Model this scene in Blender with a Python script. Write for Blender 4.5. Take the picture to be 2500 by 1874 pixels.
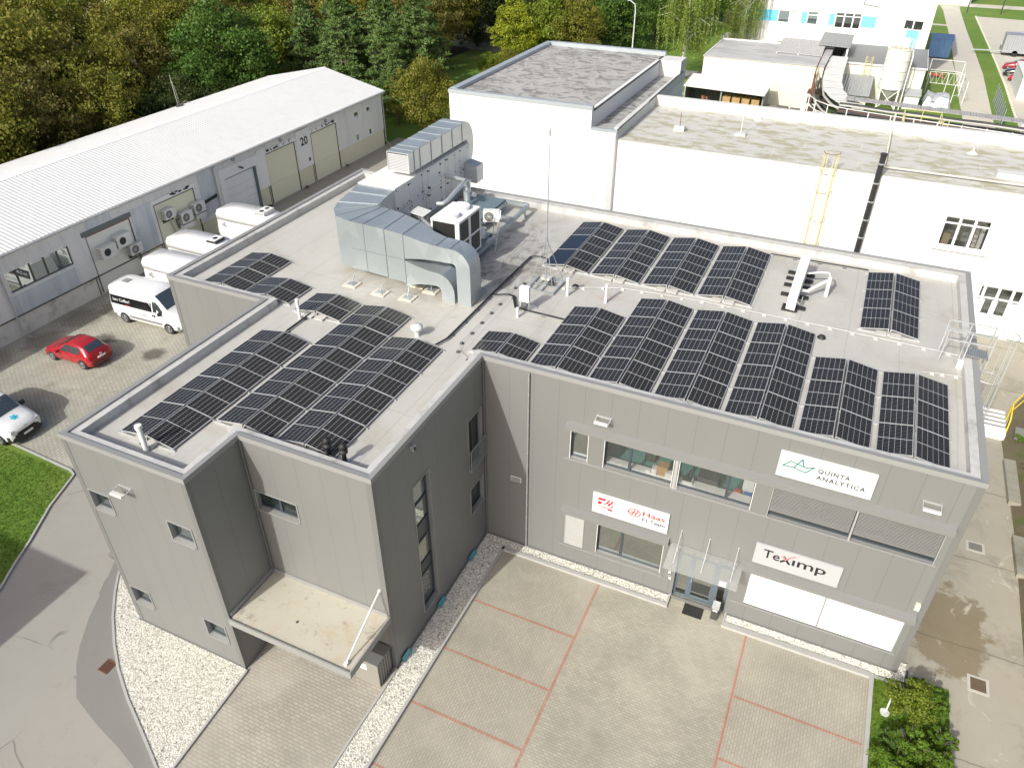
import bpy, math, random
from mathutils import Vector, Matrix, Euler
R = math.radians
sc = bpy.context.scene
for o in list(bpy.data.objects): bpy.data.objects.remove(o)
COL = sc.collection

# ---------------------------------------------------------------- camera, sky, sun, exposure
cam_d = bpy.data.cameras.new('camera'); cam = bpy.data.objects.new('camera', cam_d); COL.objects.link(cam)
a_, b_, c_ = -0.42947, 0.61166, 0.00124
f_ = Vector((math.sin(a_)*math.cos(b_), math.cos(a_)*math.cos(b_), -math.sin(b_)))
r_ = Vector((math.cos(a_), -math.sin(a_), 0)); u_ = r_.cross(f_)
r2 = r_*math.cos(c_)+u_*math.sin(c_); u2 = -r_*math.sin(c_)+u_*math.cos(c_)
m_ = Matrix((r2, u2, -f_)).transposed().to_4x4(); m_.translation = Vector((10.768, -20.871, 24.476))
cam.matrix_world = m_
cam_d.sensor_width = 36; cam_d.sensor_fit = 'HORIZONTAL'; cam_d.lens = 36*0.736; cam_d.clip_end = 2000
sc.camera = cam
sc.render.resolution_x = 1024; sc.render.resolution_y = 767

w = bpy.data.worlds.new('World'); sc.world = w; w.use_nodes = True
nt = w.node_tree; bg = nt.nodes['Background']
sky = nt.nodes.new('ShaderNodeTexSky'); sky.sky_type = 'NISHITA'; sky.sun_disc = False
SUN = Vector((0.25, 1.0, -0.72)).normalized()
sky.sun_elevation = math.asin(-SUN.z); sky.sun_rotation = math.atan2(-SUN.x, -SUN.y)
sky.air_density = 0.7; sky.dust_density = 5.0; sky.ozone_density = 0.6
nt.links.new(sky.outputs[0], bg.inputs[0]); bg.inputs[1].default_value = 0.15
sd = bpy.data.lights.new('sun', 'SUN'); sd.energy = 3.5; sd.angle = R(0.6); sd.color = (0.985, 1.0, 0.93)
so = bpy.data.objects.new('sun', sd); COL.objects.link(so)
so.rotation_euler = SUN.to_track_quat('-Z', 'Y').to_euler()
sc.view_settings.view_transform = 'Standard'; sc.view_settings.look = 'None'
sc.view_settings.exposure = 0.14; sc.view_settings.gamma = 1.0
sc.view_settings.use_curve_mapping = False

# ---------------------------------------------------------------- mesh building
class MB:
    def __init__(s): s.v = []; s.f = []; s.m = []; s.uv = {}; s.sm = []
    def add(s, vs, fs, m=0, smooth=False):
        n = len(s.v); s.v += [tuple(v) for v in vs]
        for f in fs: s.f.append([i+n for i in f]); s.m.append(m); s.sm.append(smooth)
        return s
    def quad(s, a, b, c, d, m=0, uv=None):
        if uv: s.uv[len(s.f)] = uv
        return s.add([a, b, c, d], [(0, 1, 2, 3)], m)
    def box(s, x0, y0, z0, x1, y1, z1, m=0):
        if x0 > x1: x0, x1 = x1, x0
        if y0 > y1: y0, y1 = y1, y0
        if z0 > z1: z0, z1 = z1, z0
        v = [(x0,y0,z0),(x1,y0,z0),(x1,y1,z0),(x0,y1,z0),(x0,y0,z1),(x1,y0,z1),(x1,y1,z1),(x0,y1,z1)]
        return s.add(v, [(0,3,2,1),(4,5,6,7),(0,1,5,4),(1,2,6,5),(2,3,7,6),(3,0,4,7)], m)
    def hexa(s, v, m=0):   # 4 bottom, 4 top
        return s.add(v, [(0,3,2,1),(4,5,6,7),(0,1,5,4),(1,2,6,5),(2,3,7,6),(3,0,4,7)], m)
    def prism(s, poly, z0, z1, m=0, mt=None):
        n = len(poly)
        s.add([(x,y,z0) for x,y in poly]+[(x,y,z1) for x,y in poly],
              [list(range(n))[::-1]]+[(i,(i+1)%n,n+(i+1)%n,n+i) for i in range(n)], m)
        s.add([(x,y,z1) for x,y in poly], [list(range(n))], m if mt is None else mt)
        return s
    def sheet(s, poly, z, m=0): return s.add([(x,y,z) for x,y in poly], [list(range(len(poly)))], m)
    def ring(s, pts, rad, n=8):
        out = []; P = [Vector(p) for p in pts]
        N = Vector((0,0,1))
        for i, p in enumerate(P):
            t = ((P[min(i+1,len(P)-1)]-P[max(i-1,0)])).normalized()
            if abs(t.dot(N)) > 0.95: N = Vector((1,0,0)) if abs(t.x) < 0.9 else Vector((0,1,0))
            x = t.cross(N).normalized(); y = x.cross(t).normalized(); N = y
            rr = rad[i] if isinstance(rad, (list, tuple)) else rad
            out.append([tuple(p+x*rr*math.cos(2*math.pi*k/n)+y*rr*math.sin(2*math.pi*k/n)) for k in range(n)])
        return out
    def tube(s, pts, rad, n=8, m=0, caps=True):
        rs = s.ring(pts, rad, n); vs = [v for r in rs for v in r]; fs = []
        for i in range(len(rs)-1):
            for k in range(n): fs.append((i*n+k, i*n+(k+1)%n, (i+1)*n+(k+1)%n, (i+1)*n+k))
        s.add(vs, fs, m, n > 5)
        if caps: s.add(rs[0], [list(range(n))[::-1]], m); s.add(rs[-1], [list(range(n))], m)
        return s
    def cyl(s, x, y, z0, z1, r, n=16, m=0, r1=None): return s.tube([(x,y,z0),(x,y,z1)], [r, r if r1 is None else r1], n, m)
    def bar(s, p, q, w, h=None, m=0):
        p, q = Vector(p), Vector(q); t = (q-p).normalized(); h = h or w
        N = Vector((0,0,1)) if abs(t.z) < 0.95 else Vector((0,1,0))
        x = t.cross(N).normalized()*w/2; y = x.cross(t).normalized()*h/2
        return s.hexa([p-x-y, p+x-y, p+x+y, p-x+y, q-x-y, q+x-y, q+x+y, q-x+y], m)
    def loft(s, rings, m=0, closed=True, smooth=True, cap=True):
        n = len(rings[0]); vs = [v for r in rings for v in r]; fs = []
        for i in range(len(rings)-1):
            for k in range(n if closed else n-1): fs.append((i*n+k, i*n+(k+1)%n, (i+1)*n+(k+1)%n, (i+1)*n+k))
        s.add(vs, fs, m, smooth)
        if cap: s.add(rings[0], [list(range(n))[::-1]], m); s.add(rings[-1], [list(range(n))], m)
        return s
    def build(s, name, mats, parent=None):
        me = bpy.data.meshes.new(name)
        off = parent_world(parent)
        inv = off.inverted() if off else None
        me.from_pydata([tuple(inv @ Vector(v)) for v in s.v] if inv and not s.__dict__.get('local') else s.v, [], s.f)
        if not isinstance(mats, (list, tuple)): mats = [mats]
        for k in mats: me.materials.append(k)
        me.polygons.foreach_set('material_index', s.m); me.polygons.foreach_set('use_smooth', s.sm)
        if s.uv:
            ul = me.uv_layers.new(name='UVMap')
            for fi, c in s.uv.items():
                for li, uv in zip(me.polygons[fi].loop_indices, c): ul.data[li].uv = uv
        me.update()
        o = bpy.data.objects.new(name, me); COL.objects.link(o)
        if parent: o.parent = parent
        return o
def bsplit(mb, name, mats, parent=None):
    """build every loose piece of the mesh as an object of its own"""
    par = list(range(len(mb.v)))
    def find(a):
        while par[a] != a: par[a] = par[par[a]]; a = par[a]
        return a
    for f in mb.f:
        r = find(f[0])
        for k in f[1:]: par[find(k)] = r
    groups = {}
    for i, f in enumerate(mb.f): groups.setdefault(find(f[0]), []).append(i)
    o = None
    for g in groups.values():
        nb = MB(); mp = {}
        if mb.__dict__.get('local'): nb.local = True
        for i in g:
            for k in mb.f[i]:
                if k not in mp: mp[k] = len(nb.v); nb.v.append(mb.v[k])
            nb.f.append([mp[k] for k in mb.f[i]]); nb.m.append(mb.m[i]); nb.sm.append(mb.sm[i])
        o = nb.build(name, mats, parent)
    return o
ORD = ['first','second','third','fourth','fifth','sixth','seventh','eighth','ninth','tenth','eleventh','twelfth','thirteenth','fourteenth','fifteenth','sixteenth','seventeenth','eighteenth','nineteenth','twentieth','twenty-first','twenty-second','twenty-third','twenty-fourth','twenty-fifth','twenty-sixth']
def parent_world(p):
    if not p: return None
    m = Matrix.Identity(4)
    while p: m = (Matrix.Translation(p.location) @ p.rotation_euler.to_matrix().to_4x4()) @ m; p = p.parent
    return m
def LMB():
    b = MB(); b.local = True; return b
def tag(o, label, cat, group=None):
    o['label'] = label; o['category'] = cat
    if group: o['group'] = group
    return o
def thing(name, label, cat, loc, rz=0, group=None):
    o = bpy.data.objects.new(name, None); COL.objects.link(o); o.location = loc; o.rotation_euler = (0, 0, rz)
    o.empty_display_size = 0.2
    return tag(o, label, cat, group)
def struct(o, kind='structure'): o['kind'] = kind; return o
def dup(root, loc, rz, label=None, group=None):
    r = root.copy(); COL.objects.link(r); r.location = loc; r.rotation_euler = (0, 0, rz)
    if label: r['label'] = label
    if group: r['group'] = group
    for ch in list(root.children):
        c = ch.copy(); COL.objects.link(c); c.parent = r
        for g in list(ch.children):
            d = g.copy(); COL.objects.link(d); d.parent = c
    return r
FONT_CACHE = {}
def text_polys(s, size=1.0, spacing=1.0, bold=0.0):
    cu = bpy.data.curves.new('t', 'FONT'); cu.body = s; cu.size = size; cu.space_character = spacing; cu.offset = bold
    cu.resolution_u = 3; cu.fill_mode = 'FRONT'
    o = bpy.data.objects.new('t', cu); COL.objects.link(o)
    dg = bpy.context.evaluated_depsgraph_get(); dg.update()
    me = o.evaluated_get(dg).to_mesh()
    vs = [tuple(v.co) for v in me.vertices]; fs = [tuple(p.vertices) for p in me.polygons]
    o.evaluated_get(dg).to_mesh_clear(); bpy.data.objects.remove(o); bpy.data.curves.remove(cu)
    return vs, fs
def text_on(mb, s, O, X, Y, width=None, size=1.0, m=0, spacing=1.0, bold=0.0, thick=None):
    """lay text with origin O, unit right vector X and up vector Y; width = total width in metres"""
    vs, fs = text_polys(s, size, spacing, bold)
    if not vs: return
    x0 = min(v[0] for v in vs); x1 = max(v[0] for v in vs); k = (width/(x1-x0)) if width else 1.0
    O = Vector(O); X = Vector(X); Y = Vector(Y)
    mb.add([tuple(O+X*((v[0]-x0)*k)+Y*(v[1]*(k if thick is None else thick))) for v in vs], fs, m)

# ---------------------------------------------------------------- materials
def newmat(name):
    m = bpy.data.materials.new(name); m.use_nodes = True
    return m, m.node_tree, m.node_tree.nodes['Principled BSDF']
class N:
    """tiny node helper"""
    def __init__(s, nt): s.nt = nt
    def n(s, t, **k):
        x = s.nt.nodes.new(t)
        for a, b in k.items(): setattr(x, a, b)
        return x
    def link(s, a, b): s.nt.links.new(a, b)
    def math(s, op, a, b=None, clamp=False):
        x = s.n('ShaderNodeMath', operation=op, use_clamp=clamp)
        for i, v in enumerate((a, b)):
            if v is None: continue
            if isinstance(v, (int, float)): x.inputs[i].default_value = v
            else: s.link(v, x.inputs[i])
        return x.outputs[0]
    def pos(s): return s.n('ShaderNodeNewGeometry').outputs['Position']
    def xyz(s, v):
        x = s.n('ShaderNodeSeparateXYZ'); s.link(v, x.inputs[0]); return x.outputs
    def mix(s, fac, a, b):
        x = s.n('ShaderNodeMix', data_type='RGBA')
        if isinstance(fac, (int, float)): x.inputs[0].default_value = fac
        else: s.link(fac, x.inputs[0])
        for i, v in ((6, a), (7, b)):
            if isinstance(v, tuple): x.inputs[i].default_value = (*v[:3], 1)
            else: s.link(v, x.inputs[i])
        return x.outputs[2]
    def noise(s, scale, detail=4, rough=0.6, vec=None, dist=0):
        x = s.n('ShaderNodeTexNoise'); x.inputs['Scale'].default_value = scale; x.inputs['Detail'].default_value = detail
        x.inputs['Roughness'].default_value = rough; x.inputs['Distortion'].default_value = dist
        s.link(vec if vec is not None else s.pos(), x.inputs['Vector']); return x.outputs[0]
    def ramp(s, fac, lo, hi):
        x = s.n('ShaderNodeMapRange', interpolation_type='SMOOTHSTEP'); s.link(fac, x.inputs[0])
        x.inputs[1].default_value = lo; x.inputs[2].default_value = hi; return x.outputs[0]
    def vscale(s, v, sc3, rot=0):
        x = s.n('ShaderNodeMapping'); s.link(v, x.inputs[0]); x.inputs['Scale'].default_value = sc3
        x.inputs['Rotation'].default_value = (0, 0, rot); return x.outputs[0]
    def bump(s, h, strength, dist, bsdf):
        x = s.n('ShaderNodeBump'); x.inputs['Strength'].default_value = strength; x.inputs['Distance'].default_value = dist
        s.link(h, x.inputs['Height']); s.link(x.outputs[0], bsdf.inputs['Normal'])
MATS = {}
def M(name, col, rough=0.6, metal=0.0, var=0.08, scale=1.5, bump=0.0, bscale=30, stain=None, stain_scale=0.4, stain_lo=0.5, stain_hi=0.75, spec=0.5, dirt=0.0):
    if name in MATS: return MATS[name]
    m, t, b = newmat(name); n = N(t)
    c0 = tuple(min(1, x*(1-var)) for x in col); c1 = tuple(min(1, x*(1+var)) for x in col)
    c = n.mix(n.noise(scale, 6), c0, c1)
    if stain: c = n.mix(n.ramp(n.noise(stain_scale, 7, 0.65), stain_lo, stain_hi), c, stain)
    if dirt:
        v = n.vscale(n.pos(), (2.2, 2.2, 0.25)); c = n.mix(n.math('MULTIPLY', n.ramp(n.noise(1.0, 6, 0.7, v), 0.45, 0.8), dirt), c, tuple(x*0.45 for x in col))
    t.links.new(c, b.inputs['Base Color']); b.inputs['Roughness'].default_value = rough; b.inputs['Metallic'].default_value = metal
    b.inputs['Specular IOR Level'].default_value = spec
    if bump: n.bump(n.noise(bscale, 4), bump, 0.02, b)
    MATS[name] = m; return m

def mat_cladding(axis, off=0.0):
    """grey sandwich panels, vertical joints every metre"""
    m, t, b = newmat('cladding_'+axis); n = N(t); p = n.pos(); o = n.xyz(p)
    c = {'x': o[0], 'y': o[1]}[axis]
    fr = n.math('FRACT', n.math('ADD', n.math('DIVIDE', c, 1.0), off))
    seam = n.math('LESS_THAN', n.math('ABSOLUTE', n.math('SUBTRACT', fr, 0.5)), 0.011)
    cell = n.math('FLOOR', n.math('ADD', c, off))
    wn = n.n('ShaderNodeTexWhiteNoise', noise_dimensions='1D'); t.links.new(cell, wn.inputs['W'])
    base = n.mix(n.noise(0.5, 5, 0.6, n.vscale(p, (1, 1, 0.35))), (0.178, 0.180, 0.175), (0.208, 0.210, 0.204))
    base = n.mix(n.math('MULTIPLY', wn.outputs[0], 0.35), base, (0.19, 0.192, 0.188))
    fine = n.ramp(n.noise(9, 3, 0.7, n.vscale(p, (1, 1, 3))), 0.4, 0.9)
    base = n.mix(n.math('MULTIPLY', fine, 0.12), base, (0.145, 0.145, 0.14))
    t.links.new(n.mix(n.math('MULTIPLY', seam, 0.6), base, (0.12, 0.12, 0.12)), b.inputs['Base Color'])
    b.inputs['Roughness'].default_value = 0.42; b.inputs['Metallic'].default_value = 0.0
    h = n.noise(0.9, 3, 0.5, n.vscale(p, (1, 1, 0.3)))
    n.bump(h, 0.2, 0.06, b)
    return m
def mat_roof():
    m, t, b = newmat('roof_membrane'); n = N(t); p = n.pos(); o = n.xyz(p)
    x = n.math('ADD', o[0], n.math('MULTIPLY', n.noise(0.3, 3), 0.25))
    s1 = n.math('ABSOLUTE', n.math('SUBTRACT', n.math('FRACT', n.math('DIVIDE', x, 1.9)), 0.5))
    s1 = n.math('LESS_THAN', s1, 0.012)
    y = n.math('ADD', o[1], n.math('MULTIPLY', n.noise(0.35, 3), 0.4))
    s2 = n.math('LESS_THAN', n.math('ABSOLUTE', n.math('SUBTRACT', n.math('FRACT', n.math('DIVIDE', y, 7.3)), 0.5)), 0.003)
    base = n.mix(n.noise(0.35, 7, 0.65), (0.43, 0.42, 0.385), (0.54, 0.53, 0.50))
    base = n.mix(n.math('MULTIPLY', n.ramp(n.noise(0.22, 8, 0.7, None, 1.2), 0.48, 0.68), 0.55), base, (0.37, 0.335, 0.265))
    # wet dirty area on the air handling side
    d = n.n('ShaderNodeVectorMath', operation='DISTANCE'); t.links.new(n.vscale(p, (1, 0.75, 0)), d.inputs[0]); d.inputs[1].default_value = (-3.3, 6.6, 0)
    near = n.ramp(d.outputs['Value'], 4.4, 1.4)
    smut = n.ramp(n.noise(0.8, 9, 0.75, n.vscale(p, (1.3, 0.8, 1), R(35)), 1.5), 0.40, 0.66)
    base = n.mix(n.math('MULTIPLY', n.math('MULTIPLY', near, smut), 0.85), base, (0.14, 0.125, 0.10))
    d2 = n.n('ShaderNodeVectorMath', operation='DISTANCE'); t.links.new(n.vscale(p, (1, 1, 0)), d2.inputs[0]); d2.inputs[1].default_value = (-6.0, 4.2, 0)
    base = n.mix(n.math('MULTIPLY', n.math('MULTIPLY', n.ramp(d2.outputs['Value'], 4.5, 1.0), n.ramp(n.noise(0.9, 7, 0.7, None, 0.8), 0.35, 0.65)), 0.45), base, (0.30, 0.25, 0.19))
    d3 = n.n('ShaderNodeVectorMath', operation='DISTANCE'); t.links.new(n.vscale(p, (0.6, 1, 0)), d3.inputs[0]); d3.inputs[1].default_value = (1.1, 7.2, 0)
    base = n.mix(n.math('MULTIPLY', n.math('MULTIPLY', n.ramp(d3.outputs['Value'], 1.6, 0.3), n.ramp(n.noise(1.4, 6, 0.7), 0.5, 0.62)), 0.45), base, (0.45, 0.31, 0.22))
    str_ = n.ramp(n.noise(1.0, 8, 0.75, n.vscale(p, (2.4, 0.35, 1), R(-8)), 0.6), 0.5, 0.72); base = n.mix(n.math('MULTIPLY', str_, 0.35), base, (0.36, 0.34, 0.295))
    fine = n.ramp(n.noise(6, 6, 0.75), 0.45, 0.8); base = n.mix(n.math('MULTIPLY', fine, 0.25), base, (0.33, 0.31, 0.27))
    st = n.math('MAXIMUM', s1, s2)
    t.links.new(n.mix(n.math('MULTIPLY', st, 0.30), base, (0.27, 0.255, 0.225)), b.inputs['Base Color'])
    b.inputs['Roughness'].default_value = 0.55; n.bump(n.noise(2.5, 6), 0.25, 0.03, b)
    return m
def mat_pavers(name, bw, bh, rot, c0, c1, mortar, off=0.5, msize=0.012, stain=None, grime_shade=None):
    m, t, b = newmat(name); n = N(t); p = n.pos()
    br = n.n('ShaderNodeTexBrick'); br.offset = off
    br.inputs['Scale'].default_value = 1; br.inputs['Brick Width'].default_value = bw; br.inputs['Row Height'].default_value = bh
    br.inputs['Mortar Size'].default_value = msize; br.inputs['Mortar Smooth'].default_value = 0.3; br.inputs['Bias'].default_value = 0
    for i, c in ((1, c0), (2, c1), (3, mortar)): br.inputs[i].default_value = (*c, 1)
    t.links.new(n.vscale(p, (1, 1, 1), rot), br.inputs[0])
    c = br.outputs[0]
    c = n.mix(n.math('MULTIPLY', n.ramp(n.noise(0.5, 7, 0.65), 0.4, 0.75), 0.55), c, tuple(x*0.72 for x in c0))
    c = n.mix(n.math('MULTIPLY', n.ramp(n.noise(0.28, 5, 0.6, None, 0.5), 0.45, 0.7), 0.35), c, tuple(min(1, x*1.3) for x in c1))
    if stain: c = n.mix(n.math('MULTIPLY', n.ramp(n.noise(0.35, 9, 0.72, None, 1.0), 0.56, 0.68), stain[3]), c, stain[:3])
    if grime_shade:
        for (gx, gy, gr, ga, gc) in grime_shade:
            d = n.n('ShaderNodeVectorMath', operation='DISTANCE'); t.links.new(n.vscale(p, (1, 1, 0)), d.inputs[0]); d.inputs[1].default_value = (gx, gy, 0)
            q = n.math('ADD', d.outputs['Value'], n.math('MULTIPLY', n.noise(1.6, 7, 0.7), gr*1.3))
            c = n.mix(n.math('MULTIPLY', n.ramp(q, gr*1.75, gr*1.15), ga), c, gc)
    t.links.new(c, b.inputs['Base Color']); b.inputs['Roughness'].default_value = 0.85
    n.bump(br.outputs[1], -0.4, 0.01, b)
    return m
def mat_corr(name, axis, pitch, col, col2, rough=0.4, metal=0.0, strength=1.0, stain=None, sfac=0.6, amp=0.03, sscale=0.8):
    """corrugated sheet: bump waves running along the given world axis"""
    m, t, b = newmat(name); n = N(t); p = n.pos(); o = n.xyz(p)
    c = {'x': o[0], 'y': o[1]}[axis]
    wv = n.math('SINE', n.math('MULTIPLY', c, 2*math.pi/pitch))
    n.bump(wv, strength, amp, b)
    base = n.mix(n.noise(sscale, 6, 0.6, n.vscale(p, (1, 1, 0.3))), col, col2)
    if stain: base = n.mix(n.math('MULTIPLY', n.ramp(n.noise(1.0, 7, 0.7, n.vscale(p, (1.4, 1.4, 0.22))), 0.45, 0.7), sfac), base, stain)
    t.links.new(base, b.inputs['Base Color']); b.inputs['Roughness'].default_value = rough; b.inputs['Metallic'].default_value = metal
    return m
def mat_pv(name, blue):
    m, t, b = newmat(name); n = N(t)
    uv = n.n('ShaderNodeUVMap').outputs[0]; o = n.xyz(uv)
    def line(c, cnt, w):
        f = n.math('FRACT', n.math('MULTIPLY', c, cnt)); return n.math('GREATER_THAN', n.math('ABSOLUTE', n.math('SUBTRACT', f, 0.5)), 0.5-w*cnt/2)
    lx = line(o[0], 6, 0.010); ly = line(o[1], 20, 0.009)
    mid = n.math('LESS_THAN', n.math('ABSOLUTE', n.math('SUBTRACT', o[1], 0.5)), 0.0075)
    g = n.n('ShaderNodeNewGeometry'); rnd = g.outputs['Random Per Island']
    base = n.mix(n.noise(0.6, 3), (0.011, 0.0105, 0.0105), blue)
    c = n.mix(n.math('MULTIPLY', ly, 0.75), base, (0.17, 0.17, 0.172))
    c = n.mix(n.math('MULTIPLY', lx, 0.8), c, (0.42, 0.425, 0.43))
    c = n.mix(n.math('MULTIPLY', mid, 0.95), c, (0.58, 0.585, 0.59))
    t.links.new(c, b.inputs['Base Color']); b.inputs['Roughness'].default_value = 0.16; b.inputs['IOR'].default_value = 1.4
    b.inputs['Specular IOR Level'].default_value = 0.16
    return m
def mat_leaf(name, cols, rough=0.55, trans=0.36):
    m, t, b = newmat(name); n = N(t)
    g = n.n('ShaderNodeNewGeometry'); oi = n.n('ShaderNodeObjectInfo')
    cr = n.n('ShaderNodeValToRGB'); e = cr.color_ramp.elements
    while len(e) < len(cols): e.new(0.5)
    for i, c in enumerate(cols): e[i].position = i/(len(cols)-1); e[i].color = (*c, 1)
    f = n.math('ADD', n.math('MULTIPLY', g.outputs['Random Per Island'], 0.62), n.math('MULTIPLY', n.ramp(n.noise(0.55, 4, 0.6), 0.3, 0.7), 0.38))
    t.links.new(f, cr.inputs[0])
    t.links.new(cr.outputs[0], b.inputs['Base Color']); b.inputs['Roughness'].default_value = rough
    b.inputs['Specular IOR Level'].default_value = 0.3
    tr = n.n('ShaderNodeBsdfTranslucent'); t.links.new(cr.outputs[0], tr.inputs[0])
    mx = n.n('ShaderNodeMixShader'); mx.inputs[0].default_value = trans
    t.links.new(b.outputs[0], mx.inputs[1]); t.links.new(tr.outputs[0], mx.inputs[2])
    t.links.new(mx.outputs[0], t.nodes['Material Output'].inputs[0])
    return m
def mat_glass(name, tint=(0.02, 0.03, 0.035), rough=0.03, alpha=1.0, spec=0.8):
    m, t, b = newmat(name)
    b.inputs['Base Color'].default_value = (*tint, 1); b.inputs['Roughness'].default_value = rough
    b.inputs['Specular IOR Level'].default_value = spec; b.inputs['IOR'].default_value = 1.5; b.inputs['Alpha'].default_value = alpha
    return m
# ---------------------------------------------------------------- shared materials
CLX = mat_cladding('x', 0.4); CLY = mat_cladding('y', 0.12)
TRIM = M('trim_grey', (0.275, 0.275, 0.27), 0.38, var=0.03, spec=0.5)
BAND = M('band_grey', (0.185, 0.187, 0.18), 0.45, var=0.03)
MEMB = mat_roof()
MEMB2 = M('membrane_upstand', (0.52, 0.515, 0.50), 0.6, var=0.1, scale=0.8, stain=(0.32, 0.31, 0.29), stain_scale=1.2, dirt=0.5)
ANTH = M('anthracite_frame', (0.055, 0.068, 0.082), 0.4, var=0.05)
WHITE = M('white_paint', (0.80, 0.80, 0.79), 0.45, var=0.02)
OFFW = M('off_white', (0.70, 0.70, 0.68), 0.5, var=0.04)
GALV = M('galvanised', (0.42, 0.46, 0.48), 0.38, 0.55, var=0.12, scale=3)
ALU = M('aluminium', (0.62, 0.63, 0.64), 0.35, 0.6, var=0.04)
BLACK = M('black_rubber', (0.02, 0.02, 0.02), 0.6)
DARK = M('dark_grey', (0.06, 0.06, 0.062), 0.6)
CONC = M('concrete', (0.46, 0.45, 0.42), 0.85, var=0.12, scale=2, stain=(0.33, 0.31, 0.28), stain_scale=0.8)
KERB = M('kerb_concrete', (0.40, 0.395, 0.375), 0.85, var=0.12, scale=3)
TEAL = M('teal_floor', (0.13, 0.33, 0.31), 0.6, var=0.1)
CARD = M('cardboard', (0.42, 0.27, 0.12), 0.8)
INNER = M('room_grey', (0.25, 0.25, 0.24), 0.8)
GREENLEAF = mat_leaf('plant_leaf', [(0.06, 0.12, 0.02), (0.12, 0.22, 0.04), (0.2, 0.3, 0.06)])
def mix_glass(name, refl, tint, alpha):
    m, t, b = newmat(name); n = N(t)
    b.inputs['Base Color'].default_value = (*tint, 1); b.inputs['Roughness'].default_value = 0.4; b.inputs['Alpha'].default_value = alpha
    g = n.n('ShaderNodeBsdfGlossy'); g.inputs[0].default_value = (0.9, 0.95, 0.93, 1); g.inputs[1].default_value = 0.015
    mx = n.n('ShaderNodeMixShader'); mx.inputs[0].default_value = refl
    t.links.new(b.outputs[0], mx.inputs[1]); t.links.new(g.outputs[0], mx.inputs[2])
    t.links.new(mx.outputs[0], t.nodes['Material Output'].inputs[0]); return m
GL_CLEAR = mix_glass('window_glass', 0.10, (0.03, 0.05, 0.05), 0.12)
GL_REFL = mix_glass('reflecting_glass', 0.42, (0.02, 0.03, 0.03), 0.75)
GL_DARK = mix_glass('dark_glass', 0.14, (0.012, 0.016, 0.018), 0.92)
GL_CANOPY = mix_glass('canopy_glass', 0.06, (0.62, 0.64, 0.63), 0.22)

def wallgrid(mb, axis, plane, u0, u1, z0, z1, holes, m=0):
    us = sorted({u0, u1, *[h[0] for h in holes], *[h[1] for h in holes]}); zs = sorted({z0, z1, *[h[2] for h in holes], *[h[3] for h in holes]})
    P = (lambda u, z: (u, plane, z)) if axis == 'x' else (lambda u, z: (plane, u, z))
    for i in range(len(us)-1):
        for j in range(len(zs)-1):
            uc = (us[i]+us[i+1])/2; zc = (zs[j]+zs[j+1])/2
            if any(h[0] < uc < h[1] and h[2] < zc < h[3] for h in holes): continue
            mb.add([P(us[i], zs[j]), P(us[i+1], zs[j]), P(us[i+1], zs[j+1]), P(us[i], zs[j+1])], [(0, 1, 2, 3)], m)
def obox(mb, axis, plane, s, u0, u1, d0, d1, z0, z1, m=0):
    """box against a wall; d measured outward (s = outward sign of the wall normal)"""
    a, c = plane+s*d0, plane+s*d1
    if axis == 'x': mb.box(u0, min(a, c), z0, u1, max(a, c), z1, m)
    else: mb.box(min(a, c), u0, z0, max(a, c), u1, z1, m)
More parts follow.
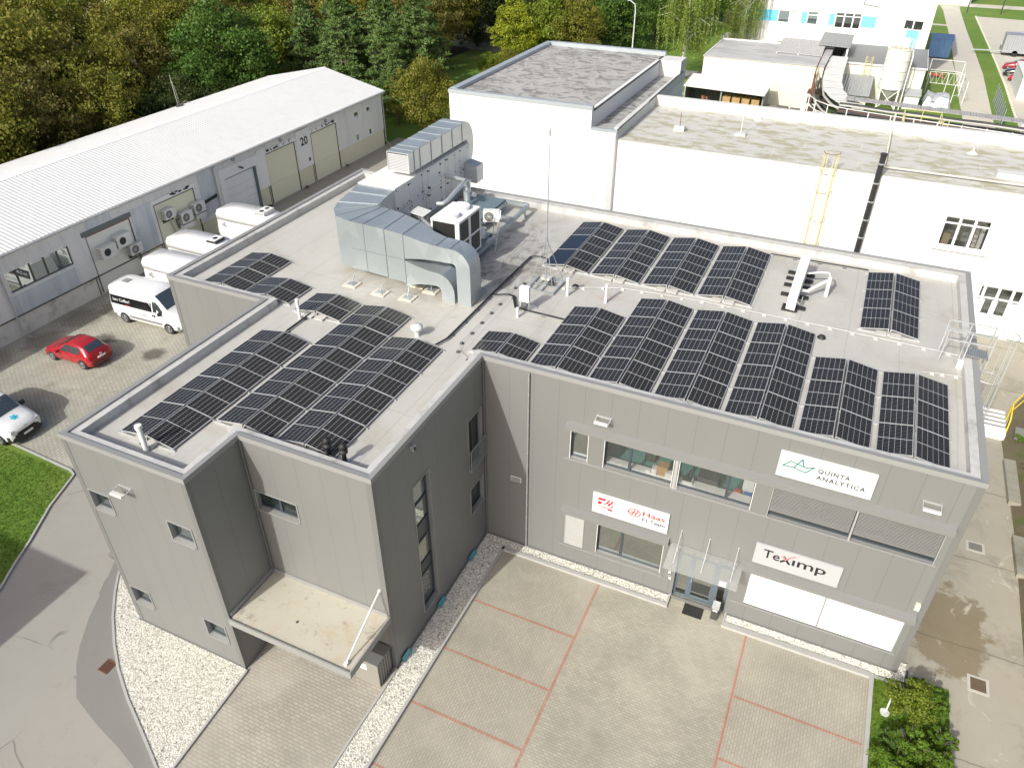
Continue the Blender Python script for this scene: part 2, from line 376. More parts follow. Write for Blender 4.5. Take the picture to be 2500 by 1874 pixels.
def window(parent, axis, plane, s, u0, u1, z0, z1, mull=(), rec=0.16, glass=None, fr=0.06, room=1.6, floor=None, trim=True, bars=(), rooms=True, frame_mat=None, trim_mat=None):
    """recessed window: frame (part) > pane, sill sub-parts; returns frame object"""
    frame_mat = frame_mat or ANTH; trim_mat = trim_mat or TRIM
    f = MB()
    d0, d1 = -rec-0.05, -rec+0.02
    e = 0.004
    obox(f, axis, plane, s, u0+e, u1-e, d0, d1, z0+e, z0+fr); obox(f, axis, plane, s, u0+e, u1-e, d0, d1, z1-fr, z1-e)
    obox(f, axis, plane, s, u0+e, u0+fr, d0, d1, z0+fr, z1-fr); obox(f, axis, plane, s, u1-fr, u1-e, d0, d1, z0+fr, z1-fr)
    for u in mull: obox(f, axis, plane, s, u-fr*0.8, u+fr*0.8, d0+0.004, d1+0.01, z0+fr, z1-fr)
    for z in bars: obox(f, axis, plane, s, u0+fr, u1-fr, d0+0.006, d1+0.006, z-fr*0.5, z+fr*0.5)
    fo = f.build('window', frame_mat, parent)
    p = MB(); obox(p, axis, plane, s, u0+fr, u1-fr, -rec-0.022, -rec-0.012, z0+fr, z1-fr); p.build('pane', glass or GL_CLEAR, fo)
    # reveal + trim surround
    r = MB()
    for (a0, a1, b0, b1) in ((u0-0.001, u0+e, z0, z1), (u1-e, u1+0.001, z0, z1), (u0, u1, z0-0.001, z0+e), (u0, u1, z1-e, z1+0.001)):
        obox(r, axis, plane, s, a0, a1, -rec-0.06, 0.003, b0, b1)
    if trim:
        t = 0.05
        for (a0, a1, b0, b1) in ((u0-t, u0-0.002, z0-t, z1+t), (u1+0.002, u1+t, z0-t, z1+t), (u0-0.002, u1+0.002, z1+0.002, z1+t)):
            obox(r, axis, plane, s, a0, a1, 0.0, 0.025, b0, b1)
        obox(r, axis, plane, s, u0-0.002, u1+0.002, 0.0, 0.06, z0-t, z0-0.002)
    r.build('window_surround', trim_mat, fo)
    if rooms:
        q = MB(); fl = floor if floor else INNER
        lo = z0-0.35
        def pt(u, d, z): return (u, plane-s*d, z) if axis == 'x' else (plane-s*d, u, z)
        a, c = rec+0.08, rec+0.08+room
        q.add([pt(u0-.2,a,lo), pt(u1+.2,a,lo), pt(u1+.2,c,lo), pt(u0-.2,c,lo)], [(0,1,2,3)], 1)
        q.add([pt(u0-.2,c,lo), pt(u1+.2,c,lo), pt(u1+.2,c,z1+.3), pt(u0-.2,c,z1+.3)], [(0,1,2,3)], 0)
        q.add([pt(u0-.2,a,lo), pt(u0-.2,c,lo), pt(u0-.2,c,z1+.3), pt(u0-.2,a,z1+.3)], [(0,1,2,3)], 0)
        q.add([pt(u1+.2,a,lo), pt(u1+.2,c,lo), pt(u1+.2,c,z1+.3), pt(u1+.2,a,z1+.3)], [(0,1,2,3)], 0)
        q.add([pt(u0-.2,a,z1+.3), pt(u1+.2,a,z1+.3), pt(u1+.2,c,z1+.3), pt(u0-.2,c,z1+.3)], [(0,1,2,3)], 0)
        q.build('room', [INNER, fl], fo)
    return fo

# ---------------------------------------------------------------- main building
H = 9.3; RZ = 8.9
FP = [(0,-7.45),(0,0),(16.66,0),(16.66,15.16),(-15.5,15.16),(-15.5,0),(-10.26,0),(-10.26,-9.78),(-5.04,-9.78),(-5.04,-7.45)]
bld = thing('office_building', 'long grey panel-clad office building with a flat roof covered in solar panels', 'building', (0, 0, 0))
front_holes = [(3.62,4.36,5.7,6.98),(4.95,10.4,5.7,6.98),(10.96,16.27,5.62,6.98),(3.6,4.42,1.04,2.75),(4.98,7.68,1.14,2.72),(8.28,10.36,0.0,2.78),(10.97,16.24,1.04,2.75)]
de_holes = [(-9.97,-9.05,6.2,7.0),(-6.46,-5.48,6.2,7.0),(-9.97,-9.05,1.3,2.15),(-6.4,-5.48,1.3,2.15)]
cb_holes = [(-4.9,-3.2,6.15,6.95)]
ba_holes = [(-5.33,-4.27,0.8,7.15),(-1.32,-0.25,4.7,7.1),(-1.32,-0.25,2.35,3.65)]
wm = MB()
wallgrid(wm, 'x', 0, 0, 16.66, -0.02, H, front_holes, 0)
wallgrid(wm, 'x', -9.78, -10.26, -5.04, -0.02, H, de_holes, 0)
wallgrid(wm, 'x', -7.45, -5.04, 0, -0.02, H, cb_holes, 0)
wallgrid(wm, 'x', 0, -15.5, -10.26, -0.02, H, [], 0)
wallgrid(wm, 'x', 15.16, -15.5, 16.66, -0.02, H, [], 0)
wallgrid(wm, 'y', 0, -7.45, 0, -0.02, H, ba_holes, 1)
wallgrid(wm, 'y', 16.66, 0, 15.16, -0.02, H, [], 1)
wallgrid(wm, 'y', -15.5, 0, 15.16, -0.02, H, [], 1)
wallgrid(wm, 'y', -10.26, -9.78, 0, -0.02, H, [], 1)
wallgrid(wm, 'y', -5.04, -9.78, -7.45, -0.02, H, [], 1)
wm.build('wall', [CLX, CLY], bld)
def inset(poly, d):
    out = []; n = len(poly)
    for i in range(n):
        p0, p1, p2 = poly[i-1], poly[i], poly[(i+1) % n]
        e1 = Vector((p1[0]-p0[0], p1[1]-p0[1])).normalized(); e2 = Vector((p2[0]-p1[0], p2[1]-p1[1])).normalized()
        n1 = Vector((-e1.y, e1.x)); n2 = Vector((-e2.y, e2.x))
        s = sum(poly[k][0]*poly[(k+1)%n][1]-poly[(k+1)%n][0]*poly[k][1] for k in range(n))
        sg = 1 if s > 0 else -1
        out.append((p1[0]+sg*d*(n1.x+n2.x), p1[1]+sg*d*(n1.y+n2.y)))
    return out
FPI = inset(FP, 0.42)
rf = MB(); rf.sheet(FPI, RZ); rf.build('roof', MEMB, bld)
# parapet: narrow metal coping outside, membrane-covered ledge and upstand inside
W1 = inset(FP, -0.035); W2 = inset(FP, 0.155)
cp = MB(); n_ = len(FP)
for i in range(n_):
    j = (i+1) % n_
    a, b, c, d = W1[i], W1[j], W2[j], W2[i]
    cp.add([(*a,H-0.16),(*b,H-0.16),(*b,H+0.03),(*a,H+0.03),(*c,H+0.012),(*d,H+0.012),(*c,H-0.05),(*d,H-0.05)], [(0,1,2,3),(3,2,4,5),(5,4,6,7)])
cp.build('parapet_coping', TRIM, bld)
up = MB()
for i in range(n_):
    j = (i+1) % n_
    wd = FPI
    a, b, c, d = W2[i], W2[j], wd[j], wd[i]
    up.add([(*a,H-0.05),(*b,H-0.05),(*c,H-0.06),(*d,H-0.06),(*c,RZ-0.01),(*d,RZ-0.01)], [(0,1,2,3),(3,2,4,5)])
up.build('parapet_upstand', MEMB2, bld)
# corner trims
ct = MB()
for (x, y, sx, sy) in ((16.66,0,-1,1),(0,-7.45,-1,1),(-5.04,-9.78,-1,1),(-10.26,-9.78,1,1),(-15.5,0,1,1)):
    ct.box(x+sx*0.2, y-0.012, 0, x-sx*0.012, y, H-0.16); ct.box(x-sx*0.012 if sx > 0 else x, y, 0, x if sx > 0 else x+0.012, y+0.16, H-0.16)
for (x, y) in ((0.05,-0.05),(-4.97,-7.5)):
    ct.box(x-0.03, y-0.02, 0, x+0.03, y+0.03, H-0.16)
ct.box(0.0, -0.06, 0.0, 16.66, -0.001, 0.12); ct.box(-10.26, -9.82, 0.0, -5.04, -9.781, 0.1); ct.box(0.001, -7.45, 0, 0.05, -0.06, 0.14)
bsplit(ct, 'corner_trim', M('trim_dark', (0.165, 0.166, 0.162), 0.45, var=0.03), bld)
# bands, hoods, sills of the front
bd = MB()
for (x0, x1, z0, z1, hs) in ((3.5,16.4,5.66,7.14,(0,1,2)),(3.5,7.8,1.0,2.88,(3,4)),(10.45,16.4,1.0,2.88,(6,))):
    hl = [front_holes[k] for k in hs]
    wallgrid(bd, 'x', -0.012, x0, x1, z0, z1, [(a-.002,b+.002,c-.002,d+.002) for a, b, c, d in hl])
bd.build('window_band', BAND, bld)
hd = MB()
for (x0, x1, zb) in ((3.45,16.42,7.15),(3.45,7.85,2.89),(7.85,16.48,2.80)):
    dz = 0.09
    if zb == 2.80:
        hd.box(7.85, -0.03, 2.80, 10.55, -0.013, 2.88); x0 = 10.55; zb = 2.89
    hd.add([(x0,0,zb),(x1,0,zb),(x1,0,zb+0.27),(x0,0,zb+0.27),(x0,-.24,zb),(x1,-.24,zb),(x1,-.24,zb+0.17),(x0,-.24,zb+0.17)],
           [(4,5,6,7),(7,6,2,3),(0,4,7,3),(1,2,6,5),(0,1,5,4)])
bsplit(hd, 'window_hood', M('hood_grey', (0.205, 0.206, 0.20), 0.45, var=0.03), bld)
sl = MB()
for (x0, x1, z) in ((3.42,16.35,5.61),(3.42,7.8,0.96),(10.5,16.35,0.95)): sl.box(x0, -0.07, z, x1, -0.013, z+0.045)
bsplit(sl, 'window_sill', TRIM, bld)
# windows, front
w1 = window(bld, 'x', 0, -1, *front_holes[0], room=1.2, glass=GL_REFL, trim=False)
w2 = window(bld, 'x', 0, -1, *front_holes[1], mull=(5.93, 9.5), room=2.4, floor=TEAL, trim=False)
ml = MB(); ml.box(7.6, -0.05, 5.66, 7.72, 0.1, 7.1); ml.build('mullion', ALU, w2)
g = MB()
for u in (3.64,4.34,4.97,7.56,7.76,10.38): g.box(u-0.012, -0.04, 5.68, u+0.012, -0.016, 7.0)
for u in (4.99,7.67): g.box(u-0.012, -0.04, 1.1, u+0.012, -0.016, 2.8)
for (a, b) in ((3.64,4.34),(4.97,7.56),(7.76,10.38)): g.box(a, -0.1, 7.03, b, 0.0, 7.09)
bsplit(g, 'blind_rail', OFFW, bld)
inn = MB()
inn.box(4.95, 0.2, 5.5, 10.4, 0.62, 5.74, 0)                                  # inner sill
inn.box(6.9, 0.36, 5.745, 7.3, 0.7, 6.15, 1)
inn.box(6.72, 0.3, 5.745, 6.92, 0.55, 6.0, 0); inn.box(7.25, 0.28, 5.745, 7.5, 0.5, 6.0, 0); inn.box(6.5, 0.33, 5.745, 6.68, 0.5, 5.83, 0)
inn.box(7.9, 0.3, 5.745, 8.25, 0.62, 5.86, 0); inn.box(7.88, 0.32, 5.87, 8.2, 0.58, 5.9, 2)
inn.box(8.35, 0.64, 5.4, 9.1, 1.2, 5.95, 2); inn.box(6.2, 1.4, 5.36, 6.6, 2.2, 6.5, 2); inn.box(9.95, 0.9, 5.36, 10.5, 2.2, 6.9, 0)
inn.box(9.7, 0.62, 5.5, 9.95, 0.8, 5.8, 3); inn.box(10.05, 0.62, 5.5, 10.35, 0.85, 5.72, 4)
bsplit(inn, 'desk_item', [OFFW, CARD, DARK, M('red_item', (0.4, 0.08, 0.05)), M('blue_item', (0.05, 0.15, 0.4))], w2)
w3 = window(bld, 'x', 0, -1, *front_holes[4], mull=(5.98,), room=1.6, glass=GL_REFL, trim=False)
pl = MB(); pl.box(5.0, 0.2, 1.0, 7.66, 0.5, 1.16)
pl.build('inner_sill', OFFW, w3)
rnd = random.Random(3)
for k, x in enumerate((5.45, 6.75, 7.45)):
    b = MB(); b.cyl(x, 0.33, 1.162, 1.26, 0.06, 10, 1)
    for i in range(70):
        a = rnd.uniform(0, 6.28); rr = rnd.uniform(0.02, 0.17); z = 1.26+rnd.uniform(0, 0.28); c = Vector((x+rr*math.cos(a), 0.33+rr*math.sin(a)*0.6, z))
        d = Vector((rnd.uniform(-1,1), rnd.uniform(-1,1), rnd.uniform(-.5,1))).normalized()*0.05; e = d.cross(Vector((0.3,0.2,1))).normalized()*0.03
        b.add([c-d-e, c+d-e, c+d+e, c-d+e], [(0,1,2,3)])
    b.build('pot_plant', [GREENLEAF, DARK], w3)
# venetian blinds of the upper right window
w4 = window(bld, 'x', 0, -1, *front_holes[2], mull=(13.66,), room=1.4, trim=False, glass=GL_DARK, rooms=False)
b = MB(); b.box(10.97, 0.3, 5.5, 16.26, 0.32, 7.1); b.build('room', DARK, w4)
BL = M('blind_slat', (0.17, 0.17, 0.17), 0.4, var=0.02)
b = MB()
for (x0, x1) in ((11.0,13.6),(13.72,16.22)):
    for k in range(19):
        z = 5.98+k*0.057
        b.add([(x0,-0.012,z),(x1,-0.012,z),(x1,0.0,z+0.03),(x0,0.0,z+0.03)], [(0,1,2,3)])
    for u in (0.07, 0.36, 0.66, 0.95): b.box(x0+(x1-x0)*u-0.006, -0.012, 5.95, x0+(x1-x0)*u+0.006, -0.006, 7.05)
    b.box(x0, -0.01, 5.93, x1, 0.05, 5.965)
b.build('venetian_blind', BL, w4)
b = MB(); b.box(13.63, -0.05, 5.62, 13.69, 0.05, 7.1); b.box(10.965, -0.04, 5.62, 10.99, 0.0, 7.1); b.box(16.23, -0.04, 5.62, 16.26, 0.0, 7.1)
bsplit(b, 'blind_rail', ALU, w4)
# closed white blinds lower right
b = MB(); WB = M('white_slat', (0.86, 0.86, 0.85), 0.45, var=0.01)
for (x0, x1) in ((10.99,13.62),(13.68,16.22)):
    for k in range(27):
        z = 1.05+k*0.063
        b.add([(x0,-0.01,z),(x1,-0.01,z),(x1,0.02,z+0.066),(x0,0.02,z+0.066)], [(0,1,2,3)])
wb = b.build('closed_blind', WB, bld)
b = MB(); b.box(13.625, -0.035, 1.04, 13.675, 0.03, 2.85); b.box(10.96, -0.035, 1.04, 10.985, 0.03, 2.85); b.box(16.225, -0.035, 1.04, 16.25, 0.03, 2.85); bsplit(b, 'blind_rail', TRIM, wb)
# small louvred blind lower left
b = MB()
for k in range(24):
    z = 1.06+k*0.069; b.add([(3.62,-0.03,z),(4.4,-0.03,z),(4.4,-0.01,z+0.036),(3.62,-0.01,z+0.036)], [(0,1,2,3)])
b.box(3.6, 0.005, 1.04, 4.42, 0.03, 2.75, 1)
b.box(3.6, -0.035, 1.04, 3.62, 0.0, 2.76); b.box(4.4, -0.035, 1.04, 4.42, 0.0, 2.76)
b.build('closed_blind', [M('blind_mid', (0.36,0.36,0.35), 0.5), DARK], bld)
# west block windows (DE), notch (CB), side (BA)
for h in de_holes: window(bld, 'x', -9.78, -1, *h, glass=GL_REFL, room=1.0)
wn = window(bld, 'x', -7.45, -1, *cb_holes[0], mull=(-4.03,), glass=GL_CLEAR, room=1.0, floor=TEAL)
b = MB(); b.hexa([(-3.98,-7.28,6.24),(-3.28,-7.28,6.24),(-3.28,-7.25,6.24),(-3.98,-7.25,6.24),(-3.98,-7.12,6.86),(-3.28,-7.12,6.86),(-3.28,-7.09,6.86),(-3.98,-7.09,6.86)]); b.build('tilted_sash', GL_DARK, wn)
wt = window(bld, 'y', 0, 1, *ba_holes[0], glass=GL_REFL, room=1.2, bars=(2.45,3.05,4.2,5.0,6.05), fr=0.07)
b = MB(); b.box(-0.19, -5.26, 2.48, -0.165, -4.34, 3.02); b.box(-0.19, -5.26, 4.23, -0.165, -4.34, 4.97); bsplit(b, 'spandrel', ANTH, wt)
wu = window(bld, 'y', 0, 1, *ba_holes[1], glass=GL_DARK, room=1.2, mull=(-0.8,))
window(bld, 'y', 0, 1, *ba_holes[2], glass=GL_DARK, room=1.2)
b = MB()
for z in (5.72, 4.72): b.bar((0.12,-1.38,z), (0.12,-0.12,z), 0.04, 0.03)
for k in range(13): b.bar((0.12,-1.33+k*0.1,4.72), (0.12,-1.33+k*0.1,5.72), 0.016)
for y in (-1.38,-0.12): b.bar((0.12,y,4.68), (0.12,y,5.76), 0.03); b.bar((0.0,y,5.6),(0.12,y,5.6),0.03); b.bar((0.0,y,4.8),(0.12,y,4.8),0.03)
b.build('window_railing', GALV, wu)
# entrance door group
de = MB(); x0, x1 = 8.28, 10.36; yy = 0.22
for x in (x0+.05, 8.82, 9.86, x1-.05): de.box(x-.05, yy-.03, 0.02, x+.05, yy+.05, 2.76)
de.box(x0, yy-.034, 0.0, x1, yy+.054, 0.07); de.box(x0, yy-.034, 2.7, x1, yy+.054, 2.78); de.box(x0, yy-.034, 2.3, x1, yy+.054, 2.38)
de.box(8.87, yy-.036, 0.07, 8.97, yy+.04, 2.3); de.box(9.71, yy-.036, 0.07, 9.81, yy+.04, 2.3); de.box(8.97, yy-.036, 0.07, 9.71, yy+.04, 0.17)
do = de.build('entrance_door', M('blue_grey_frame', (0.10, 0.135, 0.165), 0.4), bld)
b = MB(); b.box(x0+.1, yy, 0.07, x1-.1, yy+0.01, 2.7); b.build('pane', mix_glass('door_glass', 0.5, (0.03, 0.03, 0.025), 0.8), do)
b = MB(); b.tube([(8.93,yy-.09,1.0),(8.93,yy-.09,1.35)], 0.014, 8); b.bar((8.93,yy-.09,1.03),(8.93,yy-.03,1.03),.02); b.bar((8.93,yy-.09,1.32),(8.93,yy-.03,1.32),.02); b.build('handle', ALU, do)
b = MB(); b.box(8.28,-0.001,0,8.281,0.3,2.78); b.box(10.359,-0.001,0,10.36,0.3,2.78); b.box(8.28,0,2.779,10.36,0.3,2.78); b.box(8.28,-0.02,-0.001,10.36,0.3,0.004); b.build('door_reveal', BAND, bld)
b = MB(); b.box(8.2,0.3,0.0,10.5,0.31,2.78); b.build('hallway', INNER, bld)
# glass entrance canopy with three rods
gc = MB(); gc.hexa([(7.95,-1.32,2.9),(10.65,-1.32,2.9),(10.65,-.03,2.98),(7.95,-.03,2.98),(7.95,-1.32,2.914),(10.65,-1.32,2.914),(10.65,-.03,2.994),(7.95,-.03,2.994)])
go = gc.build('glass_canopy', GL_CANOPY, bld)
for x in (8.25, 9.3, 10.36):
    b = MB(); b.tube([(x,-0.02,3.74),(x,-0.95,2.93)], 0.012, 8); b.cyl(x,-0.95,2.88,2.95,0.035,10); b.cyl(x,-0.3,2.92,3.01,0.03,10); b.tube([(x,-0.03,3.74),(x,-0.0,3.74)],0.03,8); b.build('canopy_rod', ALU, go)
# loading canopy in the notch
lc = MB()
x0, x1, y0, y1, zt = -5.0, 0.03, -9.88, -7.465, 2.96
lc.box(x0+.02, y0+.02, zt-0.26, x1-.02, y1, zt-0.06)
for (a, b_, c, d) in ((x0,y0,x1,y0+.05),(x0,y0+.05,x0+.04,-9.79),(x1-.05,y0+.05,x1,y1)): lc.box(a, b_, zt-0.28, c, d, zt+0.02)
lc.box(-5.035, -7.5, zt-0.06, x1-.05, -7.455, zt+0.14); lc.box(-5.036, -9.7, zt-0.06, -4.99, -7.5, zt+0.14)
lo_ = lc.build('loading_canopy', TRIM, bld)
m, t, bs = newmat('canopy_membrane'); n = N(t); p = n.pos()
c = n.mix(n.noise(0.7, 6, 0.6), (0.50, 0.48, 0.405), (0.44, 0.41, 0.33))
c = n.mix(n.math('MULTIPLY', n.ramp(n.noise(1.2, 7, 0.7, None, 1.0), 0.5, 0.72), 0.6), c, (0.44, 0.35, 0.235))
c = n.mix(n.math('MULTIPLY', n.ramp(n.noise(2.2, 7, 0.75, None, 0.5), 0.56, 0.68), 0.7), c, (0.20, 0.17, 0.125))
t.links.new(c, bs.inputs['Base Color']); bs.inputs['Roughness'].default_value = 0.7
b = MB(); b.sheet([(x0+.03,y0+.05),(x1-.05,y0+.05),(x1-.05,y1),(x0+.03,y1)], zt-0.045); b.sheet([(-2.86,-8.95),(-2.78,-9.0),(-2.74,-8.9),(-2.81,-8.86)], zt-0.04, 1)
b.build('canopy_membrane', [m, DARK], lo_)
b = MB(); b.tube([(-0.27,-7.5,4.2),(-0.3,-9.62,2.99)], 0.032, 10); b.tube([(-0.27,-7.5,4.2),(-0.27,-7.45,4.2)], 0.06, 10); b.box(-0.36,-9.68,2.92,-0.24,-9.56,3.02); b.build('canopy_rod', OFFW, lo_)
# inside of the loading bay: dark roller door
b = MB(); b.box(-4.3, -7.47, 0.0, -1.2, -7.452, 2.5); b.build('roller_door', M('dark_door', (0.09, 0.09, 0.09), 0.5), bld)
# drain pipe, vent grille and small fittings on the walls
b = MB(); b.tube([(1.92,-0.07,0.05),(1.92,-0.07,9.1)], 0.035, 8, 0)
for k in range(13): b.box(1.9, -0.1, 0.4+k*0.7, 1.94, 0, 0.43+k*0.7, 1)
b.build('lightning_conductor', [TRIM, OFFW], bld)
b = MB(); b.box(1.17, -0.03, 3.6, 1.63, 0, 3.84)
for k in range(5): b.box(1.2, -0.045, 3.63+k*0.04, 1.6, -0.031, 3.65+k*0.04, 1)
b.build('vent_grille', [OFFW, TRIM], bld)
b = MB(); b.box(16.28, -0.12, 3.5, 16.44, -0.001, 3.78); tag(b.build('wall_box', M('cream_plastic', (0.62, 0.62, 0.50), 0.5)), 'cream plastic box fixed near the right corner of the front wall', 'junction box')
b = MB(); b.box(8.03, -0.1, 1.25, 8.12, 0, 1.4); b.box(8.04,-0.13,1.3,8.11,-0.1,1.36,1); tag(b.build('intercom', [WHITE, DARK]), 'small white intercom box on the wall left of the glass door', 'intercom')
b = MB(); b.box(8.06, -0.06, 1.0, 8.16, 0, 1.06); tag(b.build('card_reader', WHITE), 'tiny white card reader below the intercom beside the door', 'card reader')
# wall floodlights
def wall_light(x, y, z, s, label, ax='x'):
    t = thing('wall_light', label, 'lamp', (x, y, z), 0, 'wall floodlights on the grey facade')
    b = MB(); g = MB()
    b.hexa([(x-.25,y-.42,z-.03),(x+.25,y-.42,z-.03),(x+.25,y-.28,z-.06),(x-.25,y-.28,z-.06),(x-.25,y-.40,z+.04),(x+.25,y-.40,z+.04),(x+.25,y-.26,z+.01),(x-.25,y-.26,z+.01)])
    b.build('lamp_head', OFFW, t)
    for k in (-.26,.26): g.bar((x+k,y,z+.04),(x+k,y-.34,z),0.03)
    g.box(x-.27,y-.03,z+.01,x+.27,y,z+.06); g.build('bracket', ALU, t)
wall_light(4.85, 0, 7.95, 1, 'white strip floodlight above the upper left windows of the front wall')
wall_light(15.53, 0, 8.05, 1, 'white strip floodlight high on the front wall right of the top sign')
wall_light(-7.95, -9.78, 7.85, 1, 'white strip floodlight between two small windows of the projecting corner block')
b = MB(); b.box(0.001,-5.25,8.72,0.12,-5.1,8.92); b.box(0.12,-5.22,8.75,0.16,-5.13,8.86,1); tag(b.build('sensor_lamp', [ALU, DARK]), 'small square sensor lamp high on the shaded side wall', 'lamp')
# three basement lightwell covers in the gravel
for y in (-1.55, -4.22, -6.9):
    b = MB(); b.hexa([(0.052,y-.24,0.08),(0.16,y-.24,0.08),(0.16,y+.24,0.08),(0.052,y+.24,0.08),(0.052,y-.24,0.3),(0.07,y-.24,0.3),(0.07,y+.24,0.3),(0.052,y+.24,0.3)])
    tag(b.build('lightwell_cover', M('teal_glass', (0.08, 0.30, 0.33), 0.15)), {-1.55:'slanted teal glass cover at the wall foot nearest the inner corner',-4.22:'slanted teal glass cover at the wall foot beneath the tall window',-6.9:'slanted teal glass cover at the wall foot nearest the outer building corner'}[y], 'lightwell cover', 'teal lightwell covers along the side wall')

# ---------------------------------------------------------------- signs
SW = M('sign_white', (0.66, 0.66, 0.66), 0.3, var=0.0); SG = M('sign_silver', (0.42, 0.43, 0.44), 0.4, 0.0, var=0.04, scale=0.6)
RED = M('sign_red', (0.52, 0.012, 0.02), 0.4, var=0.0); PINK = M('sign_pink', (0.78, 0.22, 0.25), 0.4, var=0.0)
INK = M('sign_black', (0.02, 0.02, 0.022), 0.4, var=0.0); GREY_T = M('sign_grey', (0.05, 0.055, 0.065), 0.4, var=0.0); TEALI = M('sign_teal', (0.02, 0.19, 0.17), 0.4, var=0.0)
def sign(label, x0, x1, z0, z1, mat):
    t = thing('sign_board', label, 'sign', ((x0+x1)/2, -0.05, z0))
    b = MB(); b.box(x0, -0.09, z0, x1, -0.02, z1); b.build('panel', mat, t)
    return t
YS = -0.093
def poly(mb, pts, m=0, y=YS): mb.add([(x, y, z) for x, z in pts], [list(range(len(pts)))], m)
def stroke(mb, pts, w, m=0, closed=False):
    pts = [Vector((x, 0, z)) for x, z in pts]
    if closed: pts.append(pts[0])
    for a, b2 in zip(pts, pts[1:]):
        d = (b2-a).normalized(); nn = Vector((-d.z, 0, d.x))*w/2; a2 = a-d*w*0.4; b3 = b2+d*w*0.4
        poly(mb, [(q.x, q.z) for q in (a2-nn, b3-nn, b3+nn, a2+nn)], m, YS-0.0004*random.random())
random.seed(5)
# upper right
s1 = sign('white sign with a green line-drawn boat and grey lettering on the top storey', 10.9, 13.85, 7.61, 8.64, SW)
b = MB(); text_on(b, 'QUINTA', (12.13, YS, 8.14), (1,0,0), (0,0,1), width=0.98, spacing=1.25, m=0, thick=0.235, bold=0.025)
text_on(b, 'ANALYTICA', (12.13, YS, 7.86), (1,0,0), (0,0,1), width=1.50, spacing=1.25, m=0, thick=0.235, bold=0.025); b.build('lettering', GREY_T, s1)
b = MB(); k = 0.042
stroke(b, [(11.05,8.07),(11.27,8.32),(11.76,8.20),(12.0,8.30),(11.78,8.00),(11.4,8.09)], k, 0, True)
stroke(b, [(11.4,8.09),(11.6,8.50),(11.69,8.22)], k)
b.build('emblem', TEALI, s1)
s2 = sign('silver sign with black lettering and a pink tick above the closed white blinds', 10.9, 13.83, 3.37, 4.36, SG)
b = MB(); text_on(b, 'Te', (11.2, YS, 3.78), (1,0,0), (0,0,1), width=0.58, bold=0.012, thick=0.56)
text_on(b, 'ımp', (12.21, YS, 3.78), (1,0,0), (0,0,1), width=1.14, bold=0.012, thick=0.56)
stroke(b, [(11.84,3.8),(12.02,3.96)], 0.085); stroke(b, [(12.12,3.79),(11.9,4.06)], 0.085)
b.build('lettering', INK, s2)
b = MB(); poly(b, [(11.8,4.08),(11.88,4.1),(11.97,3.97),(12.33,4.22),(12.22,4.23),(11.97,3.9)][::1], 0, YS-0.003); b.build('tick_mark', PINK, s2)
s3 = sign('white sign with two red emblems and red lettering above the plant window', 4.71, 7.72, 3.38, 4.38, SW)
b = MB()
text_on(b, 'Haas', (6.72, YS, 3.94), (1,0,0), (0,0,1), width=0.86, thick=0.33, bold=0.014)
poly(b, [(4.93,4.2),(5.27,4.2),(5.2,4.09),(4.93,4.09)]); poly(b, [(4.93,4.0),(5.12,4.0),(5.03,3.86),(4.93,3.86)])
poly(b, [(5.36,4.2),(5.43,4.2),(5.32,4.03),(5.4,4.03),(5.5,4.2),(5.53,4.2),(5.53,4.12),(5.38,3.88),(5.3,3.88),(5.37,3.98),(5.27,3.98),(5.21,3.88),(5.16,3.88)])
poly(b, [(5.53,4.0),(5.53,3.84),(5.43,3.84)]); poly(b, [(4.96,3.80),(5.02,3.80),(4.98,3.74),(4.92,3.74)]); poly(b, [(5.38,3.74),(5.53,3.74),(5.53,3.66),(5.33,3.66)])
text_on(b, 'HAAS', (5.04, YS-0.001, 3.69), (1,0,0), (0.18,0,1), width=0.42, thick=0.17, bold=0.01)
cx, cz = 6.39, 3.97
ring = []
for k in range(28):
    a0, a1 = 2*math.pi*k/28, 2*math.pi*(k+1)/28
    poly(b, [(cx+.25*math.cos(a0), cz+.2*math.sin(a0)), (cx+.25*math.cos(a1), cz+.2*math.sin(a1)), (cx+.21*math.cos(a1), cz+.165*math.sin(a1)), (cx+.21*math.cos(a0), cz+.165*math.sin(a0))])
stroke(b, [(cx-.09,cz-.12),(cx+.02,cz+.13)], 0.045); stroke(b, [(cx+.04,cz-.12),(cx+.14,cz+.12)], 0.045); stroke(b, [(cx-.3,cz-.03),(cx+.1,cz)], 0.035)
b.build('emblem', RED, s3)
b = MB(); text_on(b, 'F1 Team', (6.72, YS, 3.66), (1,0,0), (0,0,1), width=0.88, thick=0.25, bold=0.02); stroke(b, [(5.72,3.72),(6.03,4.2)], 0.012); b.build('lettering', GREY_T, s3)
# ---------------------------------------------------------------- ground and paving
def mat_ground_grass():
    m, t, b = newmat('grass_ground'); n = N(t)
    c = n.mix(n.noise(0.5, 8, 0.7), (0.085, 0.165, 0.014), (0.15, 0.26, 0.026))
    c = n.mix(n.math('MULTIPLY', n.ramp(n.noise(0.12, 6, 0.65), 0.45, 0.7), 0.6), c, (0.24, 0.26, 0.06))
    c = n.mix(n.math('MULTIPLY', n.ramp(n.noise(7, 6, 0.8), 0.4, 0.75), 0.5), c, (0.06, 0.12, 0.012))
    # woodland floor: dark brown behind the warehouse
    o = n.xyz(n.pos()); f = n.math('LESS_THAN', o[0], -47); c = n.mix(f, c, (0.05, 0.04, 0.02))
    t.links.new(c, b.inputs['Base Color']); b.inputs['Roughness'].default_value = 0.9; n.bump(n.noise(9, 5, 0.8), 0.8, 0.05, b); return m
GRASS = mat_ground_grass()
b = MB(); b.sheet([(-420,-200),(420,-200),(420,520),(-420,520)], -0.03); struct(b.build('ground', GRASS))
def sheet(name, poly, z, mat): b = MB(); b.sheet(poly, z); return struct(b.build(name, mat))
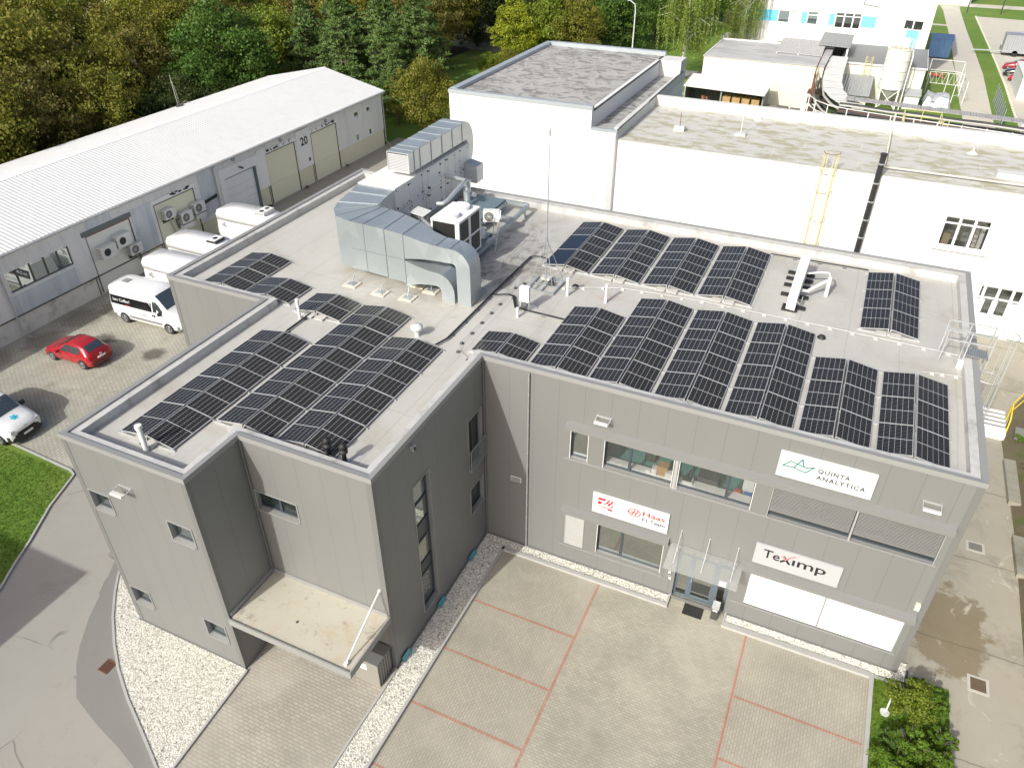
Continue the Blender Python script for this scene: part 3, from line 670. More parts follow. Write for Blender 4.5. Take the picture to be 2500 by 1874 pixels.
def asphalt(name, c0, c1, crack=True, stain=(0.20,0.185,0.165)):
    m, t, b = newmat(name); n = N(t)
    c = n.mix(n.noise(0.6, 8, 0.7), c0, c1)
    c = n.mix(n.math('MULTIPLY', n.ramp(n.noise(0.35, 8, 0.7, None, 0.6), 0.52, 0.7), 0.4), c, stain)
    c = n.mix(n.math('MULTIPLY', n.ramp(n.noise(14, 4, 0.8), 0.5, 0.8), 0.25), c, tuple(x*0.6 for x in c0))
    if crack:
        v = n.n('ShaderNodeTexVoronoi', feature='DISTANCE_TO_EDGE'); v.inputs['Scale'].default_value = 0.16
        w_ = n.n('ShaderNodeTexNoise'); w_.inputs['Scale'].default_value = 0.35; t.links.new(n.pos(), w_.inputs['Vector'])
        a = n.n('ShaderNodeVectorMath', operation='ADD'); t.links.new(n.pos(), a.inputs[0]); t.links.new(w_.outputs[1], a.inputs[1]); t.links.new(a.outputs[0], v.inputs['Vector'])
        cr = n.math('LESS_THAN', v.outputs[0], 0.0035); c = n.mix(n.math('MULTIPLY', n.math('MULTIPLY', cr, n.ramp(n.noise(0.4, 3), 0.45, 0.6)), 0.55), c, (0.10, 0.095, 0.08))
    t.links.new(c, b.inputs['Base Color']); b.inputs['Roughness'].default_value = 0.85; n.bump(n.noise(40, 4, 0.8), 0.3, 0.01, b); return m
ROAD = asphalt('road_asphalt', (0.30, 0.285, 0.255), (0.355, 0.34, 0.305))
PATCH = asphalt('patch_asphalt', (0.20, 0.195, 0.18), (0.245, 0.238, 0.22), False)
kerbL = [(-19.72,-4.94),(-18.91,-6.92),(-17.82,-8.81),(-17.21,-10.02),(-16.58,-11.12),(-16.1,-12.4),(-15.9,-14.5),(-15.9,-40)]
sheet('access_road', [(-20.3,-4.7),(-9.9,-4.7),(-4,-9),(0.5,-9),(0.5,-40),(-17,-40),(-17,-11),(-19.0,-7.5)], 0.0, ROAD)
arc = [(-13.35,-7.6),(-12.78,-8.58),(-12.17,-9.3),(-11.29,-10.19),(-10.21,-11.09),(-9.25,-11.78),(-8.0,-12.51),(-6.72,-13.14),(-5.47,-13.77),(-4.66,-14.2)]
sheet('asphalt_patch', [(-14.0,-7.2),(-13.51,-8.21),(-12.9,-9.22),(-12.16,-10.59),(-11.42,-11.64),(-10.86,-12.26),(-9.72,-13.22),(-8.27,-13.63),(-6.88,-13.93),(-5.94,-14.19),(-5.0,-14.8),(-4.6,-14.2)]+arc[::-1], 0.004, PATCH)
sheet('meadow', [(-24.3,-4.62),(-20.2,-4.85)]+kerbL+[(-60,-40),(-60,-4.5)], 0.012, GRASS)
b = MB()
for a, c in zip(kerbL, kerbL[1:]): b.bar((*a, 0.02), (*c, 0.02), 0.09, 0.12)
b.bar((-26,-4.5,0.02),(-20.2,-4.75,0.02),0.1,0.1); b.bar((-20.2,-4.75,0.02),(-19.72,-4.94,0.02),0.1,0.1)
struct(b.build('kerb', KERB))
YARD = mat_pavers('yard_pavers', 0.24, 0.2, R(90), (0.37,0.355,0.295), (0.43,0.415,0.35), (0.20,0.19,0.15), 0.5, 0.018, stain=(0.17,0.15,0.10,0.45),  # yard grime, plus cast shadow by the ambulance painted in as dark spots
    grime_shade=[(-28.6,4.6,0.9,0.75,(0.06,0.055,0.045)),(-24.5,4.7,0.8,0.8,(0.06,0.055,0.045)),(-31.7,3.0,1.5,0.5,(0.09,0.08,0.055)),(-30.8,8.2,1.6,0.55,(0.10,0.09,0.065)),(-26.2,-1.5,1.6,0.25,(0.15,0.14,0.11)),(-23.2,0.2,1.2,0.2,(0.15,0.14,0.11)),(-32.5,0.2,1.2,0.4,(0.10,0.09,0.065)),(-31.9,6.0,1.5,0.45,(0.11,0.10,0.07)),(-32.5,12,2,0.5,(0.12,0.11,0.08))])
sheet('paved_yard', [(-33.6,-4.3),(-24.3,-4.55),(-20.25,-4.72),(-9.9,-4.7),(-9.9,0.4),(-15.4,0.4),(-15.4,19.0),(-33.6,19.0)], 0.006, YARD)
ALLEY = asphalt('alley_concrete', (0.27, 0.25, 0.215), (0.34, 0.32, 0.275), True, (0.19, 0.145, 0.10))
sheet('alley', [(-33.6,19.0),(-15.4,19.0),(-15.4,15.0),(-10,15.0),(-10,27.8),(-16.5,27.8),(-16.5,47),(-33.6,47)], 0.004, ALLEY)
PAV = mat_pavers('drive_pavers', 0.2, 0.1, 0.0, (0.335,0.315,0.255), (0.40,0.375,0.305), (0.235,0.22,0.175), 0.5, 0.009, stain=(0.30,0.30,0.25,0.4))
PAV2 = mat_pavers('bay_pavers', 0.2, 0.1, R(90), (0.345,0.32,0.26), (0.385,0.36,0.295), (0.245,0.225,0.18), 0.5, 0.009, stain=(0.32,0.31,0.26,0.3))
REDP = mat_pavers('red_pavers', 0.2, 0.1, R(90), (0.37,0.20,0.15), (0.42,0.24,0.185), (0.30,0.13,0.09), 0.5, 0.008)
WIDE = mat_pavers('ramp_pavers', 0.24, 0.12, 0.0, (0.36,0.335,0.285), (0.42,0.39,0.33), (0.22,0.20,0.165), 0.5, 0.011, stain=(0.24,0.22,0.18,0.5))
sheet('delivery_drive', [(-5.02,-7.44),(0.0,-7.44),(0.0,-40),(-4.6,-40),(-4.62,-14),(-4.9,-9.84)], 0.008, WIDE)
sheet('forecourt', [(1.1,-40),(15.78,-40),(15.78,-0.5),(10.45,-0.5),(10.36,0.3),(8.28,0.3),(8.27,-0.5),(1.1,-0.5)], 0.008, PAV)
sheet('parking_bays', [(1.12,-40),(5.4,-40),(5.4,-0.62),(1.12,-0.62)], 0.012, PAV2)
sheet('parking_bays', [(11.42,-40),(15.76,-40),(15.76,-0.62),(11.42,-0.62)], 0.012, PAV2)
b = MB()
for x in (5.45, 11.39): b.sheet([(x-.045,-40),(x+.045,-40),(x+.045,-0.66),(x-.045,-0.66)], 0.018)
for y in (-3.5,-5.95,-8.37,-10.82,-13.27): b.sheet([(1.13,y-.045),(5.39,y-.045),(5.39,y+.045),(1.13,y+.045)], 0.018)
for y in (-3.42,-5.9,-8.35,-10.8): b.sheet([(11.45,y-.045),(15.72,y-.045),(15.72,y+.045),(11.45,y+.045)], 0.018)
struct(b.build('bay_marking', REDP))
# white gravel beds with kerbs
def mat_gravel():
    m, t, b = newmat('white_gravel'); n = N(t)
    v = n.n('ShaderNodeTexVoronoi'); v.inputs['Scale'].default_value = 16; t.links.new(n.pos(), v.inputs['Vector'])
    o = n.xyz(v.outputs['Color']); c = n.mix(n.ramp(o[0], 0.1, 0.9), (0.46, 0.44, 0.38), (0.76, 0.75, 0.69))
    c = n.mix(n.ramp(o[1], 0.9, 0.97), c, (0.22, 0.20, 0.17))
    dp = n.ramp(v.outputs['Distance'], 0.02, 0.055); c = n.mix(n.math('MULTIPLY', n.ramp(v.outputs['Distance'], 0.3, 0.75), 0.5), c, (0.25, 0.23, 0.19))
    c = n.mix(n.math('MULTIPLY', n.ramp(n.noise(1.6, 7, 0.7), 0.6, 0.75), 0.35), c, (0.25, 0.23, 0.17))
    t.links.new(c, b.inputs['Base Color']); b.inputs['Roughness'].default_value = 0.85
    n.bump(v.outputs['Distance'], -1.0, 0.05, b); return m
GRAV = mat_gravel()
def gravel_bed(poly, z=0.06, seed=1, cnt=3000, box=None):
    bb = MB(); bb.sheet(poly, z)
    rr = random.Random(seed)
    def inside(x, y):
        c = False; n = len(poly)
        for i in range(n):
            x1, y1 = poly[i]; x2, y2 = poly[i-1]
            if (y1 > y) != (y2 > y) and x < (x2-x1)*(y-y1)/(y2-y1)+x1: c = not c
        return c
    xs = [p[0] for p in poly]; ys = [max(p[1], -16) for p in poly]; k = 0
    while k < cnt:
        x = rr.uniform(min(xs), max(xs)); y = rr.uniform(min(ys), max(ys))
        if not inside(x, y): continue
        k += 1; s = rr.uniform(0.016, 0.038); a = rr.uniform(0, 3.14); h = s*rr.uniform(0.6, 1.1)
        ca, sa = math.cos(a)*s, math.sin(a)*s
        bb.add([(x+ca,y+sa,z),(x-sa*.7,y+ca*.7,z),(x-ca,y-sa,z),(x+sa*.7,y-ca*.7,z),(x+ca*.2,y+sa*.2,z+h)], [(0,1,4),(1,2,4),(2,3,4),(3,0,4)], 1)
    o = bb.build('gravel', [GRAV, GSTONE]); return struct(o, 'stuff')
m, t, bs = newmat('gravel_stone'); n = N(t); g = n.n('ShaderNodeNewGeometry'); t.links.new(n.mix(g.outputs['Random Per Island'], (0.52, 0.50, 0.43), (0.82, 0.81, 0.76)), bs.inputs['Base Color']); bs.inputs['Roughness'].default_value = 0.8; GSTONE = m
gravel_bed([(-10.26,-9.8),(-10.26,-6.5)]+arc+[(-4.72,-14.1),(-4.76,-12),(-4.98,-9.84),(-5.05,-9.8)], 0.05, 1, 9000)
gravel_bed([(0.06,-7.4),(0.12,-40),(1.04,-40),(1.04,-0.5),(8.2,-0.5),(8.2,-0.02),(0.06,-0.02)], 0.07, 2, 7000)
gravel_bed([(10.5,-0.42),(16.0,-0.42),(16.7,-0.36),(16.95,-0.3),(17.0,0.5),(16.7,0.5),(16.68,-0.02),(10.5,-0.02)], 0.07, 3, 3000)
b = MB()
for a, c in zip(arc, arc[1:]): b.bar((*a,0.03),(*c,0.03),0.09,0.12)
b.bar((-4.66,-40,0.03),(-4.66,-14.0,0.03),0.07,0.12); b.bar((-4.66,-14.0,0.03),(-4.93,-9.84,0.03),0.07,0.12)
b.bar((0.03,-7.5,0.05),(0.1,-40,0.05),0.08,0.14)
b.box(1.02,-40,-0.05,1.12,-0.5,0.13); b.box(1.02,-0.66,-0.05,8.27,-0.5,0.13); b.box(8.2,-0.5,-0.05,8.27,-0.0,0.13)
b.box(10.42,-0.66,-0.05,15.78,-0.44,0.13); b.box(10.42,-0.44,-0.05,10.5,0.0,0.13)
b.box(15.78,-40,-0.05,15.93,-0.44,0.11); b.box(15.93,-0.56,-0.05,16.95,-0.44,0.06); b.box(16.98,-0.5,-0.05,17.06,0.2,0.1,1)
struct(b.build('kerb', [KERB, DARK]))
# right-hand concrete lane
m, t, bs = newmat('lane_concrete'); n = N(t); p = n.pos()
c = n.mix(n.noise(0.7, 8, 0.7), (0.33, 0.30, 0.235), (0.42, 0.385, 0.31))
c = n.mix(n.math('MULTIPLY', n.ramp(n.noise(0.5, 8, 0.7, None, 0.8), 0.48, 0.66), 0.6), c, (0.24, 0.22, 0.165))
d = n.n('ShaderNodeVectorMath', operation='DISTANCE'); t.links.new(n.vscale(p, (1, 0.55, 0)), d.inputs[0]); d.inputs[1].default_value = (18.6, 1.6, 0)
q = n.math('ADD', d.outputs['Value'], n.math('MULTIPLY', n.noise(0.9, 8, 0.7), 2.2))
c = n.mix(n.math('MULTIPLY', n.ramp(q, 2.5, 2.25), 0.75), c, (0.19, 0.145, 0.08))
c = n.mix(n.math('MULTIPLY', n.ramp(n.noise(0.6, 7, 0.7, n.vscale(p, (1,1,1), 1.0), 1.2), 0.60, 0.68), 0.65), c, (0.58, 0.55, 0.44))
o_ = n.xyz(p); yy_ = n.math('ADD', o_[1], n.math('MULTIPLY', n.noise(0.8, 5), 0.3))
jt = n.math('LESS_THAN', n.math('ABSOLUTE', n.math('SUBTRACT', n.math('FRACT', n.math('DIVIDE', yy_, 4.9)), 0.5)), 0.006)
c = n.mix(n.math('MULTIPLY', jt, 0.6), c, (0.12, 0.11, 0.08))
t.links.new(c, bs.inputs['Base Color']); bs.inputs['Roughness'].default_value = 0.8; n.bump(n.noise(12, 6, 0.8), 0.3, 0.02, bs)
LANE = m
sheet('concrete_lane', [(16.5,0.3),(17.02,0.25),(17.02,0.0),(18.42,0.05),(18.5,-40),(21.6,-40),(20.95,-0.1),(21.2,9.1),(21.1,17),(22.0,20.5),(23.4,23.5),(24.6,27.9),(-9.9,27.9),(-9.9,15.0),(16.5,15.0)], 0.0, LANE)
for nm, (x0, y0, x1, y1), cc, lab, cat in (('drain_grate',(-9.98,-12.1,-9.5,-11.6),(0.20,0.09,0.06),'rust-brown slotted drain grate beside the curved gravel bed','drain'),
      ('manhole_cover',(19.3,7.86,19.82,8.3),(0.19,0.18,0.16),'square concrete manhole cover in the lane nearest the right wall corner','manhole cover'),
      ('manhole_cover',(19.13,0.44,19.64,0.98),(0.13,0.09,0.055),'rusty square manhole cover in the lane beside the grass patch','manhole cover')):
    t_ = thing(nm, lab, cat, (x0, y0, 0)); b = MB(); z = 0.014
    if nm == 'drain_grate':
        for k in range(7): b.box(x0+k*(x1-x0)/7+.02, y0+.02, 0.01, x0+(k+1)*(x1-x0)/7-.02, y1-.02, 0.03)
        b.box(x0, y0, 0.008, x1, y0+.03, 0.034); b.box(x0, y1-.03, 0.008, x1, y1, 0.034); b.build('bars', M('rust_'+nm, cc, 0.8, var=0.2), t_)
        b = MB(); b.box(x0+.01,y0+.03,0.001,x1-.01,y1-.03,0.011); b.build('pit', BLACK, t_)
    else:
        b.box(x0, y0, 0.004, x1, y1, 0.02); b.build('lid', M('lid%g' % y0, cc, 0.8, var=0.25, scale=4), t_)
        b = MB(); e = 0.1
        b.box(x0-e, y0-e, 0.002, x1+e, y0, 0.016); b.box(x0-e, y1, 0.002, x1+e, y1+e, 0.016); b.box(x0-e, y0, 0.002, x0, y1, 0.016); b.box(x1, y0, 0.002, x1+e, y1, 0.016); b.build('surround', M('light_concrete', (0.5,0.47,0.41), 0.85), t_)
# planted patch and embankment
sheet('planting_bed', [(15.93,-0.56),(16.95,-0.5),(17.06,-0.05),(18.42,0.05),(18.5,-40),(15.93,-40)], 0.02, GRASS)
m, t, bs = newmat('bank_soil'); n = N(t)
c = n.mix(n.noise(0.8, 8, 0.75), (0.10, 0.08, 0.045), (0.22, 0.18, 0.11)); c = n.mix(n.math('MULTIPLY', n.ramp(n.noise(0.7, 7, 0.7), 0.5, 0.65), 0.75), c, (0.09, 0.13, 0.025))
t.links.new(c, bs.inputs['Base Color']); bs.inputs['Roughness'].default_value = 0.9; n.bump(n.noise(6, 6, 0.8), 1.0, 0.1, bs)
b = MB(); ring0 = [(21.6,-30),(20.97,-0.1),(21.22,9.1),(21.12,17),(22.02,20.5),(23.42,23.5),(24.6,27.9),(25.5,34)]
for i in range(len(ring0)-1):
    (xa, ya), (xb, yb) = ring0[i], ring0[i+1]
    for (d0, z0, d1, z1) in ((-0.06,0.01,1.0,0.35),(1.0,0.35,3.5,0.9),(3.5,0.9,14,1.2)): b.add([(xa+d0,ya,z0),(xb+d0,yb,z0),(xb+d1,yb,z1),(xa+d1,ya,z1)][::-1], [(0,1,2,3)], 0, True)
struct(b.build('embankment', m))
# far roads, lawns and parking apron behind the white block
FAR = asphalt('far_concrete', (0.50, 0.465, 0.39), (0.60, 0.565, 0.48), False, (0.36, 0.33, 0.27))
sheet('back_road', [(20.9,30),(24.2,30),(24.0,80),(24.0,105),(23.65,118),(22.95,140),(22.5,162),(22.5,166),(19.0,166),(19.5,160),(19.9,144),(20.3,131),(20.6,105),(20.7,88),(20.85,82)], 0.0, FAR)
sheet('parking_apron', [(26.45,30),(26.4,83),(26.4,99),(26.1,114),(25.6,134),(25.0,155),(60,151),(60,30)], 0.0, FAR)
sheet('container_pad', [(16.0,104.5),(20.6,104.5),(20.3,113),(16.0,113)], 0.004, FAR)
sheet('back_road', [(14,166.3),(36,166.3),(36,171),(14,171)], 0.0, FAR)
sheet('cross_path', [(17,142),(20,142),(20,143.6),(17,143.6)], 0.004, FAR)
sheet('pallet_yard', [(-12,40),(20,40),(20,83),(14,84),(-10,84)], -0.01, FAR if False else GRASS)
PATH = asphalt('path_asphalt', (0.26,0.25,0.235), (0.32,0.31,0.29), False)
sheet('back_path', [(-60,97),(-15.5,89.9),(-8,90.3),(-8,86.5),(-14.3,85.4),(-60,92)], 0.0, PATH)
sheet('foot_path', [(-20,78.4),(-9,77.7),(-9,76.9),(-20,77.4)], 0.0, FAR)
sheet('foot_path', [(-14,120),(-8,119),(-8,114),(-14,115)], 0.0, FAR)
# ---------------------------------------------------------------- solar arrays
PVF = M('panel_frame', (0.50, 0.505, 0.51), 0.4, 0.3, var=0.0)
PV_W = mat_pv('pv_cells_west_skytint', (0.011, 0.013, 0.022)); PV_E = mat_pv('pv_cells_east', (0.011, 0.011, 0.012))  # west side bluish: sky reflection painted into the cell colour
m, t, bs = newmat('pv_plain'); bs.inputs['Base Color'].default_value = (0.010, 0.013, 0.024, 1); bs.inputs['Roughness'].default_value = 0.12; PV_P = m
BALL = M('ballast_slab', (0.52, 0.51, 0.48), 0.8, var=0.08)
def solar_array(x0, x1, y0, y1, n, label, plain=0, skew=0.0, rows=None):
    t = thing('solar_array', label, 'solar panels', ((x0+x1)/2, y0, RZ), 0, 'solar arrays on the grey building roof')
    gap = 0.075; wd = (x1-x0-gap)/2; zl = RZ+0.09; zh = RZ+0.28; L = (y1-y0)/n
    for side in (0, 1):
        for k in range(n):
            ya, yb = y0+k*L+0.012, y0+(k+1)*L-0.012
            sk = skew*((ya+yb)/2-y0)
            if side == 0: xa, xb, za, zb = x0+sk, x0+wd+sk, zl, zh
            else: xa, xb, za, zb = x1-wd+sk, x1+sk, zh, zl
            b = MB(); e = 0.020
            T = lambda u, v, h: (xa+(xb-xa)*u, ya+(yb-ya)*v, za+(zb-za)*u+h)
            b.hexa([T(0,0,-.035),T(1,0,-.035),T(1,1,-.035),T(0,1,-.035),T(0,0,0),T(1,0,0),T(1,1,0),T(0,1,0)], 0)
            eu, ev = e/wd, e/(yb-ya)
            mi = 1 if side == 0 else 2
            if side == 0 and k < plain: mi = 3
            b.quad(T(eu,ev,.003), T(1-eu,ev,.003), T(1-eu,1-ev,.003), T(eu,1-ev,.003), mi, uv=[(0,0),(1,0),(1,1),(0,1)])
            b.build('solar_panel', [PVF, PV_W, PV_E, PV_P], t)
    # rails crossing beneath the panel joints and slabs of ballast at the ends
    r = MB()
    for k in range(n+1):
        y = y0+k*L; sk = skew*(y-y0)
        y = min(max(y, y0-0.02), y1+0.02)
        r.box(x0-0.08+sk, y-0.025, RZ+0.004, x1+0.08+sk, y+0.025, RZ+0.05)
        xm = (x0+x1)/2+sk
        for s in (-1, 1): r.bar((xm+s*0.02, y, RZ+0.05), (xm+s*0.05, y, RZ+0.25), 0.03)
    r.build('mounting_rail', ALU, t)
    for y in (y0-0.12,):
        for s in (-1, 1):
            b = MB(); xm = (x0+x1)/2+s*0.27
            b.box(xm-0.2, y-0.12, RZ+0.051, xm+0.2, y+0.28, RZ+0.09); b.build('ballast_slab', BALL, t)
ARR = [(-9.0,-6.72,-8.6,-1.53,4,'westernmost long solar array on the left wing beside the parapet',0,-0.008),
 (-6.53,-4.22,-6.85,1.87,5,'longest solar array, in the middle of the left wing, with a pinkish glare',0,0.004),
 (-4.06,-1.8,-6.8,0.2,4,'solar array on the left wing nearest the inner corner and two black vent cowls',0,0),
 (-14.2,-11.9,0.62,3.95,2,'short solar array in the far left corner behind the parapet',0,0),
 (-11.78,-9.45,0.62,2.25,1,'single tented pair of panels right of the far left corner array',0,0),
 (-8.93,-6.67,0.3,1.92,1,'single tented pair of panels beside the left end of the longest array',0,0),
 (-0.81,1.41,0.58,2.17,1,'single tented pair of panels next to the inner corner of the facade',0,0),
 (1.59,3.81,0.6,5.47,3,'three-panel-long array, second from the inner corner along the front edge',0,0),
 (3.93,6.19,0.61,7.31,4,'four-panel-long array third from the inner corner along the front edge',0,0),
 (6.35,8.63,0.61,7.34,4,'four-panel-long array in the middle of the front row',0,0),
 (8.8,11.05,0.62,7.35,4,'four-panel-long array fifth from the inner corner, beside a black roof drain',0,0),
 (11.23,13.44,0.63,5.65,3,'three-panel-long array above the top sign, second from the right end',0,0),
 (13.61,15.77,0.63,5.65,3,'rightmost front solar array beside the right parapet',0,0),
 (12.59,14.75,8.6,14.0,3,'lone rear solar array near the far right roof corner',0,0),
 (-1.15,1.02,8.57,13.98,3,'rear solar array beside the mast with plain unlined panels on its left side',2,0),
 (1.2,3.42,8.56,14.0,3,'rear solar array second from the mast',0,0),
 (3.6,5.84,8.58,14.03,3,'rear solar array third from the mast',0,0),
 (6.02,8.27,8.62,14.05,3,'rear solar array closest to the slanting white box',0,0)]
for a in ARR: solar_array(*a)

# ---------------------------------------------------------------- air handling plant
AHUW = M('ahu_white', (0.74, 0.74, 0.72), 0.45, var=0.04, scale=1, stain=(0.55, 0.55, 0.48), stain_scale=1.2, stain_lo=0.55, stain_hi=0.8)
def mat_duct():
    m, t, b = newmat('duct_zinc'); n = N(t); p = n.pos()
    v = n.n('ShaderNodeTexVoronoi'); v.inputs['Scale'].default_value = 0.9; t.links.new(p, v.inputs['Vector'])
    o = n.xyz(v.outputs['Color'])
    c = n.mix(o[0], (0.40, 0.44, 0.46), (0.50, 0.54, 0.555)); c = n.mix(n.math('MULTIPLY', n.noise(3, 6, 0.7), 0.4), c, (0.34, 0.40, 0.42))
    t.links.new(c, b.inputs['Base Color']); b.inputs['Metallic'].default_value = 0.55; b.inputs['Roughness'].default_value = 0.36
    n.bump(n.noise(1.1, 3, 0.5), 0.5, 0.06, b); return m
DUCT = mat_duct(); SEAM = M('duct_seam', (0.27, 0.31, 0.33), 0.4, 0.4)
t = thing('air_handling_unit', 'long white air handling box with rows of black round latches on the roof', 'ventilation unit', (-9.5, 8, RZ))
AX0, AX1, AY0, AY1, AZ0, AZ1 = -10.5, -8.5, 7.9, 15.5, 9.35, 11.62
b = MB(); b.box(AX0, AY0, AZ0, AX1, AY1, AZ1)
b.box(AX0-.03, AY0-.02, AZ1, AX1+.04, AY1+.02, AZ1+0.04); b.build('housing', AHUW, t)
b = MB()
for x in (AX0+.1, AX1-.1):
    b.box(x-.06, AY0, RZ+.12, x+.06, 15.1, AZ0)
for y in (8.1, 10, 12, 14): b.box(AX0, y-.06, RZ+.003, AX1, y+.06, RZ+.12)
b.build('base_frame', GALV, t)
b = MB()
for y in [9.2,10.45,11.0,12.3,12.75,13.9,14.4]: b.box(AX1, y-.006, AZ0, AX1+.004, y+.006, AZ1)
b.box(AX1, AY0, 10.45, AX1+.005, AY1, 10.462); b.build('panel_joint', M('joint_grey', (0.35,0.35,0.35)), t)
rr = random.Random(11)
pts = []
for y in [8.05,9.12,9.3,10.4,10.95,11.1,12.25,12.8,13.0,13.85,14.45,15.38]:
    for z in (9.55, 10.3, 10.62, 11.5): pts.append((y+rr.uniform(-.03,.03), z+rr.uniform(-.06,.06)))
for q in range(8): pts.append((rr.uniform(8.3,15), rr.uniform(9.6,11.3)))
b = MB()
for (y, z) in pts: b.tube([(AX1+.002,y,z),(AX1+.035,y,z)], rr.choice((0.025,0.035,0.05)), 10)
k = b.build('latch', BLACK, t); k['kind'] = 'stuff'
# roof-top discharge duct with louvre, ribs and elbow
t2 = thing('discharge_duct', 'rectangular zinc duct with louvred end lying on top of the white air handling box', 'duct', (-9.2, 9.4, 11.66))
X0, X1, Y0, Y1, Z0, Z1 = -9.78, -8.57, 9.45, 15.3, 11.86, 12.8
b = MB(); b.hexa([(X0,Y0+.05,Z0),(X1,Y0+.05,Z0),(X1,Y1,Z0),(X0-.2,Y1,Z0),(X0,Y0+.05,Z1),(X1,Y0+.05,Z1),(X1,Y1,Z1),(X0-.2,Y1,Z1)]); b.build('duct_run', M('duct_light', (0.60,0.62,0.62), 0.35, 0.3, var=0.06), t2)
b = MB(); b.hexa([(X0-.005,Y0+.06,Z1),(X1+.005,Y0+.06,Z1),(X1+.005,Y1,Z1),(X0-.205,Y1,Z1),(X0,Y0+.06,Z1+.03),(X1,Y0+.06,Z1+.03),(X1,Y1,Z1+.03),(X0-.2,Y1,Z1+.03)]); b.build('duct_cover', DUCT, t2)
b = MB()
for k in range(11):
    z = Z0+.05+k*(Z1-Z0-.1)/11; b.add([(X0+.04,Y0-.015,z),(X1-.04,Y0-.015,z),(X1-.04,Y0+.03,z+.045),(X0+.04,Y0+.03,z+.045)], [(0,1,2,3)])
for (xa, xb, za, zb) in ((X0,X0+.04,Z0,Z1+.03),(X1-.04,X1,Z0,Z1+.03),(X0+.04,X1-.04,Z0,Z0+.04),(X0+.04,X1-.04,Z1-.01,Z1+.03)): b.box(xa,Y0-.02,za,xb,Y0+.05,zb)
b.box(X0+.04,Y0+.044,Z0+.04,X1-.04,Y0+.049,Z1,1); b.build('louvre', [ALU, DARK], t2)
for i, y in enumerate((9.95,10.5,11.6,12.7,13.8,14.9)):
    b = MB(); e = .025; xl = X0-.2*(y-Y0)/(Y1-Y0)
    b.box(X1,y-.02,Z0-(.2 if i % 2 == 0 else 0),X1+e,y+.02,Z1+.05); b.box(xl-e,y-.02,Z0-(.2 if i % 2 == 0 else 0),xl,y+.02,Z1+.05); b.box(xl-e,y-.02,Z1+.031,X1+e,y+.02,Z1+.055); b.build('duct_rib', SEAM, t2)
b = MB(); rings = []
for k in range(11):
    a = math.pi*k/10; cy, cz = Y1, 11.2+0.35*1
    rO, rI = 1.27, 0.33; y_o = cy+rO*0.72*math.sin(a); z_o = cz+rO*math.cos(a); y_i = cy+rI*0.6*math.sin(a); z_i = cz+rI*math.cos(a)
    rings.append([(X0-.2,y_i,z_i),(X1,y_i,z_i),(X1,y_o,z_o),(X0-.2,y_o,z_o)])
b.loft(rings, 0, True, False); b.build('duct_elbow', M('duct_light', (0.60,0.62,0.62)), t2)
t3 = thing('intake_hood', 'zinc intake box with louvred side behind the air handling box', 'ventilation unit', (-8.1, 15.4, 9.5))
b = MB(); b.hexa([(-8.48,14.9,9.7),(-7.75,14.9,9.7),(-7.75,15.7,9.7),(-8.48,15.7,9.7),(-8.48,14.9,10.75),(-7.75,14.9,10.6),(-7.75,15.7,10.6),(-8.48,15.7,10.75)]); b.build('hood_body', DUCT, t3)
b = MB()
for k in range(11): b.box(-7.75, 14.93, 9.74+k*.078, -7.73, 15.67, 9.78+k*.078); b.box(-8.46, 14.88, 9.74+k*.078, -7.78, 14.9, 9.78+k*.078)
b.build('louvre', ALU, t3)

# large supply duct with bend, splitting into two legs going down into the roof
t4 = thing('supply_duct', 'huge angular zinc duct bending from the white box and splitting into two down-pipes', 'duct', (-6.5, 5, RZ))
zt, zb = 11.6, 9.36
outer = [(-10.5,7.9),(-10.3,6.9),(-10.05,5.6),(-9.75,4.85),(-9.2,4.2),(-8.3,3.95),(-7.6,3.92),(-6.5,3.84)]
inner = [(-8.5,7.9),(-8.4,7.1),(-8.2,6.1),(-8.15,5.98),(-8.1,5.93),(-7.9,5.9),(-7.4,5.84),(-6.5,5.6)]
def qring(o, i, z0, z1): return [(o[0],o[1],z0),(i[0],i[1],z0),(i[0],i[1],z1),(o[0],o[1],z1)]
b = MB(); b.loft([qring(o, i, zb+(0.25 if k < 1 else (0.1 if k < 2 else 0)), zt) for k, (o, i) in enumerate(zip(outer, inner))], 0, True, False)
b.loft([qring((-6.5,3.84),(-6.5,5.6),zb,zt), qring((-5.5,3.72),(-5.5,5.22),zb,zt)], 0, True, False); b.build('main_duct', DUCT, t4)
# upper branch
def rect(c, hy, n_, hw):   # section: centre (x,z) in the xz plane, normal direction angle, half width along normal; y from y0 to y1
    pass
b = MB(); secs = []
path = [(-5.5,11.05,0.55,3.72,5.22),(-4.6,11.08,0.40,3.66,4.8),(-3.9,11.08,0.33,3.64,4.62),(-3.2,11.08,0.32,3.64,4.6)]
for (x, zc, hh, ya, yb) in path: secs.append([(x,ya,zc-hh),(x,yb,zc-hh),(x,yb,zc+hh),(x,ya,zc+hh)])
cx, cz = -3.2, 10.56
for k in range(1, 9):
    a = math.pi/2*k/8; ro, ri = 0.84, 0.2
    po = (cx+ro*math.sin(a), cz+ro*math.cos(a)); pi = (cx+ri*math.sin(a), cz+ri*math.cos(a))
    secs.append([(pi[0],3.66,pi[1]),(pi[0],4.6,pi[1]),(po[0],4.6,po[1]),(po[0],3.66,po[1])])
secs.append([(-3.0,3.7,RZ+.003),(-3.0,4.66,RZ+.003),(-2.38,4.66,RZ+.003),(-2.38,3.7,RZ+.003)])
b.loft(secs, 0, True, False, cap=False); b.build('upper_branch', DUCT, t4)
b = MB(); secs = []
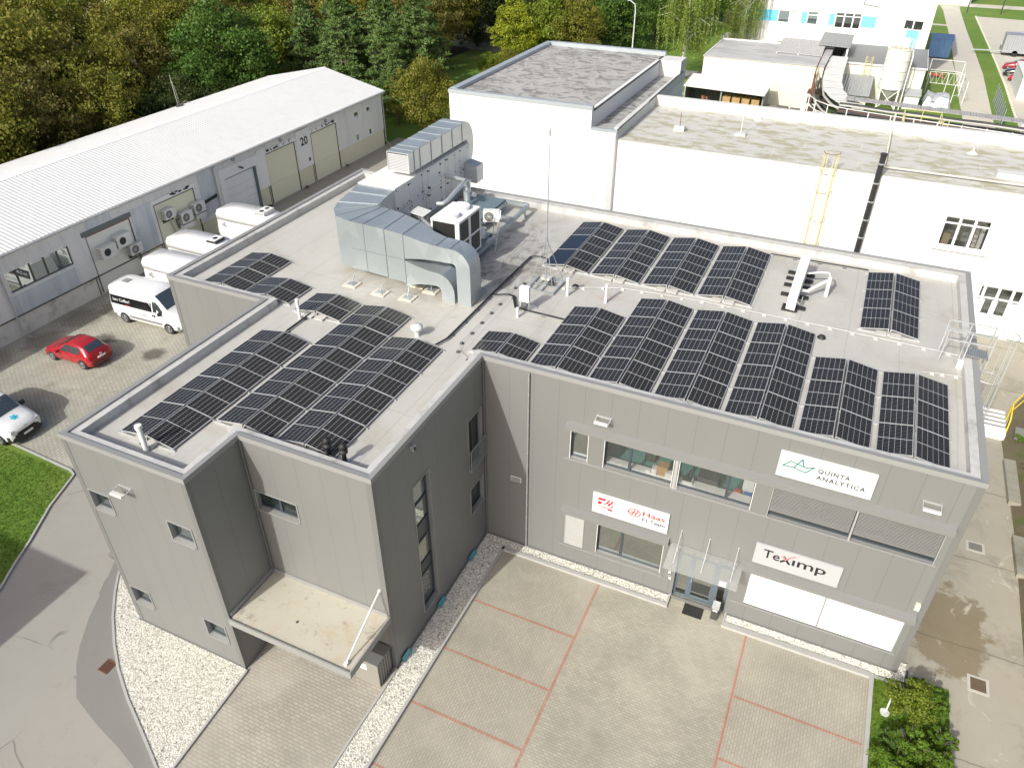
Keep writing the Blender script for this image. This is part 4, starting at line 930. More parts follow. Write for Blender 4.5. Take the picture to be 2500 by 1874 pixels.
for (x, zc, hh, ya, yb) in [(-5.5,9.82,0.6,3.72,5.2),(-4.9,9.86,0.42,3.7,4.9),(-4.3,9.87,0.32,3.68,4.7),(-4.0,9.87,0.31,3.68,4.62)]: secs.append([(x,ya,zc-hh),(x,yb,zc-hh),(x,yb,zc+hh),(x,ya,zc+hh)])
cx, cz = -4.0, 9.32
for k in range(1, 9):
    a = math.pi/2*k/8; ro, ri = 0.86, 0.24
    po = (cx+ro*math.sin(a), cz+ro*math.cos(a)); pi = (cx+ri*math.sin(a), cz+ri*math.cos(a))
    secs.append([(pi[0],3.68,pi[1]),(pi[0],4.6,pi[1]),(po[0],4.6,po[1]),(po[0],3.68,po[1])])
secs.append([(-3.76,3.68,RZ+.003),(-3.76,4.6,RZ+.003),(-3.14,4.6,RZ+.003),(-3.14,3.68,RZ+.003)])
b.loft(secs, 0, True, False, cap=False); b.build('lower_branch', DUCT, t4)
def seam(p, q, o=None, w=0.03):
    b = MB(); b.bar(p, q, w, 0.03); 
    return b
b = MB(); E_ = 0.012
for o, i in list(zip(outer, inner))[1:]: b.bar((*o, zt+E_), (*i, zt+E_), 0.03, 0.03)
for x, ya, yb, z in ((-5.5,3.72,5.22,zt),(-3.9,3.66,4.6,11.41),(-3.25,3.66,4.6,11.40)): b.bar((x,ya,z+E_),(x,yb,z+E_),0.03,0.03)
b.bar((-6.5,3.83,zb),(-6.5,3.83,zt),0.03); b.bar((-5.5,3.71,zb),(-5.5,3.71,zt),0.025); b.bar((-8.3,3.94,10.35),(-5.5,3.71,10.45),0.02); b.bar((-9.75,4.83,10.3),(-8.3,3.94,10.35),0.02); b.bar((-7.6,3.91,zb),(-7.6,3.91,zt),0.015)
b.bar((-3.0,3.68,10.4),(-2.38,3.68,10.4),0.02); b.bar((-2.37,3.68,10.4),(-2.37,4.64,10.4),0.02)
b.build('duct_seam', SEAM, t4)
for (x, y) in ((-8.09,3.3),(-6.52,3.15),(-5.2,3.25),(-5.36,4.5),(-4.6,4.25),(-6.68,4.8),(-9.6,6.2)):
    hgt = 9.25 if x < -5.3 else 9.5
    yy = min(max(y, 3.95), 5) if x > -9 else y
    b = MB(); b.tube([(x,y,RZ+.1),(x,y if y > 3.9 else y+.25,hgt)], 0.025, 8); b.box(x-.16,y-.16,RZ+.075,x+.16,y+.16,RZ+.1); b.build('duct_leg', GALV, t4)
    b = MB(); b.box(x-.32,y-.28,RZ+.003,x+.32,y+.28,RZ+.055); b.box(x-.2,y-.18,RZ+.056,x+.2,y+.18,RZ+.075,1); b.build('foot_slab', [M('pale_slab', (0.60,0.56,0.47), 0.8), CONC], t4)

# chiller
t5 = thing('chiller', 'white chiller cabinet with dark coil grilles on a steel platform', 'chiller', (-4.7, 6.9, 9.55))
cx0, cx1, cy0, cy1, cz0, cz1 = -5.42, -4.02, 5.9, 7.98, 9.56, 11.52
b = MB(); b.box(cx0,cy0,cz0,cx1,cy1,cz0+.08); b.box(cx0,cy0,cz1-.1,cx1,cy1,cz1)
for x in (cx0,cx1-.09):
    for y in (cy0, cy1-.08): b.box(x,y,cz0+.08,x+.09,y+.08,cz1-.1)
b.box(cx1-.06,6.83,cz0+.08,cx1,7.0,cz1-.1); b.box(cx1-.05,cy0+.08,10.45,cx1+.002,6.83,10.53); b.box(cx1-.05,7.0,10.45,cx1+.002,cy1-.08,10.53)
b.build('cabinet', WHITE, t5)
COIL = mat_corr('coil_grille', 'x', 0.03, (0.05,0.05,0.045), (0.08,0.08,0.072), 0.7)
b = MB(); b.box(cx0+.03,cy0+.03,cz0+.08,cx1-.03,cy1-.03,cz1-.1); b.build('coil', COIL, t5)
b = MB()
for y in (6.4, 7.4):
    b.cyl((cx0+cx1)/2, y, cz1, cz1+.16, 0.42, 24); 
b.build('fan_shroud', WHITE, t5)
b = MB()
for k in range(11): b.tube([(cx1-.12,cy0-.001,cz0+.3+k*.14),(cx1-.12,cy0-.006,cz0+.3+k*.14)], 0.025, 8); 
b.build('vent_holes', BLACK, t5)
b = MB()
b.box(cx1-.2,cy0-.004,cz0,cx1-.04,cy0-.001,cz1); b.build('edge_panel', WHITE, t5)
# steel platform
PLT = M('platform_steel', (0.22,0.29,0.31), 0.45, 0.4, var=0.1)
t6 = thing('steel_platform', 'blue-grey steel platform of beams on short posts behind the chiller', 'platform', (-5.5, 9, RZ))
b = MB(); b.box(-5.5,5.7,9.42,-3.95,8.6,9.5); b.box(-7.4,10.6,9.5,-5.5,13.8,9.54); b.box(-5.6,8.6,9.43,-4.3,9.7,9.49); b.build('deck_plate', PLT, t6)
for (p, q) in (((-3.98,5.6,9.36),(-4.25,13.95,9.36)),((-7.4,10.5,9.4),(-7.4,14.0,9.4)),((-5.5,5.7,9.36),(-5.5,13.9,9.36)),((-7.4,13.9,9.4),(-4.25,13.9,9.4)),((-5.5,11.9,9.38),(-4.2,11.9,9.38)),((-5.5,9.7,9.36),(-4.1,9.7,9.36))):
    b = MB(); b.bar(p, q, 0.14, 0.18); b.build('beam', GALV, t6)
for (x, y) in ((-4.1,9.4),(-4.25,13.4),(-5.5,9.4),(-7.3,10.7),(-7.3,13.7),(-4.0,6.0),(-5.4,6.0)):
    b = MB(); b.box(x-.07,y-.07,RZ+.003,x+.07,y+.07,9.3); b.build('post', GALV, t6)
b = MB()
for x in (-4.05,-3.8): b.bar((x,9.0,RZ+.02),(x-.05,9.75,10.7),0.03)
for k in range(4): b.bar((-4.05,9.05+k*.09,RZ+.15+k*.2),(-3.8,9.05+k*.09,RZ+.15+k*.2),0.025)
b.build('access_ladder', ALU, t6)
# small condenser on legs
def split_unit(loc, rz, label, group, kind=0, sc_=1.0, bracket=False, extra=False):
    t = thing('condenser_unit', label, 'air conditioner', loc, rz, group)
    L, D, Hh = 0.8*sc_, 0.3*sc_, 0.58*sc_
    b = LMB(); b.box(-L/2,-D,0,L/2,0,Hh); b.build('casing', OFFW, t)
    b = LMB(); nseg = 24; cx_ = -L*0.13
    r0 = Hh*(0.40 if not kind else 0.30)
    vs = [(cx_+r0*math.cos(2*math.pi*k/nseg), -D-0.004, Hh/2+r0*math.sin(2*math.pi*k/nseg)) for k in range(nseg)]
    b.add(vs, [list(range(nseg))]); b.build('fan_opening', BLACK if kind else DARK, t)
    b = LMB()
    for k in range(6):
        a = math.pi*k/6; b.bar((cx_-r0*math.cos(a),-D-.012,Hh/2-r0*math.sin(a)),(cx_+r0*math.cos(a),-D-.012,Hh/2+r0*math.sin(a)),0.008)
    for q in (0.33,0.66,1.0):
        b.tube([(cx_+r0*q*math.cos(2*math.pi*k/16),-D-.012,Hh/2+r0*q*math.sin(2*math.pi*k/16)) for k in range(17)], 0.006, 4)
    if not kind: b.build('fan_guard', OFFW, t)
    b = LMB()
    for k in range(7): b.box(-L/2-.004, -D+.04, .07+k*Hh*0.125, -L/2-.001, -.04, .11+k*Hh*0.125)
    b.build('side_slots', DARK, t)
    if bracket:
        b = LMB(); b.box(-L/2,-D-.03,-.06,-L/2+.05,.05,-.012); b.box(L/2-.05,-D-.03,-.06,L/2,.05,-.012); b.box(-L/2,0.0,-.3,L/2,.05,-.06); b.build('bracket', DARK, t)
    if extra:
        b = LMB(); b.box(-L/2+.02,-D,-.42,L/2-.02,-.02,-.1); b.build('lower_box', OFFW, t)
    return t
split_unit((-4.75, 10.6, 9.75), R(20), 'small white condenser unit standing on the steel platform behind the chiller', None)
b = MB()
for x in (-5.1,-4.5): b.bar((x,10.55,9.5),(x,10.55,9.75),0.04)
o = b.build('unit_stand', ALU); tag(o, 'pair of thin metal posts under the small condenser on the platform', 'stand')
t = thing('expansion_tank', 'small white cylindrical tank beside the chiller on the platform', 'tank', (-4.5, 8.9, 9.5))
b = MB(); b.tube([(-4.5,8.9,9.52),(-4.5,8.9,9.56),(-4.5,8.9,9.98),(-4.5,8.9,10.06)], [0.16,0.2,0.2,0.1], 20); b.build('vessel', WHITE, t); b = MB(); b.cyl(-4.5,8.9,10.06,10.12,0.04,10); b.build('cap', ALU, t)
# lagged pipes between chiller and unit
t = thing('pipework', 'lagged silver pipes and valves between chiller and white box', 'pipes', (-7, 9, RZ))
LAG = M('lagging', (0.55,0.58,0.59), 0.3, 0.5, var=0.15, scale=6)
for pts, r0 in ((([(-8.45,8.7,10.1),(-7.6,8.7,10.1),(-7.3,8.4,10.1),(-5.5,7.0,10.1),(-5.4,6.8,10.1)]),0.1),(([(-7.5,10.1,10.3),(-7.2,10.1,10.35),(-7.1,10.3,10.4),(-7.2,12.6,10.7),(-8.4,12.8,10.7)]),0.12),(([(-7.7,8.7,10.1),(-7.7,8.7,9.0)]),0.1),(([(-7.3,12.9,10.6),(-7.3,12.9,9.55)]),0.2),(([(-6.9,12.6,10.1),(-6.6,12.4,10.1)]),0.12),(([(-7.1,12.3,10.4),(-6.8,12.1,10.4)]),0.12),(([(-8.45,10.5,10.9),(-8.38,10.5,10.9),(-8.38,10.5,9.6)]),0.03),(([(-8.45,13.2,11.2),(-8.36,13.2,11.2),(-8.36,13.2,9.6)]),0.03)):
    b = MB(); b.tube(pts, r0, 12); b.build('pipe', LAG, t)
b = MB(); b.hexa([(-8.0,8.3,10.42),(-7.2,8.2,10.36),(-7.2,9.0,10.36),(-8.0,9.1,10.42),(-8.0,8.3,10.46),(-7.2,8.2,10.4),(-7.2,9.0,10.4),(-8.0,9.1,10.46)]); b.build('pipe_cover', OFFW, t)
for k in range(5): b = MB(); b.box(-8.1+k*.22,8.5,9.95,-8.02+k*.22,8.75,10.3); b.build('valve', M('valve_grey',(0.3,0.31,0.32),0.4,0.6), t)

# ---------------------------------------------------------------- mast
t = thing('lightning_mast', 'tall thin steel mast with guy rods on a square floor frame', 'mast', (-0.24, 6.7, RZ))
b = MB(); b.tube([(-0.24,6.7,RZ+.05),(-0.24,6.7,13),(-0.24,6.7,14.6),(-0.24,6.7,15.9)], [0.03,0.026,0.02,0.014], 8); b.tube([(-0.24,6.7,15.5),(-0.24,6.7,15.75)],0.035,8); b.tube([(-0.24,6.7,11.05),(-0.24,6.7,11.25)],0.05,8); b.build('pole', GALV, t)
cor = [(-0.85,6.18),(0.36,6.10),(0.36,7.38),(-0.85,7.44)]
for c in cor:
    b = MB(); b.tube([(*c,RZ+.08),(-0.24,6.7,11.15)], 0.014, 6); b.build('guy_rod', GALV, t)
b = MB()
for a, c in zip(cor, cor[1:]+cor[:1]): b.bar((*a,RZ+.06),(*c,RZ+.06),0.06,0.05)
b.bar((-0.24,6.14,RZ+.06),(-0.24,7.4,RZ+.06),0.05); b.bar((-0.85,6.8,RZ+.06),(0.36,6.74,RZ+.06),0.05); b.bar((-0.55,6.16,RZ+.06),(-0.55,7.42,RZ+.06),0.03)
b.build('base_frame', GALV, t)
b = MB(); b.box(-0.65,7.1,RZ+.09,-0.2,7.42,RZ+.2); b.box(-0.15,6.7,RZ+.09,0.05,6.95,RZ+.25,1); b.build('ballast_block', [BALL, DARK], t)
# inverter box on a stand
t = thing('inverter_box', 'white electrical cabinet on short legs with black cables', 'cabinet', (-0.2, 4.4, RZ))
b = MB(); b.box(-0.42,4.3,9.35,-0.02,4.5,10.02); b.build('cabinet', WHITE, t)
b = MB(); b.bar((-0.4,4.42,RZ),(-0.4,4.42,9.35),0.03); b.bar((-0.04,4.42,RZ),(-0.04,4.42,9.35),0.03); b.bar((-0.04,4.45,9.3),(0.2,4.75,RZ+.02),0.03); b.bar((-0.4,4.45,9.3),(-0.2,4.8,RZ+.02),0.03); b.build('stand', ALU, t)
b = MB()
for k in range(6): b.tube([(-0.36+k*.055,4.4,9.36),(-0.36+k*.055,4.36,9.15),(-0.4+k*.04,4.3,RZ+.05)], 0.016, 6)
b.build('cable', BLACK, t)
# vent pipes: white plastic stand pipes
def vent_pipe(x, y, h, label, cap=True, r_=0.06):
    b = MB(); b.tube([(x,y,RZ+.003),(x,y,RZ+h)], r_, 14)
    if cap: b.tube([(x,y,RZ+h-.02),(x,y,RZ+h+.1)], r_*1.35, 14)
    tag(b.build('vent_pipe', OFFW), label, 'vent pipe', 'white vent pipes on the roof')
vent_pipe(0.92, 6.36, 0.75, 'white vent pipe just right of the mast frame')
vent_pipe(2.62, 6.47, 0.75, 'white vent pipe between the front and rear solar rows, right of another')
vent_pipe(-0.27, 3.76, 0.45, 'short white vent pipe in front of the electrical cabinet', False)
vent_pipe(-8.35, -0.05, 0.78, 'white vent pipe beside the single panel pair on the left wing')
vent_pipe(-7.5, -8.95, 0.95, 'stout white vent pipe at the front corner of the left wing', True, 0.085)
t = thing('exhaust_cowl', 'low round white ventilator between the panels and the cable run', 'ventilator', (-3.3, 0.9, RZ))
b = MB(); b.tube([(-3.25,0.75,RZ),(-3.25,0.75,RZ+.3)], 0.1, 16); b.tube([(-3.25,0.75,RZ+.3),(-3.25,0.75,RZ+.34),(-3.25,0.75,RZ+.46),(-3.25,0.75,RZ+.5)], [0.2,0.24,0.24,0.1], 20); b.build('cowl', OFFW, t)
b = MB(); b.cyl(-3.25,0.75,RZ+.36,RZ+.38,0.245,20); b.build('cowl_ring', ALU, t)
for x, y, l in ((-1.42,-6.78,'black finned vent cowl nearest the front corner coping'),(-2.05,-6.75,'black finned vent cowl beside the front end of the solar array')):
    b = MB(); b.tube([(x,y,RZ),(x,y,RZ+.42),(x,y,RZ+.44),(x,y,RZ+.52),(x,y,RZ+.53),(x,y,RZ+.62),(x,y,RZ+.63),(x,y,RZ+.74),(x,y,RZ+.78)], [.07,.07,.14,.14,.1,.1,.14,.1,.03], 16)
    tag(b.build('vent_cowl', BLACK), l, 'vent cowl', 'black vent cowls at the front corner')
for x, y, l in ((0.96,7.22,'black domed roof drain between mast and rear arrays'),(11.29,7.3,'black domed roof drain right of the four-panel arrays')):
    b = MB(); b.tube([(x,y,RZ+.004),(x,y,RZ+.03),(x,y,RZ+.1),(x,y,RZ+.15)], [0.17,0.16,0.12,0.03], 18); tag(b.build('roof_drain', BLACK), l, 'roof drain', 'black roof drains')
# dark and pale holders of the conductor wire
def holder(x, y, dark, lab):
    b = MB()
    if dark: b.tube([(x,y,RZ+.003),(x,y,RZ+.04),(x,y,RZ+.09)], [.085,.08,.03], 12)
    else: b.hexa([(x-.08,y-.05,RZ+.003),(x+.08,y-.05,RZ+.003),(x+.08,y+.05,RZ+.003),(x-.08,y+.05,RZ+.003),(x-.05,y-.04,RZ+.07),(x+.05,y-.04,RZ+.07),(x+.05,y+.04,RZ+.07),(x-.05,y+.04,RZ+.07)])
    tag(b.build('wire_holder', DARK if dark else BALL), lab, 'wire holder', 'dark wire holders by the inner corner' if dark else 'pale wire holders along the white conductor line')
for k, (x, y) in enumerate(((-0.63,0.02),(-1.23,0.38),(-1.39,0.98),(-1.37,1.81),(-1.38,2.7),(-1.37,3.58),(-1.37,4.41),(-1.39,6.01),(-1.19,6.55))): holder(x, y, True, 'small round black wire holder, %s from the inner corner towards the mast' % ORD[k])
line = [(0.55,6.87),(1.41,7.24),(2.15,7.58),(2.87,7.84),(4.5,8.02),(6.36,8.16),(8.81,8.14),(11.08,8.15),(13.44,8.08),(15.39,8.05),(16.2,8.0)]
def along(ln, d):
    out = []; acc = 0
    for (xa, ya), (xb, yb) in zip(ln, ln[1:]):
        L = math.hypot(xb-xa, yb-ya)
        while acc < L: out.append((xa+(xb-xa)*acc/L, ya+(yb-ya)*acc/L)); acc += d
        acc -= L
    return out
for k, (x, y) in enumerate(along(line, 0.86)): holder(x, y, False, 'small pale block under the white wire, %s from the mast' % ORD[k])
for k, (x, y) in enumerate(((15.25,6.33),(15.6,6.38),(16.05,6.44))): holder(x, y, False, '%s of three small pale blocks near the right parapet, counted from the left' % ORD[k])
def wire(name, pts, r0, mat, label, cat): b = MB(); b.tube(pts, r0, 6); return tag(b.build(name, mat), label, cat)
wire('conductor_wire', [(x, y, RZ+.075) for x, y in line], 0.012, OFFW, 'thin white lightning conductor wire running across the roof between the panel rows', 'wire')
wire('conductor_wire', [(14.9,6.25,RZ+.05),(15.25,6.33,RZ+.075),(16.25,6.47,RZ+.075)], 0.01, OFFW, 'short white conductor wire near the right parapet', 'wire')
wire('conductor_wire', [(-0.6,0.02,RZ+.1),(-1.23,0.4,RZ+.1),(-1.39,0.98,RZ+.1),(-1.37,4.41,RZ+.1),(-1.39,6.0,RZ+.1),(-1.19,6.55,RZ+.1),(-0.8,6.7,RZ+.08)], 0.008, GALV, 'fine grey conductor wire over the black holders', 'wire')
# cable trays
def tray(pts, label, wdt=0.12, dots=True):
    t = thing('cable_tray', label, 'cable tray', (pts[0][0], pts[0][1], RZ))
    b = MB()
    for p, q in zip(pts, pts[1:]): b.bar((*p,RZ+.06),(*q,RZ+.06),wdt,0.02)
    b.build('tray', ALU, t)
    b = MB()
    for k in (-0.3, 0.05, 0.3): b.tube([(x+k*wdt*.7, y+k*wdt*.7, RZ+.095) for x, y in pts], 0.022, 6)
    b.build('cable', BLACK, t)
    for x, y in along(pts, 1.1):
        b = MB(); b.box(x-.09,y-.05,RZ+.003,x+.09,y+.05,RZ+.05); b.build('tray_foot', DARK, t)
tray([(-0.95,9.15),(-1.6,9.25),(-1.98,9.1),(-2.02,5.0),(-2.02,1.0),(-2.2,0.4)], 'long cable tray with black cables beside the duct down-pipes')
tray([(-2.02,4.9),(-1.38,5.25),(-1.1,5.2),(-0.62,4.35),(-0.1,4.3),(1.6,4.25)], 'cable tray bending past the white electrical cabinet to the panels')
tray([(-8.1,-1.15),(-8.1,0.35)], 'short cable run joining the single panel pair to the western array', 0.08)
tray([(8.28,14.12),(12.56,14.22)], 'dark cable run along the rear parapet to the lone rear array', 0.08)
# slanting white box on black feet
t = thing('condenser_row', 'tall narrow white box on black rubber strips with a curved white hose', 'ventilation unit', (9.85, 10.9, RZ))
b = MB(); b.hexa([(9.66,8.95,RZ+.1),(10.02,8.9,RZ+.1),(10.08,12.3,RZ+.1),(9.68,12.35,RZ+.1),(9.66,8.95,9.6),(10.02,8.9,9.6),(10.08,12.3,9.98),(9.68,12.35,9.98)])
b.build('casing', WHITE, t)
for k, y in enumerate((9.02,9.32,10.35,11.3,11.98,12.6)):
    b = MB(); b.box(9.28 if k > 1 else 9.5,y-.1,RZ+.004,10.42 if k > 0 else 10.12,y+.1,RZ+.1); b.build('rubber_foot', BLACK, t)
b = MB(); b.tube([(10.05,10.2,9.35),(10.3,10.3,9.3),(10.8,10.9,9.5),(11.07,11.1,9.62)], 0.07, 10); b.tube([(10.1,11.6,9.5),(10.6,11.7,9.6),(11.0,11.5,9.75),(11.1,11.15,9.65)], 0.045, 8); b.tube([(11.07,11.15,9.72),(11.07,10.9,RZ+.01)], 0.085, 12); b.tube([(10.02,9.0,9.4),(10.15,9.0,9.3),(10.2,9.3,9.1),(10.2,9.9,9.2)], 0.015, 6); b.build('hose', OFFW, t)
# caged access ladder on the right wall
t = thing('caged_ladder', 'galvanised ladder with safety cage and handrails rising over the right parapet', 'ladder', (16.8, 7.7, 0))
STEEL = M('ladder_steel', (0.60,0.62,0.63), 0.35, 0.5, var=0.03)
ly0, ly1 = 7.35, 7.95
b = MB()
for y in (ly0, ly1): b.bar((16.98,y,1.2),(16.98,y,10.4),0.05,0.04)
b.build('stile', STEEL, t)
b = MB()
for k in range(30): b.tube([(16.98,ly0,1.4+k*.28),(16.98,ly1,1.4+k*.28)], 0.014, 6)
o = b.build('rungs', STEEL, t)
for z in (3.6, 5.2, 6.8, 8.5, 10.35):
    b = MB(); pts = [(16.98,ly0-.05,z)]+[(17.3+.42*math.sin(a), 7.65-.42*math.cos(a), z) for a in [math.pi*k/10 for k in range(11)]]+[(16.98,ly1+.05,z)]
    b.tube(pts, 0.018, 6); b.build('cage_hoop', STEEL, t)
for a in (0.25, 0.4, 0.6, 0.8, 1.0, 1.0):
    pass
for k in (1, 3, 5, 7, 9):
    a = math.pi*k/10; b = MB(); b.bar((17.3+.42*math.sin(a),7.65-.42*math.cos(a),3.6),(17.3+.42*math.sin(a),7.65-.42*math.cos(a),10.35),0.03,0.01); b.build('cage_strip', STEEL, t)
b = MB()
for y in (ly0-.05, ly1+.05):
    for z in (10.38, 9.95): b.bar((16.98,y,z),(15.45,y,z),0.035)
    b.bar((15.45,y,z),(15.45,y,10.38),0.035); b.bar((16.2,y,RZ),(16.2,y,10.38),0.035); b.bar((15.45,y,9.95),(15.45,y,RZ+.1),0.03)
b.build('handrail', STEEL, t)
b = MB(); b.box(16.2,ly0+.02,H+.08,16.98,ly1-.02,H+.11); b.bar((16.2,ly0,H+.1),(16.98,ly0,H+.1),0.04,0.06); b.bar((16.2,ly1,H+.1),(16.98,ly1,H+.1),0.04,0.06); b.build('step_grating', mat_corr('grating', 'x', 0.06, (0.5,0.52,0.53), (0.58,0.6,0.6), 0.4, 0.4), t)
b = MB(); b.box(16.05,ly0-.2,RZ+.003,16.24,ly0-.02,RZ+.3); b.build('foot_block', OFFW, t)

# ---------------------------------------------------------------- small things on the ground in front
t = thing('ashtray_bin', 'dark standing litter bin with silver top right of the entrance door', 'bin', (10.07, -0.3, 0))
b = MB(); b.box(9.94,-0.44,0.01,10.2,-0.18,0.62); b.build('bin_body', DARK, t)
b = MB(); b.box(9.93,-0.45,0.62,10.21,-0.17,0.8); b.build('bin_lid', ALU, t); b = MB(); b.box(9.98,-0.455,0.5,10.16,-0.44,0.58); b.build('bin_slot', OFFW, t)
b = MB(); b.box(8.88,-0.66,0.012,9.64,-0.12,0.035); 
for k in range(13): b.box(8.9+k*.058,-0.65,0.036,8.925+k*.058,-0.13,0.045)
for k in range(9): b.box(8.89,-0.64+k*.06,0.0365,9.63,-0.62+k*.06,0.0445)
tag(b.build('door_mat', BLACK), 'black ribbed rubber mat in front of the glass entrance door', 'door mat')
t = thing('metal_cage', 'grey perforated metal cabinet under the loading canopy', 'cabinet', (-0.6, -8.0, 0))
PERF, tt, bs = newmat('perforated'); n = N(tt); v = n.n('ShaderNodeTexVoronoi'); v.inputs['Scale'].default_value = 7; v.inputs['Randomness'].default_value = 0.0
tt.links.new(n.pos(), v.inputs['Vector']); tt.links.new(n.mix(n.math('LESS_THAN', v.outputs['Distance'], 0.36), (0.26,0.25,0.22), (0.03,0.03,0.03)), bs.inputs['Base Color']); bs.inputs['Roughness'].default_value = 0.5
b = MB(); b.box(-1.15,-8.36,0.01,-0.14,-7.52,1.25); b.build('casing', PERF, t); b = MB(); b.box(-1.17,-8.38,1.25,-0.12,-7.5,1.29); b.build('lid', M('cage_lid',(0.16,0.16,0.15),0.5), t)
b = MB(); b.box(-0.9,-8.375,0.75,-0.62,-8.361,1.05); b.build('notice', WHITE, t)
b = MB(); b.box(-4.6,-8.3,0.01,-4.5,-8.0,0.12); tag(b.build('door_stop', ALU), 'small metal box on the paving under the loading canopy', 'floor box')
# ---------------------------------------------------------------- vehicles (local frame: front towards +x, z up)
def paint(name, col, rough=0.25):
    m, t, b = newmat(name); b.inputs['Base Color'].default_value = (*col, 1); b.inputs['Roughness'].default_value = rough
    b.inputs['Coat Weight'].default_value = 0.7; b.inputs['Coat Roughness'].default_value = 0.06; return m
P_WHITE = paint('paint_white', (0.80, 0.80, 0.80)); P_RED = paint('paint_red', (0.36, 0.012, 0.018)); P_BLACK = paint('paint_black', (0.015, 0.015, 0.018)); P_MAROON = paint('paint_maroon', (0.30, 0.01, 0.02))
TYRE = M('tyre', (0.018, 0.018, 0.018), 0.8); RIM = M('rim', (0.45, 0.46, 0.47), 0.35, 0.6); PLAST = M('grey_plastic', (0.16, 0.165, 0.17), 0.6); BPLAST = M('black_plastic', (0.02, 0.02, 0.022), 0.5)
CARGL = mix_glass('car_glass', 0.16, (0.03, 0.045, 0.05), 0.9); LAMPG = M('lamp_lens', (0.62, 0.64, 0.66), 0.15, 0.2, var=0.05); TAIL = M('tail_lens', (0.45, 0.01, 0.01), 0.2)
def vehicle(name, label, cat, loc, rz, st, col, wheels, wr=0.31, glass=(), group=None, plates=True, bumper=None, lamps=True, mirror=None, doors=()):
    """st: (x, zbot, zbelt, ztop, hw_low, hw_belt, hw_top) front to rear"""
    t = thing(name, label, cat, loc, rz, group)
    def ring(s):
        x, zb, ze, zt, a, c, d = s; zm = zb+(ze-zb)*0.45
        h = [(0,zb),(a*.92,zb),(a,zb+.08),(a*1.0+(c-a)*.7,zm),(c,ze),(d+(c-d)*.25,ze+(zt-ze)*.62) if zt-ze > .3 else (d+(c-d)*.5,ze+(zt-ze)*.4),(d,zt-.07 if zt-ze > .2 else zt-(zt-ze)*.3),(d*.86,zt-.012),(d*.45,zt+.012),(0,zt+.018)]
        return [(x, -y, z) for y, z in h]+[(x, y, z) for y, z in h[-2:0:-1]]
    # smooth interpolation between stations
    b = LMB(); b.loft([ring(s) for s in st], 0); b.build('body', col, t)
    def interp(x):
        for s0, s1 in zip(st, st[1:]):
            if (s0[0] >= x >= s1[0]): 
                k = (s0[0]-x)/(s0[0]-s1[0]); return [s0[i]+(s1[i]-s0[i])*k for i in range(7)]
        return st[-1]
    def side(x, z, off=0.012):
        s = interp(x); x_, zb, ze, zt, a, c, d = s
        if z <= ze: y = c-(c-a)*max(0, (ze-z)/(ze-zb))*0.5
        else:
            k = (z-ze)/max(.01, (zt-ze))
            y = c+(d+(c-d)*.25-c)*min(1, k/.62) if k < .62 else d+(c-d)*.25+(-(c-d)*.25)*min(1, (k-.62)/.3)
        return y+off
    def top(x, off=0.014): s = interp(x); return s[3]+off
    for g in glass:
        if g[0] == 'side':           # polygon of (x, z); both sides
            for sgn in (-1, 1):
                b = LMB(); pts = [(x, sgn*side(x, z), z) for x, z in g[1]]
                n = len(pts); b.add(pts, [list(range(n)) if sgn < 0 else list(range(n))[::-1]]); b.build(g[2] if len(g) > 2 else 'side_window', g[3] if len(g) > 3 else CARGL, t)
        if g[0] == 'screen':         # x0 (low edge), x1 (high edge), inset
            _, xa, xb, wa, wb, nm = g
            b = LMB(); k = 6; rows = []
            for i in range(k+1):
                x = xa+(xb-xa)*i/k; s = interp(x); w_ = (wa+(wb-wa)*i/k)*s[6]
                z = s[3]; rows.append([(x, y_*w_, z+0.018+0.012*(1-abs(y_))) for y_ in (-1,-.86,-.45,0,.45,.86,1)])
                rows[-1][0] = (x, -w_, z-.01+.014); rows[-1][-1] = (x, w_, z-.01+.014)
            b.loft(rows, 0, False, True, False); b.build(nm, CARGL, t)
        if g[0] == 'rear':           # flat pane on the rear end; z0, z1, half widths
            _, z0, z1, w0, w1, nm, mt = g; x0 = st[-1][0]-0.012
            b = LMB(); b.add([(x0,-w0,z0),(x0,w0,z0),(x0,w1,z1),(x0,-w1,z1)], [(0,3,2,1)]); b.build(nm, mt, t)
    for x in wheels:
        for sgn in (-1, 1):
            hw = interp(x)[4]*1.0; y = sgn*(hw-0.08)
            b = LMB(); b.tube([(x,y-sgn*.1,wr),(x,y+sgn*.095,wr)], wr*1.13, 24); ar = b.build('wheel_arch', BPLAST, t)
            b = LMB(); b.tube([(x,y-sgn*.1,wr),(x,y+sgn*.1,wr),(x,y+sgn*.115,wr)], [wr,wr,wr*.93], 24); w_ = b.build('wheel', TYRE, t)
            b = LMB(); yo = y+sgn*.118
            for k in range(9):
                a = 2*math.pi*k/9; b.bar((x+.05*math.cos(a),yo,wr+.05*math.sin(a)),(x+wr*.63*math.cos(a),yo,wr+wr*.63*math.sin(a)),wr*.2,.012)
            b.tube([(x+wr*.64*math.cos(2*math.pi*k/20),yo,wr+wr*.64*math.sin(2*math.pi*k/20)) for k in range(21)], wr*.05, 6); b.tube([(x,yo-.004,wr),(x,yo+.004,wr)], wr*.17, 12); b.build('rim', RIM, w_)
    if bumper:
        for (x0, x1, z0, z1, mt) in bumper:
            b = LMB(); rs = []
            for x in (x0, (x0+x1)/2, x1):
                s = interp(min(max(x, st[-1][0]), st[0][0])); h = s[4]+(s[5]-s[4])*.5+.02 + (0 if st[-1][0] < x < st[0][0] else -.12)
                rs.append([(x,-h,z0),(x,h,z0),(x,h,z1),(x,-h,z1)])
            b.loft(rs, 0, True, False); b.build('bumper' if x1-x0 < 1.5 else 'side_trim', mt, t)
